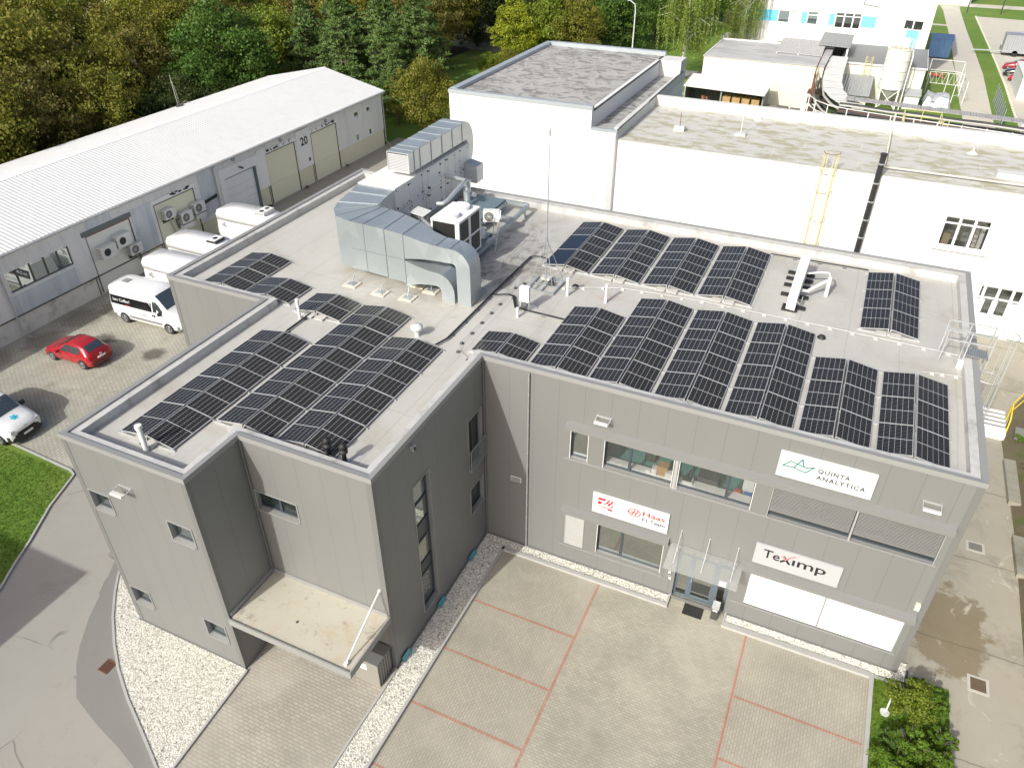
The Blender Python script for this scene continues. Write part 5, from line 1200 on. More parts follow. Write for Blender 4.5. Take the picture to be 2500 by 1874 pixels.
    if lamps:
        fx = st[0][0]; s = interp(fx-.12); z = s[3]-.1
        for sgn in (-1, 1):
            b = LMB(); yy = sgn*s[5]*.78
            b.hexa([(fx-.42,yy-.09,z-.1),(fx-.02,yy-.12,z-.14),(fx-.02,yy+.1,z-.14),(fx-.42,yy+.16 if sgn > 0 else yy-.16+.25,z-.1),(fx-.42,yy-.06,z+.12),(fx-.03,yy-.1,z+.02),(fx-.03,yy+.08,z+.02),(fx-.42,yy+.1,z+.12)]); b.build('headlight', LAMPG, t)
    if mirror:
        x, z = mirror
        for sgn in (-1, 1):
            b = LMB(); y = sgn*side(x, z, 0); b.box(x-.05, y, z-.06, x+.08, y+sgn*.24, z+.14 if cat != 'car' else z+.06); b.build('mirror', BPLAST if cat != 'car' else col, t)
    return t, side
def hatch(label, loc, rz, col, group=None, name='parked_car'):
    st = [(1.91,.30,.48,.55,.62,.66,.55),(1.83,.22,.52,.66,.74,.78,.66),(1.55,.20,.62,.78,.80,.82,.70),(1.0,.18,.78,.90,.82,.84,.72),(0.78,.18,.82,.96,.82,.84,.70),(0.42,.18,.84,1.17,.83,.84,.64),(0.0,.18,.86,1.36,.83,.84,.60),(-0.35,.18,.87,1.42,.83,.84,.60),(-0.9,.18,.88,1.41,.83,.84,.60),(-1.35,.19,.90,1.33,.83,.84,.60),(-1.62,.2,.90,1.12,.82,.83,.60),(-1.80,.24,.82,.93,.78,.80,.66),(-1.91,.3,.6,.68,.70,.72,.62)]
    gl = [('side',[(.42,.90),(-.38,.92),(-.38,1.31),(-.12,1.31),(.12,1.2)]),('side',[(-.45,.92),(-1.22,.96),(-1.1,1.28),(-.45,1.31)]),('screen',.76,-.04,.92,.92,'windscreen'),('screen',-1.68,-1.32,.9,.9,'rear_window')]
    t, side = vehicle(name, label, 'car', loc, rz, st, col, (1.22,-1.22), 0.29, gl, group, bumper=[(-1.95,-1.7,.3,.52,col),(1.72,1.95,.25,.42,col)], mirror=(.5,.86))
    b = LMB(); b.box(-1.965,-.26,.62,-1.93,.26,.73); b.build('number_plate', WHITE, t)
    for sgn in (-1, 1):
        b = LMB(); b.hexa([(-1.9,sgn*.62,.66),(-1.6,sgn*.78,.7),(-1.6,sgn*.84,.7),(-1.88,sgn*.76,.66),(-1.84,sgn*.62,.86),(-1.58,sgn*.74,.92),(-1.58,sgn*.83,.92),(-1.8,sgn*.76,.86)]); b.build('tail_light', TAIL, t)
    b = LMB(); b.box(-1.955,-.68,.36,-1.93,.68,.46); b.build('bumper_insert', BPLAST, t)
    b = LMB()
    for sgn in (-1,1):
        for x in (.42,-.41,-1.28):
            b.bar((x,sgn*side(x,.35,.002),.3),(x,sgn*side(x,.85,.002),.86),.012,.008)
    b.build('door_gap', BPLAST, t)
    b = LMB()
    for sgn in (-1,1):
        for x in (-.22,-1.08): b.box(x,sgn*side(x,.78,.0),.77,x+.14,sgn*side(x,.78,.03),.8)
    b.build('door_handle', col, t)
    return t
redcar = hatch('red five-door hatchback parked alone on the paved yard', (-28.17, 2.62, 0.006), math.pi+R(1), P_RED)
b = LMB(); b.box(-1.962,-.05,.80,-1.89,.05,.87); b.build('badge', ALU, redcar)

def ducato(label, loc, rz, L=5.4, Hh=2.5, name='camper_van', windows=True, group=None):
    f = L/2
    st = [(f,.42,.62,.78,.72,.78,.62),(f-.1,.28,.72,.98,.90,.93,.76),(f-.45,.25,.98,1.18,.98,1.0,.80),(f-.85,.25,1.12,1.34,1.0,1.01,.82),(f-1.05,.25,1.16,1.55,1.0,1.01,.80),(f-1.5,.25,1.2,2.1,1.0,1.01,.78),(f-1.8,.25,1.2,Hh-.1,1.0,1.01,.80),(f-2.3,.25,1.2,Hh,1.0,1.02,.86),(0,.25,1.2,Hh+.02,1.0,1.02,.88),(-f+.5,.25,1.2,Hh,1.0,1.02,.88),(-f+.12,.27,1.2,Hh-.06,1.0,1.01,.86),(-f,.3,1.15,Hh-.22,.94,.96,.80)]
    gl = [('screen',f-1.02,f-1.72,.9,.92,'windscreen')]
    if windows: gl += [('side',[(f-1.08,1.28),(f-1.95,1.3),(f-1.95,1.98),(f-1.66,1.96)],'side_window')]
    t, side = vehicle(name, label, 'van', loc, rz, st, P_WHITE, (f-.95,-f+.95), .34, gl, group, bumper=[(f-.28,f+.04,.26,.62,PLAST),(-f-.04,-f+.25,.28,.55,PLAST)], mirror=(f-1.35,1.3))
    b = LMB()
    for s_ in (-1, 1):
        ys = sorted((s_*1.0, s_*1.035)); b.box(-f+1.45,ys[0],.5,f-1.45,ys[1],.62)
    b.build('side_trim', PLAST, t)
    return t, side
# 1: the coffee van whose nose disappears behind the grey wall
cv, side = ducato('white high-roof van with black window strip and coffee lettering, nose hidden by the grey wall', (-27.2, 7.85, 0.006), R(1.5), 5.5, 2.5, 'delivery_van')
WIN = M('van_dark_window', (0.012,0.012,0.014), 0.12)
for (xa, xb, z0, z1) in ((-2.62,0.72,1.28,1.86),):
    b = LMB(); ps = []
    for k in range(7):
        x = xb+(xa-xb)*k/6; ps.append([(x,-side(x,z0),z0),(x,-side(x,z1),z1)])
    b.loft(ps, 0, False, False, False); b.build('window_strip', WIN, cv)
b = LMB(); y_ = lambda x, z: -side(x, z, .02)
def vtext(mb, s, x, z, wdt, h, m=0): text_on(mb, s, (x, y_(x, z)-.004, z), (1,0,0), (0, .05/h*0+ (y_(x,z+h)-y_(x,z))/h, 1), width=wdt, thick=h/0.7, m=m)
vtext(b, 'Iam Coffee!', -2.4, 1.5, 1.35, .19); b.build('lettering', WHITE, cv)
b = LMB(); vtext(b, 'CAFE', -2.3, 2.03, .62, .16); vtext(b, 'HOUSE', -1.1, 2.03, .78, .16); vtext(b, 'Iam Coffee!', -.9, .85, 1.25, .17); b.build('lettering', M('faded_grey', (0.35,0.36,0.37)), cv)
b = LMB(); b.box(-1.35,-1.09,1.36,-1.0,-1.06,1.4); b.build('red_stripe', P_RED, cv)
b = LMB(); b.box(-2.05,-.3,2.53,-1.6,.15,2.57); b.build('roof_vent', M('vent_grey',(0.25,0.26,0.27)), cv)
b = LMB()
for x in (0.8, 1.75): b.bar((x,y_(x,.5)+.01,.5),(x,y_(x,1.2)+.01,1.25),.015,.008); b.box(x-.12 if x < 1 else x-.9,y_(x,1)-.0,1.0,x-.05 if x < 1 else x-.83,y_(x,1)-.03,1.12)
b.build('door_gap', BPLAST, cv)
# 2-4: big campers
def camper(label, loc, rz, L, kind):
    t, sd_ = ducato(label, loc, rz, L, 2.75, 'camper_van', True, 'big white camper vans parked beside the warehouse')
    f = L/2
    b = LMB(); b.loft([[(x,-w_,2.2),(x,w_,2.2),(x,w_,z1-.25),(x,w_*.8,z1),(x,-w_*.8,z1),(x,-w_,z1-.25)] for x, w_, z1 in ((-f+.0,.86,2.75),(-f+.12,.98,2.86),(-f+1.2,1.04,2.95),(f-2.6,1.04,2.95),(f-1.9,.92,2.8))], 0); b.build('high_roof', P_WHITE, t)
    b = LMB()
    for sgn in (-1,):   # dark curved monogram on the side
        x0, z0 = -f+.75, 1.9
        def yy(x, z): return -1.052
        pts = [(k*.62,j*.62) for k,j in [(-.3,-.22),(-.18,-.2),(-.12,-.05),(-.1,.12),(-.12,.28)]]; b.tube([(x0+x,yy(0,0),z0+z) for x, z in pts], .02, 5)
        pts = [(k*.62,j*.62) for k,j in [(.3,.26),(.12,.12),(.0,-.02),(.1,-.14),(.24,-.26),(.36,-.3)]]; b.tube([(x0+x,yy(0,0),z0+z) for x, z in pts], .022, 5)
    b.build('monogram', M('monogram_brown', (0.12,0.06,0.05)), t)
    if kind == 1: b = LMB(); b.box(-f+3.4,-.45,2.96,-f+4.2,.45,3.12); b.build('roof_unit', BPLAST, t); b = LMB(); b.box(-f+3.42,-.43,3.121,-f+4.15,.43,3.15); b.tube([(-f+3.8,0,3.15),(-f+3.8,0,3.17)],.16,16,1); b.build('roof_unit_cover', [P_WHITE, BPLAST], t)
    if kind == 2:
        b = LMB(); b.box(-f+3.6,-.6,2.96,-f+4.4,.6,3.2); 
        for y in (-.3,.3): b.tube([(-f+4.0,y,3.2),(-f+4.0,y,3.21)],.17,16,1)
        for k in range(4): b.box(-f+3.65+k*.19,-.604,3.0,-f+3.76+k*.19,-.6,3.14,1)
        b.build('roof_unit', [OFFW, BPLAST], t)
    return t
camper('white camper van next to the coffee van, monogram on its side and plain roof', (-27.1, 10.9, 0.006), R(0), 6.2, 0)
camper('white camper van with a black-rimmed roof unit, middle of the three', (-27.9, 14.0, 0.006), R(0), 6.6, 1)
camper('white camper van with a two-fan white roof unit, nearest the roller door', (-28.2, 19.3, 0.006), R(0), 6.8, 2)
# ambulance
f = 2.4
st = [(f,.42,.62,.80,.66,.72,.6),(f-.1,.25,.74,.95,.86,.90,.74),(f-.45,.22,.90,1.08,.93,.95,.78),(f-.85,.22,1.02,1.20,.95,.97,.80),(f-1.0,.22,1.06,1.32,.95,.97,.78),(f-1.55,.22,1.1,1.78,.95,.97,.74),(f-1.9,.22,1.1,1.92,.95,.97,.74),(f-2.5,.22,1.1,1.97,.95,.97,.78),(-f+.4,.22,1.1,1.97,.95,.97,.78),(-f,.3,1.05,1.8,.92,.93,.74)]
amb, sd2 = vehicle('ambulance_van', 'white ambulance van with a blue star on the bonnet at the left edge', 'van', (-26.55, -3.95, 0.006), R(3), st, P_WHITE, (f-.85,-f+.85), .33,
    [('screen',f-.98,f-1.72,.93,.94,'windscreen'),('side',[(f-1.1,1.16),(f-2.0,1.16),(f-2.0,1.68),(f-1.62,1.66)],'side_window')], bumper=[(f-.3,f+.05,.24,.60,BPLAST)], mirror=(f-1.25,1.2))
b = LMB(); b.hexa([(f-.06,-.5,.58),(f+.03,-.5,.58),(f+.03,.5,.58),(f-.06,.5,.58),(f-.16,-.58,.82),(f-.03,-.55,.80),(f-.03,.55,.80),(f-.16,.58,.82)]); b.build('grille', BPLAST, amb)
b = LMB(); b.box(f+.05,-.26,.42,f+.07,.26,.53); b.build('number_plate', WHITE, amb)
b = LMB(); b.tube([(f-.03+.1*0,.11*math.cos(a),.78+.09*math.sin(a)) for a in [2*math.pi*k/14 for k in range(15)]], .015, 6); b.bar((f-.02,-.1,.78),(f-.02,.1,.78),.02); b.build('badge', ALU, amb)
b = LMB()
for k in range(3):
    a = math.pi*k/3+.5; c0 = Vector((f-.62,0,1.155)); d = Vector((math.cos(a)*.19, math.sin(a)*.19, -.055*math.cos(a))); b.bar(c0-d, c0+d, .09, .012)
b.build('star_emblem', M('star_blue', (0.02,0.42,0.60)), amb)
# ---------------------------------------------------------------- long white warehouse
WX = -33.45
SIDING = mat_corr('siding', 'y', 0.2, (0.70,0.70,0.69), (0.80,0.80,0.79), 0.5, 0.0, 0.6, (0.46,0.49,0.53), 0.4, 0.008, 0.3)
SIDINGB = mat_corr('siding_worn', 'y', 0.12, (0.42,0.48,0.56), (0.70,0.72,0.74), 0.4, 0.15, 0.6, (0.36,0.42,0.50), 0.6, 0.008, 1.2)
ROOFM = mat_corr('warehouse_roof', 'y', 0.28, (0.70,0.70,0.69), (0.78,0.78,0.77), 0.6, 0.0, 0.8, (0.60,0.59,0.57), 0.3, 0.014, 0.3)
PLINTH = M('plinth_render', (0.74,0.72,0.66), 0.8, var=0.05, stain=(0.45,0.43,0.36), stain_scale=1.0, dirt=0.2)
CREAM = M('cream_panel', (0.76,0.76,0.58), 0.6, var=0.03, scale=0.5); CREAMP = M('cream_plinth', (0.70,0.69,0.52), 0.7, var=0.05)
DOORW = M('door_pale', (0.80,0.80,0.74), 0.5, var=0.03); RAIL = M('dark_rail', (0.10,0.09,0.085), 0.6); WTRIM = M('chipped_white', (0.82,0.82,0.81), 0.6, var=0.03)
wh = thing('warehouse', 'long low white metal warehouse with a shallow ribbed gable roof and row of big doors', 'building', (-40, 15, 0))
Y0, Y1 = -14, 44.2
b = MB()
for (y0, y1, mi) in ((Y0,13.5,0),(13.5,Y1,1)):
    b.add([(WX,y0,0),(WX,y1,0),(WX,y1,1.7),(WX,y0,1.7)], [(0,1,2,3)], mi)
b.add([(WX,Y1,0),(-47,Y1,0),(-47,Y1,5.4),(-40,Y1,6.9),(WX,Y1,5.4)], [(0,1,2,3,4)], 0)
b.add([(WX,Y0,0),(-47,Y0,0),(-47,Y0,5.4),(-40,Y0,6.9),(WX,Y0,5.4)], [(4,3,2,1,0)], 0); b.add([(-47,Y0,0),(-47,Y1,0),(-47,Y1,5.4),(-47,Y0,5.4)], [(3,2,1,0)], 0)
b.build('plinth_wall', [PLINTH, CREAMP], wh)
# upper siding with real window and door openings
wholes = [(3.2,7.62,2.82,4.12),(39.4,40.2,4.0,4.45),(41.5,42.2,4.0,4.45),(39.38,40.05,1.75,2.4),(41.6,42.2,1.75,2.35)]
doors = [(8.95,12.5,0.1,4.15),(14.7,18.5,0.1,4.22),(21.7,25.15,0.05,3.8),(26.65,30.4,0.1,4.3),(32.7,36.45,0.1,4.33)]
b = MB(); SX = WX+0.07
hl = wholes+[(a,c,0,e) for a, c, d, e in doors]
for (y0, y1, z0) in ((Y0,24.5,1.38),(24.5,Y1,1.68)):
    hh = [h for h in hl if h[1] > y0 and h[0] < y1]
    wallgrid(b, 'y', SX, y0, y1, z0, 5.35, [(max(h[0],y0),min(h[1],y1),max(h[2],z0),h[3]) for h in hh])
    b.add([(WX,y0,z0),(SX,y0,z0),(SX,y1,z0),(WX,y1,z0)], [(0,1,2,3)])
b.build('metal_siding', SIDING, wh)
b = MB()
for (y0, y1, z0, z1) in ((3.05,7.55,1.4,2.62),(12.72,14.4,1.45,4.6),(19.1,20.6,1.7,5.2),(9.2,11.2,4.55,5.3)): b.box(SX+.002,y0,z0,SX+.02,y1,z1)
bsplit(b, 'worn_sheet', SIDINGB, wh)
b = MB()
b.add([(-33.05,Y0-.2,5.42),(-33.05,Y1+.25,5.42),(-40.0,Y1+.25,6.98),(-40.0,Y0-.2,6.98),(-47.4,Y1+.25,5.42),(-47.4,Y0-.2,5.42)], [(0,1,2,3),(3,2,4,5)])
b.add([(-33.05,Y0-.2,5.36),(-33.05,Y1+.25,5.36),(-33.05,Y1+.25,5.42),(-33.05,Y0-.2,5.42),(-33.4,Y1+.25,5.36),(-33.4,Y0-.2,5.36)], [(0,1,2,3),(0,5,4,1)]); b.add([(-33.05,Y1+.25,5.36),(-40,Y1+.25,6.92),(-47.4,Y1+.25,5.36),(-47.4,Y1+.25,5.42),(-40,Y1+.25,6.98),(-33.05,Y1+.25,5.42)], [(0,1,4,5),(1,2,3,4)])
b.build('roof', ROOFM, wh)
b = MB(); 
for s_ in (-1, 1): b.add([(-40,Y0-.2,7.0),(-40,Y1+.25,7.0),(-40+s_*.28,Y1+.25,6.935),(-40+s_*.28,Y0-.2,6.935)], [(0,1,2,3)])
b.build('ridge_cap', WTRIM, wh)
b = MB(); b.tube([(-33.0,Y0,5.32),(-33.0,Y1,5.32)], 0.07, 8); b.build('gutter', M('gutter_grey',(0.42,0.43,0.43),0.5), wh)
for y in (2.85, 20.72, 44.3):
    b = MB(); b.tube([(-33.0,y,5.3),(-33.3,y,5.0),(-33.3,y,.5),(-32.9,y+.1,.05)], 0.05, 8); b.build('downpipe', M('gutter_grey',(0.42,0.43,0.43)), wh)
for k, (a, c, d, e) in enumerate(doors):
    mt = [DOORW, CREAM, M('roller_white',(0.78,0.79,0.79),0.5), CREAM, CREAM][k]
    b = MB(); b.box(WX+.005,a,d,WX+.03,c,e); o = b.build('sliding_door', mt, wh)
    b = MB(); b.box(WX+.03,a-.02,d,WX+.08,a+.03,e); b.box(WX+.03,c-.03,d,WX+.08,c+.03,e); b.box(WX+.03,a,e-.06,WX+.09,c,e+.02); b.build('door_edge', RAIL, o)
    if k != 2:
        b = MB(); b.box(SX,a-.25,e+.03,SX+.05,c+.2,e+.34); b.build('lintel', M('lintel_grey',(0.14,0.16,0.16)) if k == 0 else WTRIM, o)
        if k == 0: b = MB(); b.box(SX,a,e-.02,SX+.045,c,e+.03); b.build('lintel_stripe', M('dull_red',(0.30,0.06,0.05)), o)
    else:
        b = MB(); b.box(SX,21.2,3.82,SX+.07,25.6,4.62); b.box(SX,21.2,1.7,SX+.07,21.68,3.82); b.box(SX,25.2,1.7,SX+.07,25.6,3.81); b.box(SX,25.61,1.7,SX+.075,26.6,4.9); b.build('door_surround', WTRIM, o)
        b = MB(); b.box(WX+.03,25.02,.05,WX+.2,25.2,3.82); b.build('door_post', M('green_grey',(0.10,0.14,0.15)), o)
        b = MB()
        for z in (0.95,1.6,2.25,2.9): b.box(WX+.031,21.75,z,WX+.034,24.98,z+.015)
        b.build('panel_joint', M('joint_grey',(0.35,0.35,0.35)), o)
# peeling strips above two cream doors
b = MB(); rr = random.Random(4)
for (ya, yb, z) in ((16.2,18.0,4.42),(26.7,30.0,4.5),(32.7,36.0,4.52)):
    for q in range(14):
        y = rr.uniform(ya, yb); b.box(SX+.052, y, z+rr.uniform(-.1,.1), SX+.056, y+rr.uniform(.1,.35), z+rr.uniform(.0,.16))
pe = b.build('peeling_paint', DARK, wh); pe['kind'] = 'stuff'
# plinth joints, block under the 20 sign
b = MB()
for y in (8.75,12.65,14.55,18.6,26.5,30.5,32.55,36.6,-4): b.box(WX+.001,y-.03,0,WX+.02,y+.03,1.6)
b.box(WX+.001,Y0,1.3,WX+.1,14.6,1.37); bsplit(b, 'plinth_joint', RAIL, wh)
b = MB(); b.box(SX,30.62,1.75,SX+.1,32.45,5.0); b.build('blank_panel', WTRIM, wh)
WG = mix_glass('dusty_glass', 0.30, (0.07,0.11,0.12), 0.92)
window(wh, 'y', SX, 1, *wholes[0], mull=(3.95,4.87,5.85,6.8), bars=(), rec=0.1, glass=WG, room=1.0, frame_mat=RAIL, trim_mat=WTRIM)
for h in wholes[1:]: window(wh, 'y', SX, 1, *h, rec=0.1, glass=GL_DARK if h[0] != 39.38 else WG, room=0.6, frame_mat=WTRIM, trim_mat=WTRIM)
t = thing('number_sign', 'white sign with a black 20 on the warehouse wall between two cream doors', 'sign', (SX+.1, 31.6, 3.5))
b = MB(); b.box(SX+.105,30.95,3.5,SX+.125,32.2,4.6); b.build('panel', WHITE, t)
b = MB(); text_on(b, '20', (SX+.13, 31.08, 3.72), (0,1,0), (0,0,1), width=1.0, bold=.03, thick=.95); b.build('digits', INK, t)
b = MB(); b.box(SX+.105,31.9,2.15,SX+.115,32.15,2.45); tag(b.build('notice', GREY_T), 'small grey notice low on the panel under the number sign', 'notice')
for y, z, l in ((23.0,5.0,'round grey wall lamp above the white roller door'),(28.7,4.9,'round grey wall lamp above the cream door left of the number sign'),(35.0,4.85,'round grey wall lamp above the cream door right of the number sign')):
    b = MB(); b.tube([(SX,y,z),(SX+.1,y,z)],.16,14); tag(b.build('wall_lamp', M('lamp_grey',(0.35,0.36,0.37))), l, 'lamp')
t = thing('security_camera', 'small dark camera above the white roller door', 'camera', (SX, 23.4, 4.3)); b = MB(); b.bar((SX+.07,23.4,4.3),(SX+.3,23.4,4.35),.05); b.build('arm', DARK, t); b = MB(); b.bar((SX+.2,23.35,4.32),(SX+.45,23.5,4.2),.12); b.build('camera_head', DARK, t)
for y, c_ in ((30.9,0),(37.2,0),(26.0,0)):
    b = MB(); rr2 = random.Random(int(y*10))
    for k in range(26):
        a = rr2.uniform(0,6.28); q = rr2.uniform(0,.28); c = Vector((WX+.25+q*.6*math.cos(a), y+q*math.sin(a), .05+rr2.uniform(0,.15))); e = .07
        b.add([c+Vector((-e,0,0)),c+Vector((0,-e,.03)),c+Vector((e,0,0)),c+Vector((0,e,.05))],[(0,1,2,3)])
    tag(b.build('weed_tuft', M('dry_weed',(0.12,0.09,0.05),0.9)), {30.9:'brown weed tuft at the foot of the wall below the number sign',37.2:'brown weed tuft right of the last cream door',26.0:'brown weed tuft right of the white roller door'}[y], 'weed')
g_ = 'condenser units on the warehouse wall'
split_unit((SX,10.0,2.35), R(90), 'boxy condenser with black round opening on the pale door, left of three', g_, 1, 1.5)
split_unit((SX,11.35,2.62), R(90), 'boxy condenser with black round opening on the pale door, upper right of three', g_, 1, 1.5)
split_unit((SX+.05,12.1,1.75), R(90), 'condenser on a dark bracket at the lower right of the pale door', g_, 0, 1.25, True)
split_unit((SX+.05,15.6,3.0), R(90), 'condenser on a dark bracket at upper left of the cream door with black pipes', g_, 0, 1.2, True)
split_unit((SX+.05,17.0,2.2), R(90), 'condenser with a second box beneath it, left of the pair', g_, 0, 1.35, True, True)
split_unit((SX+.05,18.35,2.45), R(90), 'condenser with a second box beneath it, right of the pair', g_, 0, 1.35, True, True)
t = thing('pipe_run', 'thick black insulated pipes on a bracket between two condensers and the worn sheets', 'pipes', (SX, 19, 2.9))
for p, q, w_ in (((SX+.12,17.9,2.75),(SX+.12,20.45,2.95),.16),((SX+.1,16.2,2.55),(SX+.1,17.9,2.75),.05),((SX+.1,16.2,2.55),(SX+.1,16.3,1.9),.05),((SX+.1,20.45,2.85),(SX+.1,20.5,3.1),.1)): b = MB(); b.bar(p,q,w_); b.build('pipe', BLACK, t)
t = thing('waste_pipe', 'grey bent drain pipe running from the lower condenser down to the yard', 'pipe', (SX, 12.5, 0)); b = MB(); b.tube([(SX+.08,12.2,1.7),(SX+.1,12.3,1.2),(SX+.12,12.9,.5),(SX+.6,13.6,.05)],.04,8); b.build('pipe', GALV, t)
t = thing('waste_pipe', 'grey drain pipe running down the cream door below the bracketed condenser', 'pipe', (SX, 15.7, 0)); b = MB(); b.tube([(SX+.08,15.7,2.95),(SX+.08,16.0,1.5),(SX+.08,16.1,.3)],.04,8); b.tube([(SX+.08,17.2,1.6),(SX+.08,16.5,1.1),(SX+.08,16.2,.3)],.02,6); b.build('pipe', GALV, t)
t = thing('roof_antenna', 'thin cable and bent antenna at the rear edge of the warehouse roof', 'antenna', (-46.5, 31, 5.6))
b = MB(); b.tube([(-46.6,31,5.6),(-46.8,31.1,6.5),(-46.8,31.0,8.3)], .03, 6); b.tube([(-46.6,31.2,5.6),(-46.5,31.0,7.0),(-46.8,31,8.0)], .02, 5); b.tube([(-46.6,31,5.65),(-46.3,31.6,6.0),(-46,32,5.75)],.02,5); b.build('rod', M('cable_grey',(0.35,0.34,0.3)), t); b = MB(); b.cyl(-46.4,31,5.55,5.75,.35,12); b.build('base', DARK, t)
# unseen neighbour whose shadow falls across the access road
nb = thing('neighbour_building', 'plain building outside the frame that shades the road', 'building', (-27, -28, 0))
b = MB(); b.box(-40,-34,0,-17.2,-21,8.4); b.build('wall', OFFW, nb); b = MB(); b.box(-40.2,-34.2,8.4,-17.1,-20.9,8.6); b.build('roof', CONC, nb)
# ---------------------------------------------------------------- white production hall behind
WWALL = M('white_render', (0.76,0.76,0.75), 0.7, var=0.03, scale=0.4, dirt=0.16)
def felt(name, c0, c1, c2, vec, lo=0.45, hi=0.62, f=0.8, sc_=0.7, seam=None, dist=0.4):
    m, t, b = newmat(name); n = N(t); p = n.pos()
    c = n.mix(n.noise(0.6, 7, 0.65), c0, c1)
    c = n.mix(n.math('MULTIPLY', n.ramp(n.noise(sc_, 7, 0.62, n.vscale(p, vec, R(12)), dist), lo, hi), f), c, c2)
    if seam:
        o = n.xyz(p)
        l1 = n.math('LESS_THAN', n.math('ABSOLUTE', n.math('SUBTRACT', n.math('FRACT', n.math('DIVIDE', n.math('ADD', o[1], n.math('MULTIPLY', n.noise(0.5,3), 0.3)), 1.3)), 0.5)), 0.02)
        c = n.mix(n.math('MULTIPLY', l1, 0.55), c, seam)
        l2 = n.math('LESS_THAN', n.math('ABSOLUTE', n.math('SUBTRACT', n.math('FRACT', n.math('DIVIDE', n.math('ADD', o[0], n.math('MULTIPLY', n.math('FLOOR', n.math('DIVIDE', o[1], 1.3)), 1.7)), 5.1)), 0.5)), 0.006)
        c = n.mix(n.math('MULTIPLY', l2, 0.5), c, seam)
    t.links.new(c, b.inputs['Base Color']); b.inputs['Roughness'].default_value = 0.8; n.bump(n.noise(3, 6, 0.7), 0.4, 0.04, b); return m
FELT1 = felt('felt_grey', (0.36,0.355,0.34), (0.45,0.44,0.425), (0.15,0.147,0.14), (0.9,1.2,1), 0.44, 0.62, 0.8, 0.9, dist=1.6)
FELT2 = felt('felt_mossy', (0.48,0.475,0.44), (0.58,0.57,0.54), (0.33,0.305,0.18), (0.6,1.2,1), 0.46, 0.60, 0.75, 1.3, (0.62,0.62,0.60))
m, t, bs = FELT2, FELT2.node_tree, FELT2.node_tree.nodes['Principled BSDF']
hall = thing('production_hall', 'white rendered industrial hall with a taller block and a long mossy flat roof', 'building', (0, 27.7, 0))
YB = 27.7
b = MB()
b.box(-16.4,YB,0,-5.7,46,10.72); b.box(-5.7,YB+.002,0,-3.9,46,9.45)
hholes = [(16.5,19.0,5.25,7.12),(19.58,21.95,1.3,3.25)]
wallgrid(b, 'x', YB+.3, -3.9, 60, 0, 8.98, hholes)
b.add([(-3.9,37.4,0),(60,37.4,0),(60,37.4,9.0),(-3.9,37.4,9.0)], [(3,2,1,0)])
b.build('wall', WWALL, hall)
b = MB(); b.sheet([(-16.2,YB+.25),(-5.95,YB+.25),(-5.95,45.7),(-16.2,45.7)], 10.74); b.sheet([(-5.68,YB+.3),(-4.1,YB+.3),(-4.1,45.8),(-5.68,45.8)], 9.47); b.build('upper_roof', FELT1, hall)
b = MB(); b.sheet([(-3.9,YB+.3),(60,YB+.3),(60,37.0),(-3.9,37.0)], 9.0); b.build('lower_roof', FELT2, hall)
CAPM = M('cap_sheet', (0.42,0.47,0.50), 0.4, 0.3, var=0.08)
b = MB(); b.box(-16.45,YB-.05,10.72,-5.65,YB+.3,10.98); b.box(-16.45,YB+.3,10.72,-15.95,46.05,11.0); b.box(-15.95,45.6,10.72,-5.65,46.05,11.05)
b.box(-5.65,YB-.05,9.45,-3.85,YB+.25,9.62); b.build('parapet_cap', CAPM, hall)
b = MB(); b.box(-5.9,44.2,9.45,-3.9,46,10.72); b.box(-4.15,YB+.25,9.0,-3.85,46,9.75); b.box(-3.85,37.0,9.0,60,37.4,9.72); b.build('parapet_upstand', M('pale_upstand',(0.62,0.62,0.60),0.7,var=0.08,dirt=0.4), hall)
b = MB(); b.bar((-5.68,YB+.3,10.66),(-5.68,45.6,10.66),.16,.08); b.bar((-3.87,YB+.1,9.66),(-3.87,45,9.8),.1,.06); b.build('gutter', DARK, hall)
b = MB(); b.box(-4.3,YB-.06,0,-3.92,YB-.001,9.45); b.box(-3.9,YB+.28,8.93,60,YB+.299,8.99,1); b.build('corner_trim', [M('wall_grey_trim',(0.55,0.55,0.55)), CONC], hall)  # grey strip down the step corner, concrete edge along the top
FW = M('upvc_white', (0.82,0.82,0.82), 0.35, var=0.0)
h1 = window(hall, 'x', YB+.3, -1, *hholes[0], mull=(17.35,18.15), bars=(6.7,), fr=0.09, rec=0.12, glass=GL_DARK if False else GL_CLEAR, room=2.0, frame_mat=FW, trim_mat=FW, floor=DARK)
b = MB(); b.box(16.3,YB+.1,5.1,19.2,YB+.3,5.22); b.build('outer_sill', FW, h1)
b = MB(); b.box(16.75,YB+.8,5.0,17.15,YB+1.1,5.9); b.build('cupboard', M('tan_item',(0.30,0.24,0.13)), h1)
b = MB()
for x in (18.35,18.6): b.bar((x,YB+.9,5.0),(x,YB+1.0,6.6),.05)
for k in range(5): b.bar((18.35,YB+.95,5.2+k*.3),(18.6,YB+.95,5.2+k*.3),.04)
b.build('indoor_ladder', M('rust_brown',(0.20,0.09,0.05)), h1)
b = MB(); b.box(18.2,YB+1.2,4.9,18.9,YB+1.9,7.0); b.build('pale_screen', OFFW, h1)
h2 = window(hall, 'x', YB+.3, -1, *hholes[1], mull=(19.87,20.64,21.4), bars=(2.45,), fr=0.1, rec=0.12, glass=GL_CLEAR, room=1.4, frame_mat=FW, trim_mat=FW, floor=DARK)
b = MB()
b.box(20.45,YB+.2,1.3,20.75,YB+.24,2.4); b.box(19.6,YB+.2,1.3,20.05,YB+.24,2.4); b.box(21.35,YB+.2,1.3,21.95,YB+.24,2.4); b.build('white_infill', FW, h2)
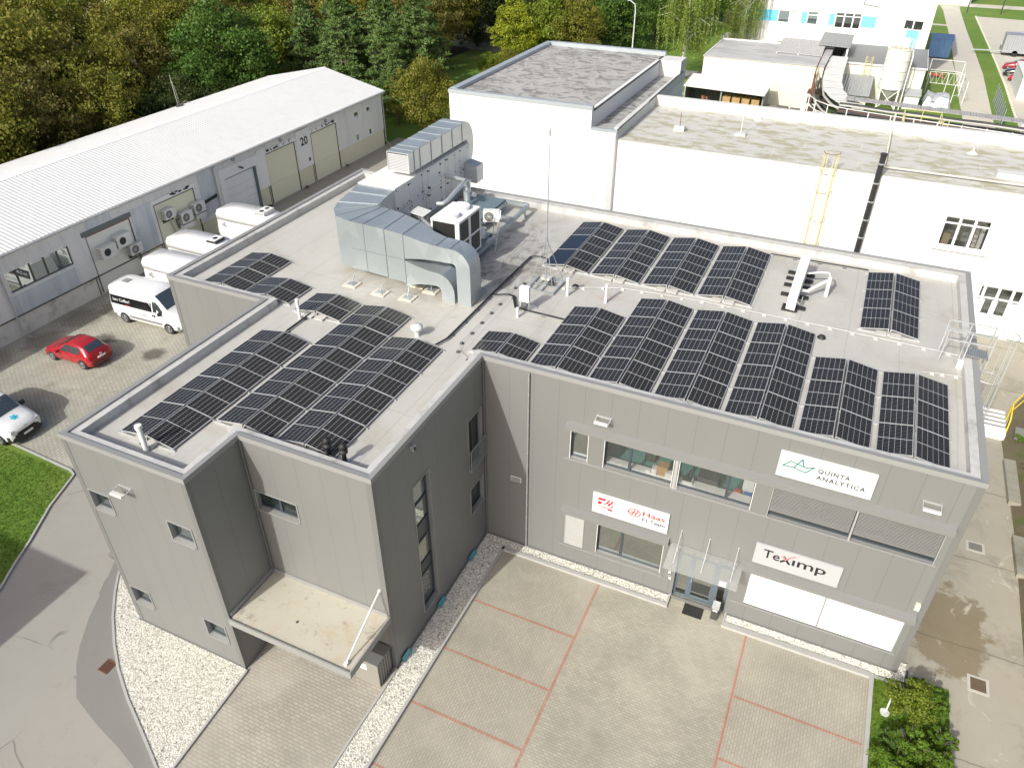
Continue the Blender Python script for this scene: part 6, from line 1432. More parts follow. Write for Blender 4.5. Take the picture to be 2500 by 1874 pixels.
# yellow cage ladder and black flue
YEL = M('yellow_paint', (0.60,0.53,0.26), 0.5, var=0.08); RUST = M('rust', (0.20,0.085,0.055), 0.85, var=0.25, scale=5)
def cage_ladder(x0, x1, y, z0, z1, label, hoops, steel=YEL):
    t = thing('caged_ladder', label, 'ladder', ((x0+x1)/2, y, z0))
    for x in (x0, x1): b = MB(); b.bar((x,y,z0),(x,y,z1),.06,.04); b.build('stile', steel, t)
    b = MB(); k = z0+.2
    while k < z1-.9: b.tube([(x0,y,k),(x1,y,k)], .015, 5); k += .3
    b.build('rungs', ALU, t)
    for z in hoops:
        b = MB(); xc = (x0+x1)/2; rw = (x1-x0)/2+.12
        b.tube([(xc-rw*math.cos(a), y-.55*math.sin(a), z) for a in [math.pi*q/8 for q in range(9)]], .022, 5); b.build('cage_hoop', RUST if z == max(hoops) and steel is YEL else steel, t)
    b = MB()
    for q in (1, 3, 5, 7):
        a = math.pi*q/8; xc = (x0+x1)/2; rw = (x1-x0)/2+.12; b.bar((xc-rw*math.cos(a),y-.55*math.sin(a),min(hoops)),(xc-rw*math.cos(a),y-.55*math.sin(a),max(hoops)),.028,.012)
    b.build('cage_strips', steel, t)
cage_ladder(9.15,9.85,YB+.22,0.6,9.95,'tall faded yellow caged ladder climbing the white hall wall to the mossy roof',(2.5,4.2,5.9,7.6,8.9,9.95))
t = thing('flue_pipe', 'black flue pipe with silver clamps up the white wall beside the yellow ladder', 'flue', (12.2, YB, 0))
b = MB(); b.tube([(12.3,YB+.05,0.3),(12.3,YB+.05,10.2)], .17, 14); b.tube([(12.3,YB+.05,10.2),(12.3,YB+.05,10.3)], .2, 14); b.build('pipe', M('flue_black',(0.03,0.032,0.034),0.4), t)
for k in range(8):
    b = MB(); b.tube([(12.3,YB+.05,1.6+k*1.15),(12.3,YB+.05,1.68+k*1.15)], .185, 14); b.build('clamp', ALU, t)
t = thing('gas_pipe', 'thin cream pipe running along the edge of the mossy roof and up its back parapet', 'pipe', (12.5, 29, 9))
b = MB(); b.tube([(12.6,37.3,10.2),(12.6,37.0,9.3),(12.55,29.2,9.15),(12.6,29.0,9.15),(60,28.9,9.15)], .06, 6); b.build('pipe', M('cream_pipe',(0.62,0.60,0.48)), t)
for (x, y, h, l) in ((3.4,32.2,2.0,'thin white rod on a block in the middle of the mossy roof'),(-0.6,31.5,1.2,'short brown rod on a pale block at the left of the mossy roof'),(3.9,36.3,0.5,'small white cone by the rear parapet of the mossy roof'),(17.5,34.5,.4,'small white vent far right on the mossy roof')):
    t = thing('roof_rod', l, 'lightning rod', (x, y, 9)); b = MB(); b.tube([(x,y,9.1),(x,y,9+h)], .025 if h > 1 else .06, 6); b.build('rod', OFFW if h != 1.2 else RUST, t)
    b = MB(); b.box(x-.35,y-.25,9.003,x+.35,y+.25,9.14 if h != 1.2 else 9.35) if h > .6 else b.tube([(x,y,9.003),(x,y,9.2)],[.35,.08],10); b.build('base', M('pale_block',(0.6,0.6,0.58)), t)
for k, (x, y) in enumerate(((18.6,30.2),)):
    b = MB(); b.box(x,y,9.003,x+1.9,y+.7,9.3); tag(b.build('roof_slab', M('pale_block',(0.6,0.6,0.58))), 'low pale slab lying on the mossy roof near its right end', 'slab')

# ---------------------------------------------------------------- buildings and yard further back
CRW = M('cream_wall', (0.70,0.68,0.57), 0.75, var=0.04, scale=0.3, stain=(0.62,0.58,0.40), stain_scale=0.25, stain_lo=0.5, stain_hi=0.8)
GR = felt('felt_pale', (0.40,0.40,0.40), (0.50,0.50,0.50), (0.30,0.30,0.31), (0.5,1.4,1), 0.45, 0.6, 0.6, 0.5, (0.56,0.56,0.56))
DGR = M('slate_felt', (0.20,0.205,0.21), 0.7, var=0.08)
cb = thing('cream_building', 'low cream flat-roofed building behind the pallet shelter', 'building', (-1.5, 80, 0))
b = MB(); b.box(-8.4,75.8,0,5.2,86.6,4.9); b.build('wall', CRW, cb); b = MB(); b.box(-8.45,75.7,4.9,5.25,86.7,4.98); b.build('roof', GR, cb)
b = MB(); b.bar((-8.4,75.7,5.0),(-8.4,86.6,5.0),.15,.08); b.bar((-8.4,86.6,5.05),(5.2,86.6,5.05),.2,.14); b.build('roof_edge', OFFW, cb)
CORR = mat_corr('corrugated_cement', 'x', 0.24, (0.40,0.40,0.395), (0.48,0.48,0.475), 0.7, 0, 1.0, (0.3,0.3,0.3), 0.3, 0.02)
CORRD = mat_corr('corrugated_dark', 'x', 0.24, (0.24,0.25,0.26), (0.30,0.31,0.32), 0.6, 0, 1.0, None, 0.3, 0.02)
t = thing('lean_to', 'low corrugated grey roof over the cream building edge', 'roof', (1.8, 84, 5))
b = MB(); b.hexa([(-.9,81.0,5.05),(4.4,80.6,5.05),(4.2,87.5,5.5),(-1.0,87.7,5.5),(-.9,81.0,5.12),(4.4,80.6,5.12),(4.2,87.5,5.57),(-1.0,87.7,5.57)]); b.build('roof_sheet', CORR, t)
b = MB()
for x in (-.8,1.7,4.2): b.box(x-.08,80.8,4.98,x+.08,81.0,5.05); b.box(x-.08,87.3,4.98,x+.08,87.5,5.48)
bsplit(b, 'post', OFFW, t)
t = thing('stair_canopy', 'dark corrugated roof over the top of the sloping conveyor bridge', 'roof', (5.2, 88, 0))
b = MB(); b.hexa([(3.5,85.0,5.5),(7.15,84.5,5.5),(7.05,91.3,5.8),(3.4,91.8,5.8),(3.5,85.0,5.58),(7.15,84.5,5.58),(7.05,91.3,5.88),(3.4,91.8,5.88)]); b.build('roof_sheet', CORRD, t)
b = MB()
for (x, y) in ((3.8,85.3),(6.9,84.9),(3.8,91.2),(6.8,90.8)): b.box(x-.1,y-.1,0.1,x+.1,y+.1,5.55)
bsplit(b, 'post', OFFW, t)
b = MB(); b.box(3.9,91,0,6.9,91.2,5.5); b.box(3.7,86,0,3.8,91,4.4); b.build('back_wall', DARK, t)
an = thing('annex', 'low annex with slate-grey flat roof in front of the blue-striped building', 'building', (11, 88, 0))
b = MB(); b.box(6.5,83.4,0,15.9,95,4.1); b.build('wall', M('annex_cream',(0.70,0.69,0.62),0.7,var=0.03), an); b = MB(); b.box(6.4,83.3,4.1,16.0,95,4.22); b.build('roof', DGR, an)
b = MB(); b.box(6.4,83.2,4.06,16.05,83.3,4.24); b.box(16.0,83.3,4.1,16.06,95,4.24); b.build('roof_edge', OFFW, an)
# striped building
sb = thing('striped_building', 'tall white building with a broken light-blue stripe and white-framed windows', 'building', (4, 95, 0))
SY = 95.0
b = MB(); sholes = [(-3.15,-0.2,6.0,7.5),(0.6,3.3,6.0,7.6),(4.1,7.3,5.85,7.7)]
wallgrid(b, 'x', SY+.3, -8.0, 9.1, 0, 16, sholes); b.box(9.1,SY,0,15.6,112,16); b.box(-8.0,SY+.31,0,-7.9,112,16); b.box(-8.0,111.9,0,9.1,112,16); b.box(-8.0,SY+.31,15.9,9.1,112,16); b.build('wall', WWALL, sb)
BLU = M('stripe_blue', (0.17,0.60,0.80), 0.6, var=0.02)
b = MB()
for (x0, x1) in ((-7.99,-3.15),(-0.2,0.6),(3.3,4.1),(7.3,9.09)): b.box(x0,SY+.28,6.15,x1,SY+.297,7.5)
b.box(12.9,SY-.02,4.0,14.4,SY-.001,6.3); bsplit(b, 'blue_stripe', BLU, sb)
for h in sholes: window(sb, 'x', SY+.3, -1, *h, mull=((h[0]+h[1])/2,) if h[1]-h[0] < 3 else (5.2,6.3), bars=(h[3]-.42,) if h[0] > 0 else (), rec=.12, fr=.1, glass=WG if h[0] < 4 else GL_DARK, room=1.0, frame_mat=FW, trim_mat=FW)
b = MB(); b.box(-1.6,SY+.25,6.1,-.3,SY+.29,7.4); b.box(2.0,SY+.25,6.1,3.2,SY+.29,7.5); bsplit(b, 'closed_shutter', FW, sb)
b = MB(); b.box(12.4,SY-.03,6.45,13.45,SY,7.4); b.box(13.6,SY-.03,6.4,14.6,SY,7.35); w_ = b.build('window', GL_DARK, sb)
b = MB(); b.tube([(9.12,SY+.15,4.2),(9.12,SY+.15,8.7),(7.2,SY+.15,8.9),(7.2,SY+.15,16)], .07, 8); b.build('downpipe', GALV, sb)
b = MB(); b.tube([(12.2,SY-.1,4.3),(12.2,SY-.1,16)], .05, 6); b.build('cable_duct', OFFW, sb)
fb = thing('distant_building', 'far white building with a blue band at the top edge right of centre', 'building', (15, 180, 0))
b = MB(); b.box(-4,170,0,24.5,190,11); b.build('wall', WWALL, fb); b = MB(); b.box(-4,169.95,1.5,24.4,170,2.5); b.build('blue_stripe', BLU, fb)
fb = thing('distant_building', 'pale graffiti-marked building glimpsed through the trees at top left', 'building', (-130, 95, 0))
b = MB(); b.box(-150,84,0,-112,110,12); b.build('wall', M('grey_white',(0.60,0.61,0.63),0.7), fb)
b = MB(); b.box(-111.99,86,2.9,-111.95,88.2,4.3); b.box(-111.99,90,3.0,-111.95,91.5,4.6); b.build('window', DARK, fb)
b = MB()
for k in range(5): b.tube([(-111.9,85.8+k*.9,.5),(-111.9,86.0+k*.9,1.9),(-111.9,86.4+k*.9,.8),(-111.9,86.6+k*.9,2.1)], .12, 5)
b.build('graffiti', INK, fb)
b = MB(); b.box(-8.4,96.2,5.2,-8.0,96.7,5.7); b.box(-8.4,96.2,6.3,-8.0,96.7,6.8); b.build('wall_unit', OFFW, sb)
# spiral staircase
t = thing('spiral_staircase', 'rusty brown spiral staircase at the left end of the blue-striped building', 'staircase', (-9.2, 97, 0))
b = MB(); b.cyl(-9.2,97,0,8.5,.08,8); b.build('column', RUST, t)
for k in range(34):
    a = k*.42; z = .3+k*.235; b = MB(); c0 = Vector((-9.2,97,z)); p = Vector((math.cos(a),math.sin(a),0)); q = Vector((math.cos(a+.38),math.sin(a+.38),0))
    b.add([c0, c0+p*1.1, c0+q*1.1, c0-Vector((0,0,.05)), c0+p*1.1-Vector((0,0,.05)), c0+q*1.1-Vector((0,0,.05))], [(0,1,2),(3,5,4),(0,3,4,1),(1,4,5,2)]); b.build('step', RUST, t)
b = MB(); b.tube([(-9.2+1.12*math.cos(k*.42),97+1.12*math.sin(k*.42),1.25+k*.235) for k in range(34)], .025, 5)
for k in range(0,34,2): b.bar((-9.2+1.1*math.cos(k*.42),97+1.1*math.sin(k*.42),.3+k*.235),(-9.2+1.12*math.cos(k*.42),97+1.12*math.sin(k*.42),1.25+k*.235),.03)
b.build('railing', RUST, t)
# pallet shelter
sh = thing('pallet_shelter', 'open-fronted grey shed with a white sloping roof holding pallets', 'shed', (-4.5, 72, 0))
b = MB(); b.hexa([(-9.1,69.8,2.75),(.15,68.9,2.75),(.25,73.8,3.15),(-9.1,74.3,3.15),(-9.1,69.8,2.83),(.15,68.9,2.83),(.25,73.8,3.23),(-9.1,74.3,3.23)]); b.build('roof', M('shed_roof',(0.72,0.72,0.72),0.4,var=0.02), sh)
SHG = mat_corr('shed_sheet','x',0.25,(0.14,0.145,0.155),(0.18,0.185,0.195),0.5)
b = MB(); b.box(-8.9,73.4,0,.05,73.5,3.05); b.box(-8.95,70.2,0,-8.88,73.4,2.85); b.box(0.0,69.5,0,.07,73.4,2.9); b.build('wall', SHG, sh)
for x in (-8.85,-4.7,-.05): b = MB(); b.box(x-.06,69.7,0,x+.06,69.85,2.75); b.build('post', ALU, sh)
WOOD = M('pallet_wood', (0.50,0.34,0.17), 0.8, var=0.2, scale=3); OLDW = M('old_wood', (0.24,0.20,0.16), 0.9, var=0.25, scale=4)
def pallet_stack(x, y, n, label, mat=WOOD, rz=0, group='pallet stacks', w_=1.0):
    t = thing('pallet_stack', label, 'pallets', (x, y, 0), rz, group)
    for k in range(n):
        b = LMB(); z = k*.145
        for j in (-.4,-.2,0,.2,.4): b.box(-.6*w_,j-.06,z+.11,.6*w_,j+.06,z+.135)
        for i in (-.52,0,.52): b.box(i*w_-.05,-.4,z+.001,i*w_+.05,.4,z+.11)
        b.build('pallet', mat, t)
    return t
pls = ['leftmost of four tall light-wood pallet stacks in the shelter','second tall light-wood pallet stack from the left in the shelter','third tall light-wood pallet stack from the left in the shelter','rightmost tall light-wood pallet stack, beside the shelter end wall']
for k in range(4): pallet_stack(-4.1+k*1.08, 70.7+.0*k, 14, pls[k], WOOD, R(90), w_=1.2)
pallet_stack(0.9, 71.2, 9, 'weathered dark pallet stack standing outside the shelter end wall', OLDW, R(5))
pallet_stack(0.2, 70.0, 2, 'low pair of pallets in front of the shelter corner', OLDW, R(10))
pallet_stack(-5.4, 71.2, 4, 'low reddish pallet pile left of the light-wood stacks', M('red_wood',(0.28,0.13,0.07),0.8,var=.2), 0)
b = MB(); b.hexa([(-8.0,70.6,0),(-7.1,70.6,0),(-7.1,71.5,0),(-8.0,71.5,0),(-7.9,70.7,1.0),(-7.2,70.75,1.1),(-7.2,71.4,1.0),(-7.9,71.4,.9)]); tag(b.build('wrapped_bale', OFFW), 'white wrapped bale at the left end of the shelter', 'bale')
b = MB(); b.hexa([(-6.4,70.4,0),(-5.5,70.4,0),(-5.5,71.4,0),(-6.4,71.4,0),(-6.3,70.5,.6),(-5.6,70.5,.7),(-5.6,71.3,.6),(-6.3,71.3,.8)]); tag(b.build('wrapped_bale', OFFW), 'low white bag between brown drums and the reddish pallets', 'bale')
b = MB(); b.cyl(-6.95,71.3,0,1.6,.25,12); b.cyl(-6.6,71.5,0,1.5,.2,12); tag(b.build('brown_roll', RUST), 'upright brown rolls between two white bundles in the shelter', 'roll')
for k, (x, y, s_, l) in enumerate(((1.7,75.1,.9,'flat dark slab on the grass nearest the pallets, rear row'),(3.1,74.7,.9,'flat dark slab on the grass, middle of the rear row'),(2.0,73.4,1.2,'large flat dark slab in the front row'),(4.2,73.4,1.0,'dark slab at the right by the white bridge leg'),(-9.9,72.4,1.0,'dark plate lying at the left end of the shelter'))):
    b = MB(); b.box(x-s_*.6,y-s_*.6,0,x+s_*.6,y+s_*.6,.35 if k < 4 else .2); tag(b.build('dark_slab', M('slab_dark',(0.12,0.12,0.12),0.8)), l, 'slab', 'dark slabs on the grass')
# silo
SILO = M('silo_white', (0.76,0.75,0.70), 0.5, var=0.03, dirt=0.25)
t = thing('silo', 'white cylindrical silo on a cross-braced stand with a conical bottom', 'silo', (12.6, 81.4, 0))
b = MB(); b.tube([(12.6,81.4,2.2),(12.6,81.4,6.5)], 1.33, 32); b.build('tank', SILO, t)
for z in (2.25,3.2,4.2,5.3,6.45): b = MB(); b.tube([(12.6,81.4,z-.04),(12.6,81.4,z+.04)], 1.37, 32); b.build('band', M('silo_band',(0.5,0.5,0.48)), t)
b = MB(); b.tube([(12.6,81.4,2.2),(12.6,81.4,.7)], [1.25,.25], 24); b.build('cone', M('silo_cone',(0.40,0.40,0.39)), t)
for sx in (-1,1):
    for sy in (-1,1): b = MB(); b.bar((12.6+sx*.98,81.4+sy*.98,0),(12.6+sx*.98,81.4+sy*.98,2.4),.16); b.build('leg', SILO, t)
b = MB()
for (p, q) in (((-1,-1),(1,-1)),((1,-1),(1,1)),((-1,-1),(-1,1))):
    b.bar((12.6+p[0],81.4+p[1],.1),(12.6+q[0],81.4+q[1],2.2),.08); b.bar((12.6+p[0],81.4+p[1],2.2),(12.6+q[0],81.4+q[1],.1),.08)
b.build('brace', SILO, t)
b = MB(); b.tube([(12.6,81.4,6.5),(12.6,81.4,6.56)],1.2,24); b.build('top_plate', M('top_cream',(0.6,0.56,0.42)), t)
b = MB(); b.tube([(13.1,81.7,6.6),(13.1,81.7,7.3),(13.1,81.7,7.6)],[.4,.42,.2],16); b.build('filter', SILO, t)
b = MB()
for k in range(14):
    a = 2*math.pi*k/14; b.bar((12.6+1.25*math.cos(a),81.4+1.25*math.sin(a),6.5),(12.6+1.25*math.cos(a),81.4+1.25*math.sin(a),7.4),.04)
for z in (6.95,7.4): b.tube([(12.6+1.25*math.cos(2*math.pi*k/20),81.4+1.25*math.sin(2*math.pi*k/20),z) for k in range(21)],.03,5)
b.build('guard_rail', OFFW, t)
b = MB(); b.tube([(14.05,80.6,0),(14.05,80.6,5.9),(13.9,80.7,6.6)],.07,8); b.tube([(12.3,82,6.6),(12.3,82,9.8)],.06,6); b.tube([(12.7,82.1,6.6),(12.7,82.1,8.6)],.04,6); b.build('fill_pipe', OFFW, t)
cage_ladder(9.3,9.95,83.0,0.1,5.2,'small yellow caged ladder on the annex wall left of the silo',(1.6,2.6,3.6,4.6,5.2))
# sheds by the silo
SHD = mat_corr('shed_grey','x',0.3,(0.34,0.36,0.37),(0.42,0.44,0.45),0.4,.3)
t = thing('small_shed', 'grey ribbed-roof shed between conveyor bridge and silo', 'shed', (8.6, 80, 0))
b = MB(); b.box(7.5,77.5,0,10.4,82.9,2.1); b.build('wall', CRW, t); b = MB(); b.hexa([(7.3,76.3,2.1),(10.6,76.3,2.1),(10.6,83.1,2.9),(7.3,83.1,2.9),(7.3,76.3,2.18),(10.6,76.3,2.18),(10.6,83.1,2.98),(7.3,83.1,2.98)]); b.build('roof', SHD, t)
t = thing('small_shed', 'tiny grey metal shed between silo and silver tarpaulin', 'shed', (15.1, 83.5, 0))
b = MB(); b.box(14.4,81.5,0,16,83.3,1.5); b.build('wall', OFFW, t); b = MB(); b.hexa([(14.3,81.3,1.5),(16.1,81.3,1.5),(16.1,83.29,1.9),(14.3,83.29,1.9),(14.3,81.3,1.56),(16.1,81.3,1.56),(16.1,83.29,1.96),(14.3,83.29,1.96)]); b.build('roof', M('shed_grey2',(0.36,0.37,0.38),.5), t)
b = MB(); rr = random.Random(8); G = 9
hgt = [[0]*G for _ in range(G)]
for i in range(G):
    for j in range(G):
        e = min(i,j,G-1-i,G-1-j); hgt[i][j] = (0.35 if e == 0 else 1.25+.2*rr.random()+.15*math.sin(i*1.3+j))
b.add([(16.5+3.0*i/(G-1)+rr.uniform(-.1,.1), 82.3+3.4*j/(G-1)+rr.uniform(-.1,.1), hgt[i][j]) for i in range(G) for j in range(G)], [(i*G+j,(i+1)*G+j,(i+1)*G+j+1,i*G+j+1) for i in range(G-1) for j in range(G-1)])
tag(b.build('tarpaulin', M('silver_tarp',(0.50,0.52,0.54),0.3,.4,var=.1)), 'crumpled silver tarpaulin draped over a stack beside the wire pen', 'tarpaulin')
b = MB(); b.box(16.8,82.6,0,19.2,85.3,.9); tag(b.build('covered_stack', DARK), 'dark stack showing below the edge of the silver tarpaulin', 'stack')
t = thing('wire_pen', 'tall wire mesh enclosure with white posts beside the back road', 'fence', (18.5, 92, 0))
for (x, y) in ((16.8,90.5),(18.9,90.3),(20.6,90.2),(20.9,86.5),(20.9,98),(17.0,98.2),(19.5,84.4)): b = MB(); b.bar((x,y,0),(x,y,2.6),.07); b.build('post', OFFW, t)
b = MB()
for z in (1.3,2.6):
    for p, q in (((16.8,90.5),(20.6,90.2)),((20.6,90.2),(20.9,86.5)),((20.9,98),(17,98.2)),((20.6,90.2),(20.9,98)),((20.9,86.5),(19.5,84.4))): b.bar((*p,z),(*q,z),.05)
for k in range(12): b.bar((16.8+k*.33,90.5-.02*k,1.3 if k % 2 else 2.6),(17.1+k*.33,90.5-.02*k,2.6 if k % 2 else 1.3),.03)
b.build('mesh_frame', OFFW, t)
rr = random.Random(12); b = MB()
for k in range(14): x = rr.uniform(17.6,18.9); y = rr.uniform(99.5,101.3); a = rr.uniform(0,3.1); b.bar((x-.5*math.cos(a),y-.5*math.sin(a),.1+rr.random()*.3),(x+.5*math.cos(a),y+.5*math.sin(a),.1+rr.random()*.3),.08)
tag(b.build('red_scrap', M('scrap_red',(0.50,0.10,0.07),.6)), 'heap of red metal bars on the grass behind the wire pen', 'scrap heap')
# blue container
t = thing('shipping_container', 'faded blue ribbed metal container beside the back road', 'container', (18.3, 115, 0))
BC = mat_corr('container_blue','x',0.3,(0.10,0.25,0.50),(0.20,0.38,0.62),0.5,0,1.0,(0.10,0.12,0.18),.35,.02)
b = MB(); b.box(16.9,113.3,.1,19.8,116.5,2.5); b.build('body', BC, t); b = MB(); b.hexa([(16.8,113.2,2.5),(19.9,113.2,2.5),(19.9,117.2,2.6),(16.8,117.2,2.6),(16.8,113.2,2.58),(19.9,113.2,2.58),(19.9,117.2,2.68),(16.8,117.2,2.68)]); b.build('roof', BC, t); b = MB(); b.box(17.0,113.4,0,19.7,116.4,.1); b.build('skid', RUST, t)
# covered pipe bridge
CVR = M('bridge_cover', (0.66,0.66,0.64), 0.6, var=0.08, scale=0.8, dirt=0.3)
t = thing('pipe_bridge', 'curved covered pipe bridge with rusty truss side and many dark pipes', 'pipe bridge', (6.5, 70, 0))
cl = [(6.2,84,4.6),(6.3,80,4.6),(6.4,75,4.6),(6.6,71,4.55),(7.1,67.2,4.5),(8.1,64.3,4.45),(9.6,62.2,4.4)]
hw = 1.0
def offs(cl, d):
    out = []
    for i, p in enumerate(cl):
        a = Vector(cl[max(i-1,0)]); c = Vector(cl[min(i+1,len(cl)-1)]); tt = (c-a).normalized(); nn = Vector((-tt.y, tt.x, 0)).normalized(); out.append(Vector(p)+nn*d)
    return out
L1, R1 = offs(cl, hw), offs(cl, -hw)
b = MB()
for i in range(len(cl)-1):
    k = 4
    for j in range(k):
        f0, f1 = j/k+.01, (j+1)/k-.01; jit = .03*((i*k+j) % 3-1)
        p = [L1[i].lerp(L1[i+1], f0), R1[i].lerp(R1[i+1], f0), R1[i].lerp(R1[i+1], f1), L1[i].lerp(L1[i+1], f1)]
        b.hexa([q+Vector((0,0,jit)) for q in p]+[q+Vector((0,0,jit+.05)) for q in p])
b.build('cover_board', CVR, t)['kind'] = 'stuff'
b = MB()
LW = offs(cl, hw+1.0)
LW = offs(cl[:5], -hw-.9)
for pts, z0, z1 in ((LW, .6, 1.9),):
    for i in range(len(pts)-1):
        p, q = pts[i]-Vector((0,0,1.6)), pts[i+1]-Vector((0,0,1.6))
        for dz in (0, 1.0, 2.0): b.bar(p+Vector((0,0,dz)), q+Vector((0,0,dz)), .1)
        n_s = 4
        for j in range(n_s):
            a = p.lerp(q, j/n_s); c = p.lerp(q, (j+1)/n_s); b.bar(a, c+Vector((0,0,2.0)), .09); b.bar(a, a+Vector((0,0,2.0)), .09)
b.build('rusty_truss', RUST, t)
for d, z, r0, mt in ((-1.9,-1.5,.09,'b'),(-1.6,-1.2,.11,'w'),(-1.3,-.9,.09,'b'),(-.8,-.6,.14,'w'),(-.3,-.6,.12,'b'),(.3,-.6,.12,'b'),(.8,-.8,.1,'w')):
    b = MB(); b.tube([tuple(q+Vector((0,0,z))) for q in offs(cl, d)], r0, 6); b.build('pipe', DARK if mt == 'b' else M('pale_lagging',(0.45,0.44,0.42)), t)
b = MB()
for p in offs(cl[:5], -1.2): b.box(p.x-1.1,p.y-1.2,p.z-2.2,p.x+1.1,p.y+1.2,p.z-2.1)
bsplit(b, 'deck', M('deck_rust',(0.10,0.06,0.05),.9), t)
# east-west run
t = thing('pipe_rack', 'long pipe rack with many parallel dark and pale pipes and a white railing', 'pipe rack', (16, 58, 0))
ya = lambda x: 62.0-(x-9)*.12; DR = .35
def run(y, z, r0, mat, x0=8.2, x1=30): 
    b = MB(); n = 14; b.tube([(x0+(x1-x0)*k/n, y-(x0+(x1-x0)*k/n-9)*.12+.1*math.sin(k*1.7), z) for k in range(n+1)], r0, 6); return b.build('pipe', mat, t)
rr = random.Random(2)
PL = M('pale_lagging',(0.45,0.44,0.42)); PB = M('pipe_black',(0.03,0.03,0.03),.6); PRS = M('pipe_rust',(0.14,0.08,0.06),.8)
for k in range(13): run(57.0+k*.42, 4.0+(.5 if k % 3 == 0 else 0)+.15*(k % 2), rr.choice((.07,.1,.13)), rr.choice((PL,PB,PB,PB,PRS,PL)))
for k in range(7): run(57.2+k*.7, 3.1, .1, rr.choice((PL,PB,PB)))
b = MB()
for k in range(12):
    x = 9+k*1.9; y = 59.5-(x-9)*.12; b.box(x-.06,y-3.0,3.75,x+.06,y+3.0,3.87); b.box(x-.06,y-3.0,2.85,x+.06,y+3.0,2.97)
    if k % 3 == 0:
        for dy in (-2.4,2.4): b.box(x-.12,y+dy-.12,0,x+.12,y+dy+.12,3.75)
bsplit(b, 'cross_beam', OFFW, t)
b = MB(); n = 26
for k in range(n):
    x0_ = 8.6+k*(22/n); x1_ = x0_+22/n-.03; y0_ = 63.2-(x0_-9)*.12; b.hexa([(x0_,y0_-.5,4.75),(x1_,y0_-.5,4.75),(x1_,y0_+1.0,4.75),(x0_,y0_+1.0,4.75),(x0_,y0_-.5,4.8),(x1_,y0_-.5,4.8),(x1_,y0_+1.0,4.8),(x0_,y0_+1.0,4.8)])
b.build('roof_strip', mat_corr('strip_grey','x',.25,(0.34,0.33,0.33),(0.42,0.41,0.41),.6,0,1,(0.25,0.15,0.12),.5,.015), t)['kind'] = 'stuff'
b = MB(); pr = [(4.9,62.5,4.2),(5.4,60.0,4.5),(6.3,57.9,4.6),(7.6,56.6,4.6),(10,55.9,4.6),(13.3,55.5,4.55),(18.1,54.9,4.5),(23,54.2,4.5),(30,53.4,4.4)]
for dz in (.1,.95): b.tube([(x,y,z+dz) for x, y, z in pr[1:]], .045, 6)
b.build('rail', OFFW, t)
for x, y in along([(p[0],p[1]) for p in pr[1:]], 1.9): b = MB(); b.bar((x,y,4.0),(x,y,5.55),.09); b.build('rail_post', OFFW, t)
b = MB(); b.bar((4.8,63.0,0),(4.9,62.6,4.9),.3); b.bar((6.4,58.0,0),(6.4,58.0,4.6),.3); b.bar((4.9,62.4,2.6),(6.4,58.0,1.6),.14); bsplit(b, 'support_leg', OFFW, t)
# yellow work platform on the rack
t = thing('work_platform', 'yellow railed platform with a rust-red deck on the pipe rack', 'platform', (15, 55, 4))
px0, px1, py0, py1, pz = 13.9, 16.9, 53.2, 57.6, 4.6
b = MB(); b.box(px0,py0,pz-.1,px1,py1-1.5,pz); b.build('deck', RUST, t)
b = MB()
for (x, y) in ((px0,py0),(px1,py0),(px0,py1),(px1,py1),((px0+px1)/2,py1),(px0,(py0+py1)/2),(px1,(py0+py1)/2)): b.bar((x,y,pz),(x,y,pz+1.15),.06)
for z in (.6,1.15):
    for p, q in (((px0,py0),(px0,py1)),((px0,py1),(px1,py1)),((px1,py1),(px1,py0))): b.bar((*p,pz+z),(*q,pz+z),.06)
b.bar((px0,py0,pz),(px0,py1,pz+1.1),.04); b.build('railing', YEL, t)
b = MB()
for x in (px1,px1+.4): b.bar((x,py0,3.0),(x,py0,6.2),.06)
for k in range(9): b.bar((px1,py0,3.2+k*.33),(px1+.4,py0,3.2+k*.33),.05)
b.build('ladder', YEL, t)
# street lamps
def lamp(x, y, h, label, arm=2.0, col=None, rz=R(180)):
    t = thing('street_lamp', label, 'street lamp', (x, y, 0), rz, 'street lamps'); cm = col or M('lamp_white',(0.62,0.63,0.64),.5)
    b = LMB(); b.tube([(0,0,0),(0,0,h-1.2),(0.15,0,h-.4),(arm*.45,0,h),(arm,0,h+.05)], [.11,.08,.07,.06,.05], 8); b.build('pole', cm, t)
    b = LMB(); b.hexa([(arm-.1,-.12,h),(arm+.6,-.1,h),(arm+.6,.1,h),(arm-.1,.12,h),(arm-.1,-.1,h+.14),(arm+.5,-.07,h+.1),(arm+.5,.07,h+.1),(arm-.1,.1,h+.14)]); b.build('lamp_head', cm, t)
lamp(-22.0, 92.0, 7.9, 'tall curved white street lamp beside the weeping birch')
lamp(23.6, 159.5, 10, 'dark lamp post at the far end of the back road', 1.5, DARK, 0); lamp(29.3, 159.5, 10, 'dark lamp post standing on the far lawn', 1.5, DARK, 0)
# far right vehicles, trailer and cabins
def simple_van(loc, rz, label): return ducato(label, loc, rz, 5.8, 2.6, 'parked_van')[0]
simple_van((30.0,124.0,0), R(178), 'white van parked behind the grey trailer at the right edge')
t = thing('box_trailer', 'grey ribbed box trailer with a drawbar reaching over the grass', 'trailer', (30, 120, 0))
b = MB(); b.box(26.9,118.8,.5,34,121.6,2.9); b.build('box', mat_corr('trailer_grey','x',.3,(0.38,0.40,0.42),(0.45,0.47,0.49),.4,.4,.6), t); b = MB(); b.bar((26.9,119.6,.6),(23.0,119.4,.5),.25,.15); b.build('drawbar', ALU, t)
for y in (118.9,121.5): b = MB(); b.tube([(28.6,y-.1,.42),(28.6,y+.1,.42)],.42,16); b.build('wheel', TYRE, t)
hatch('dark red car behind the white cabin at the right edge', (28.5,109.5,0), R(172), P_MAROON, 'cars beside the far apron')
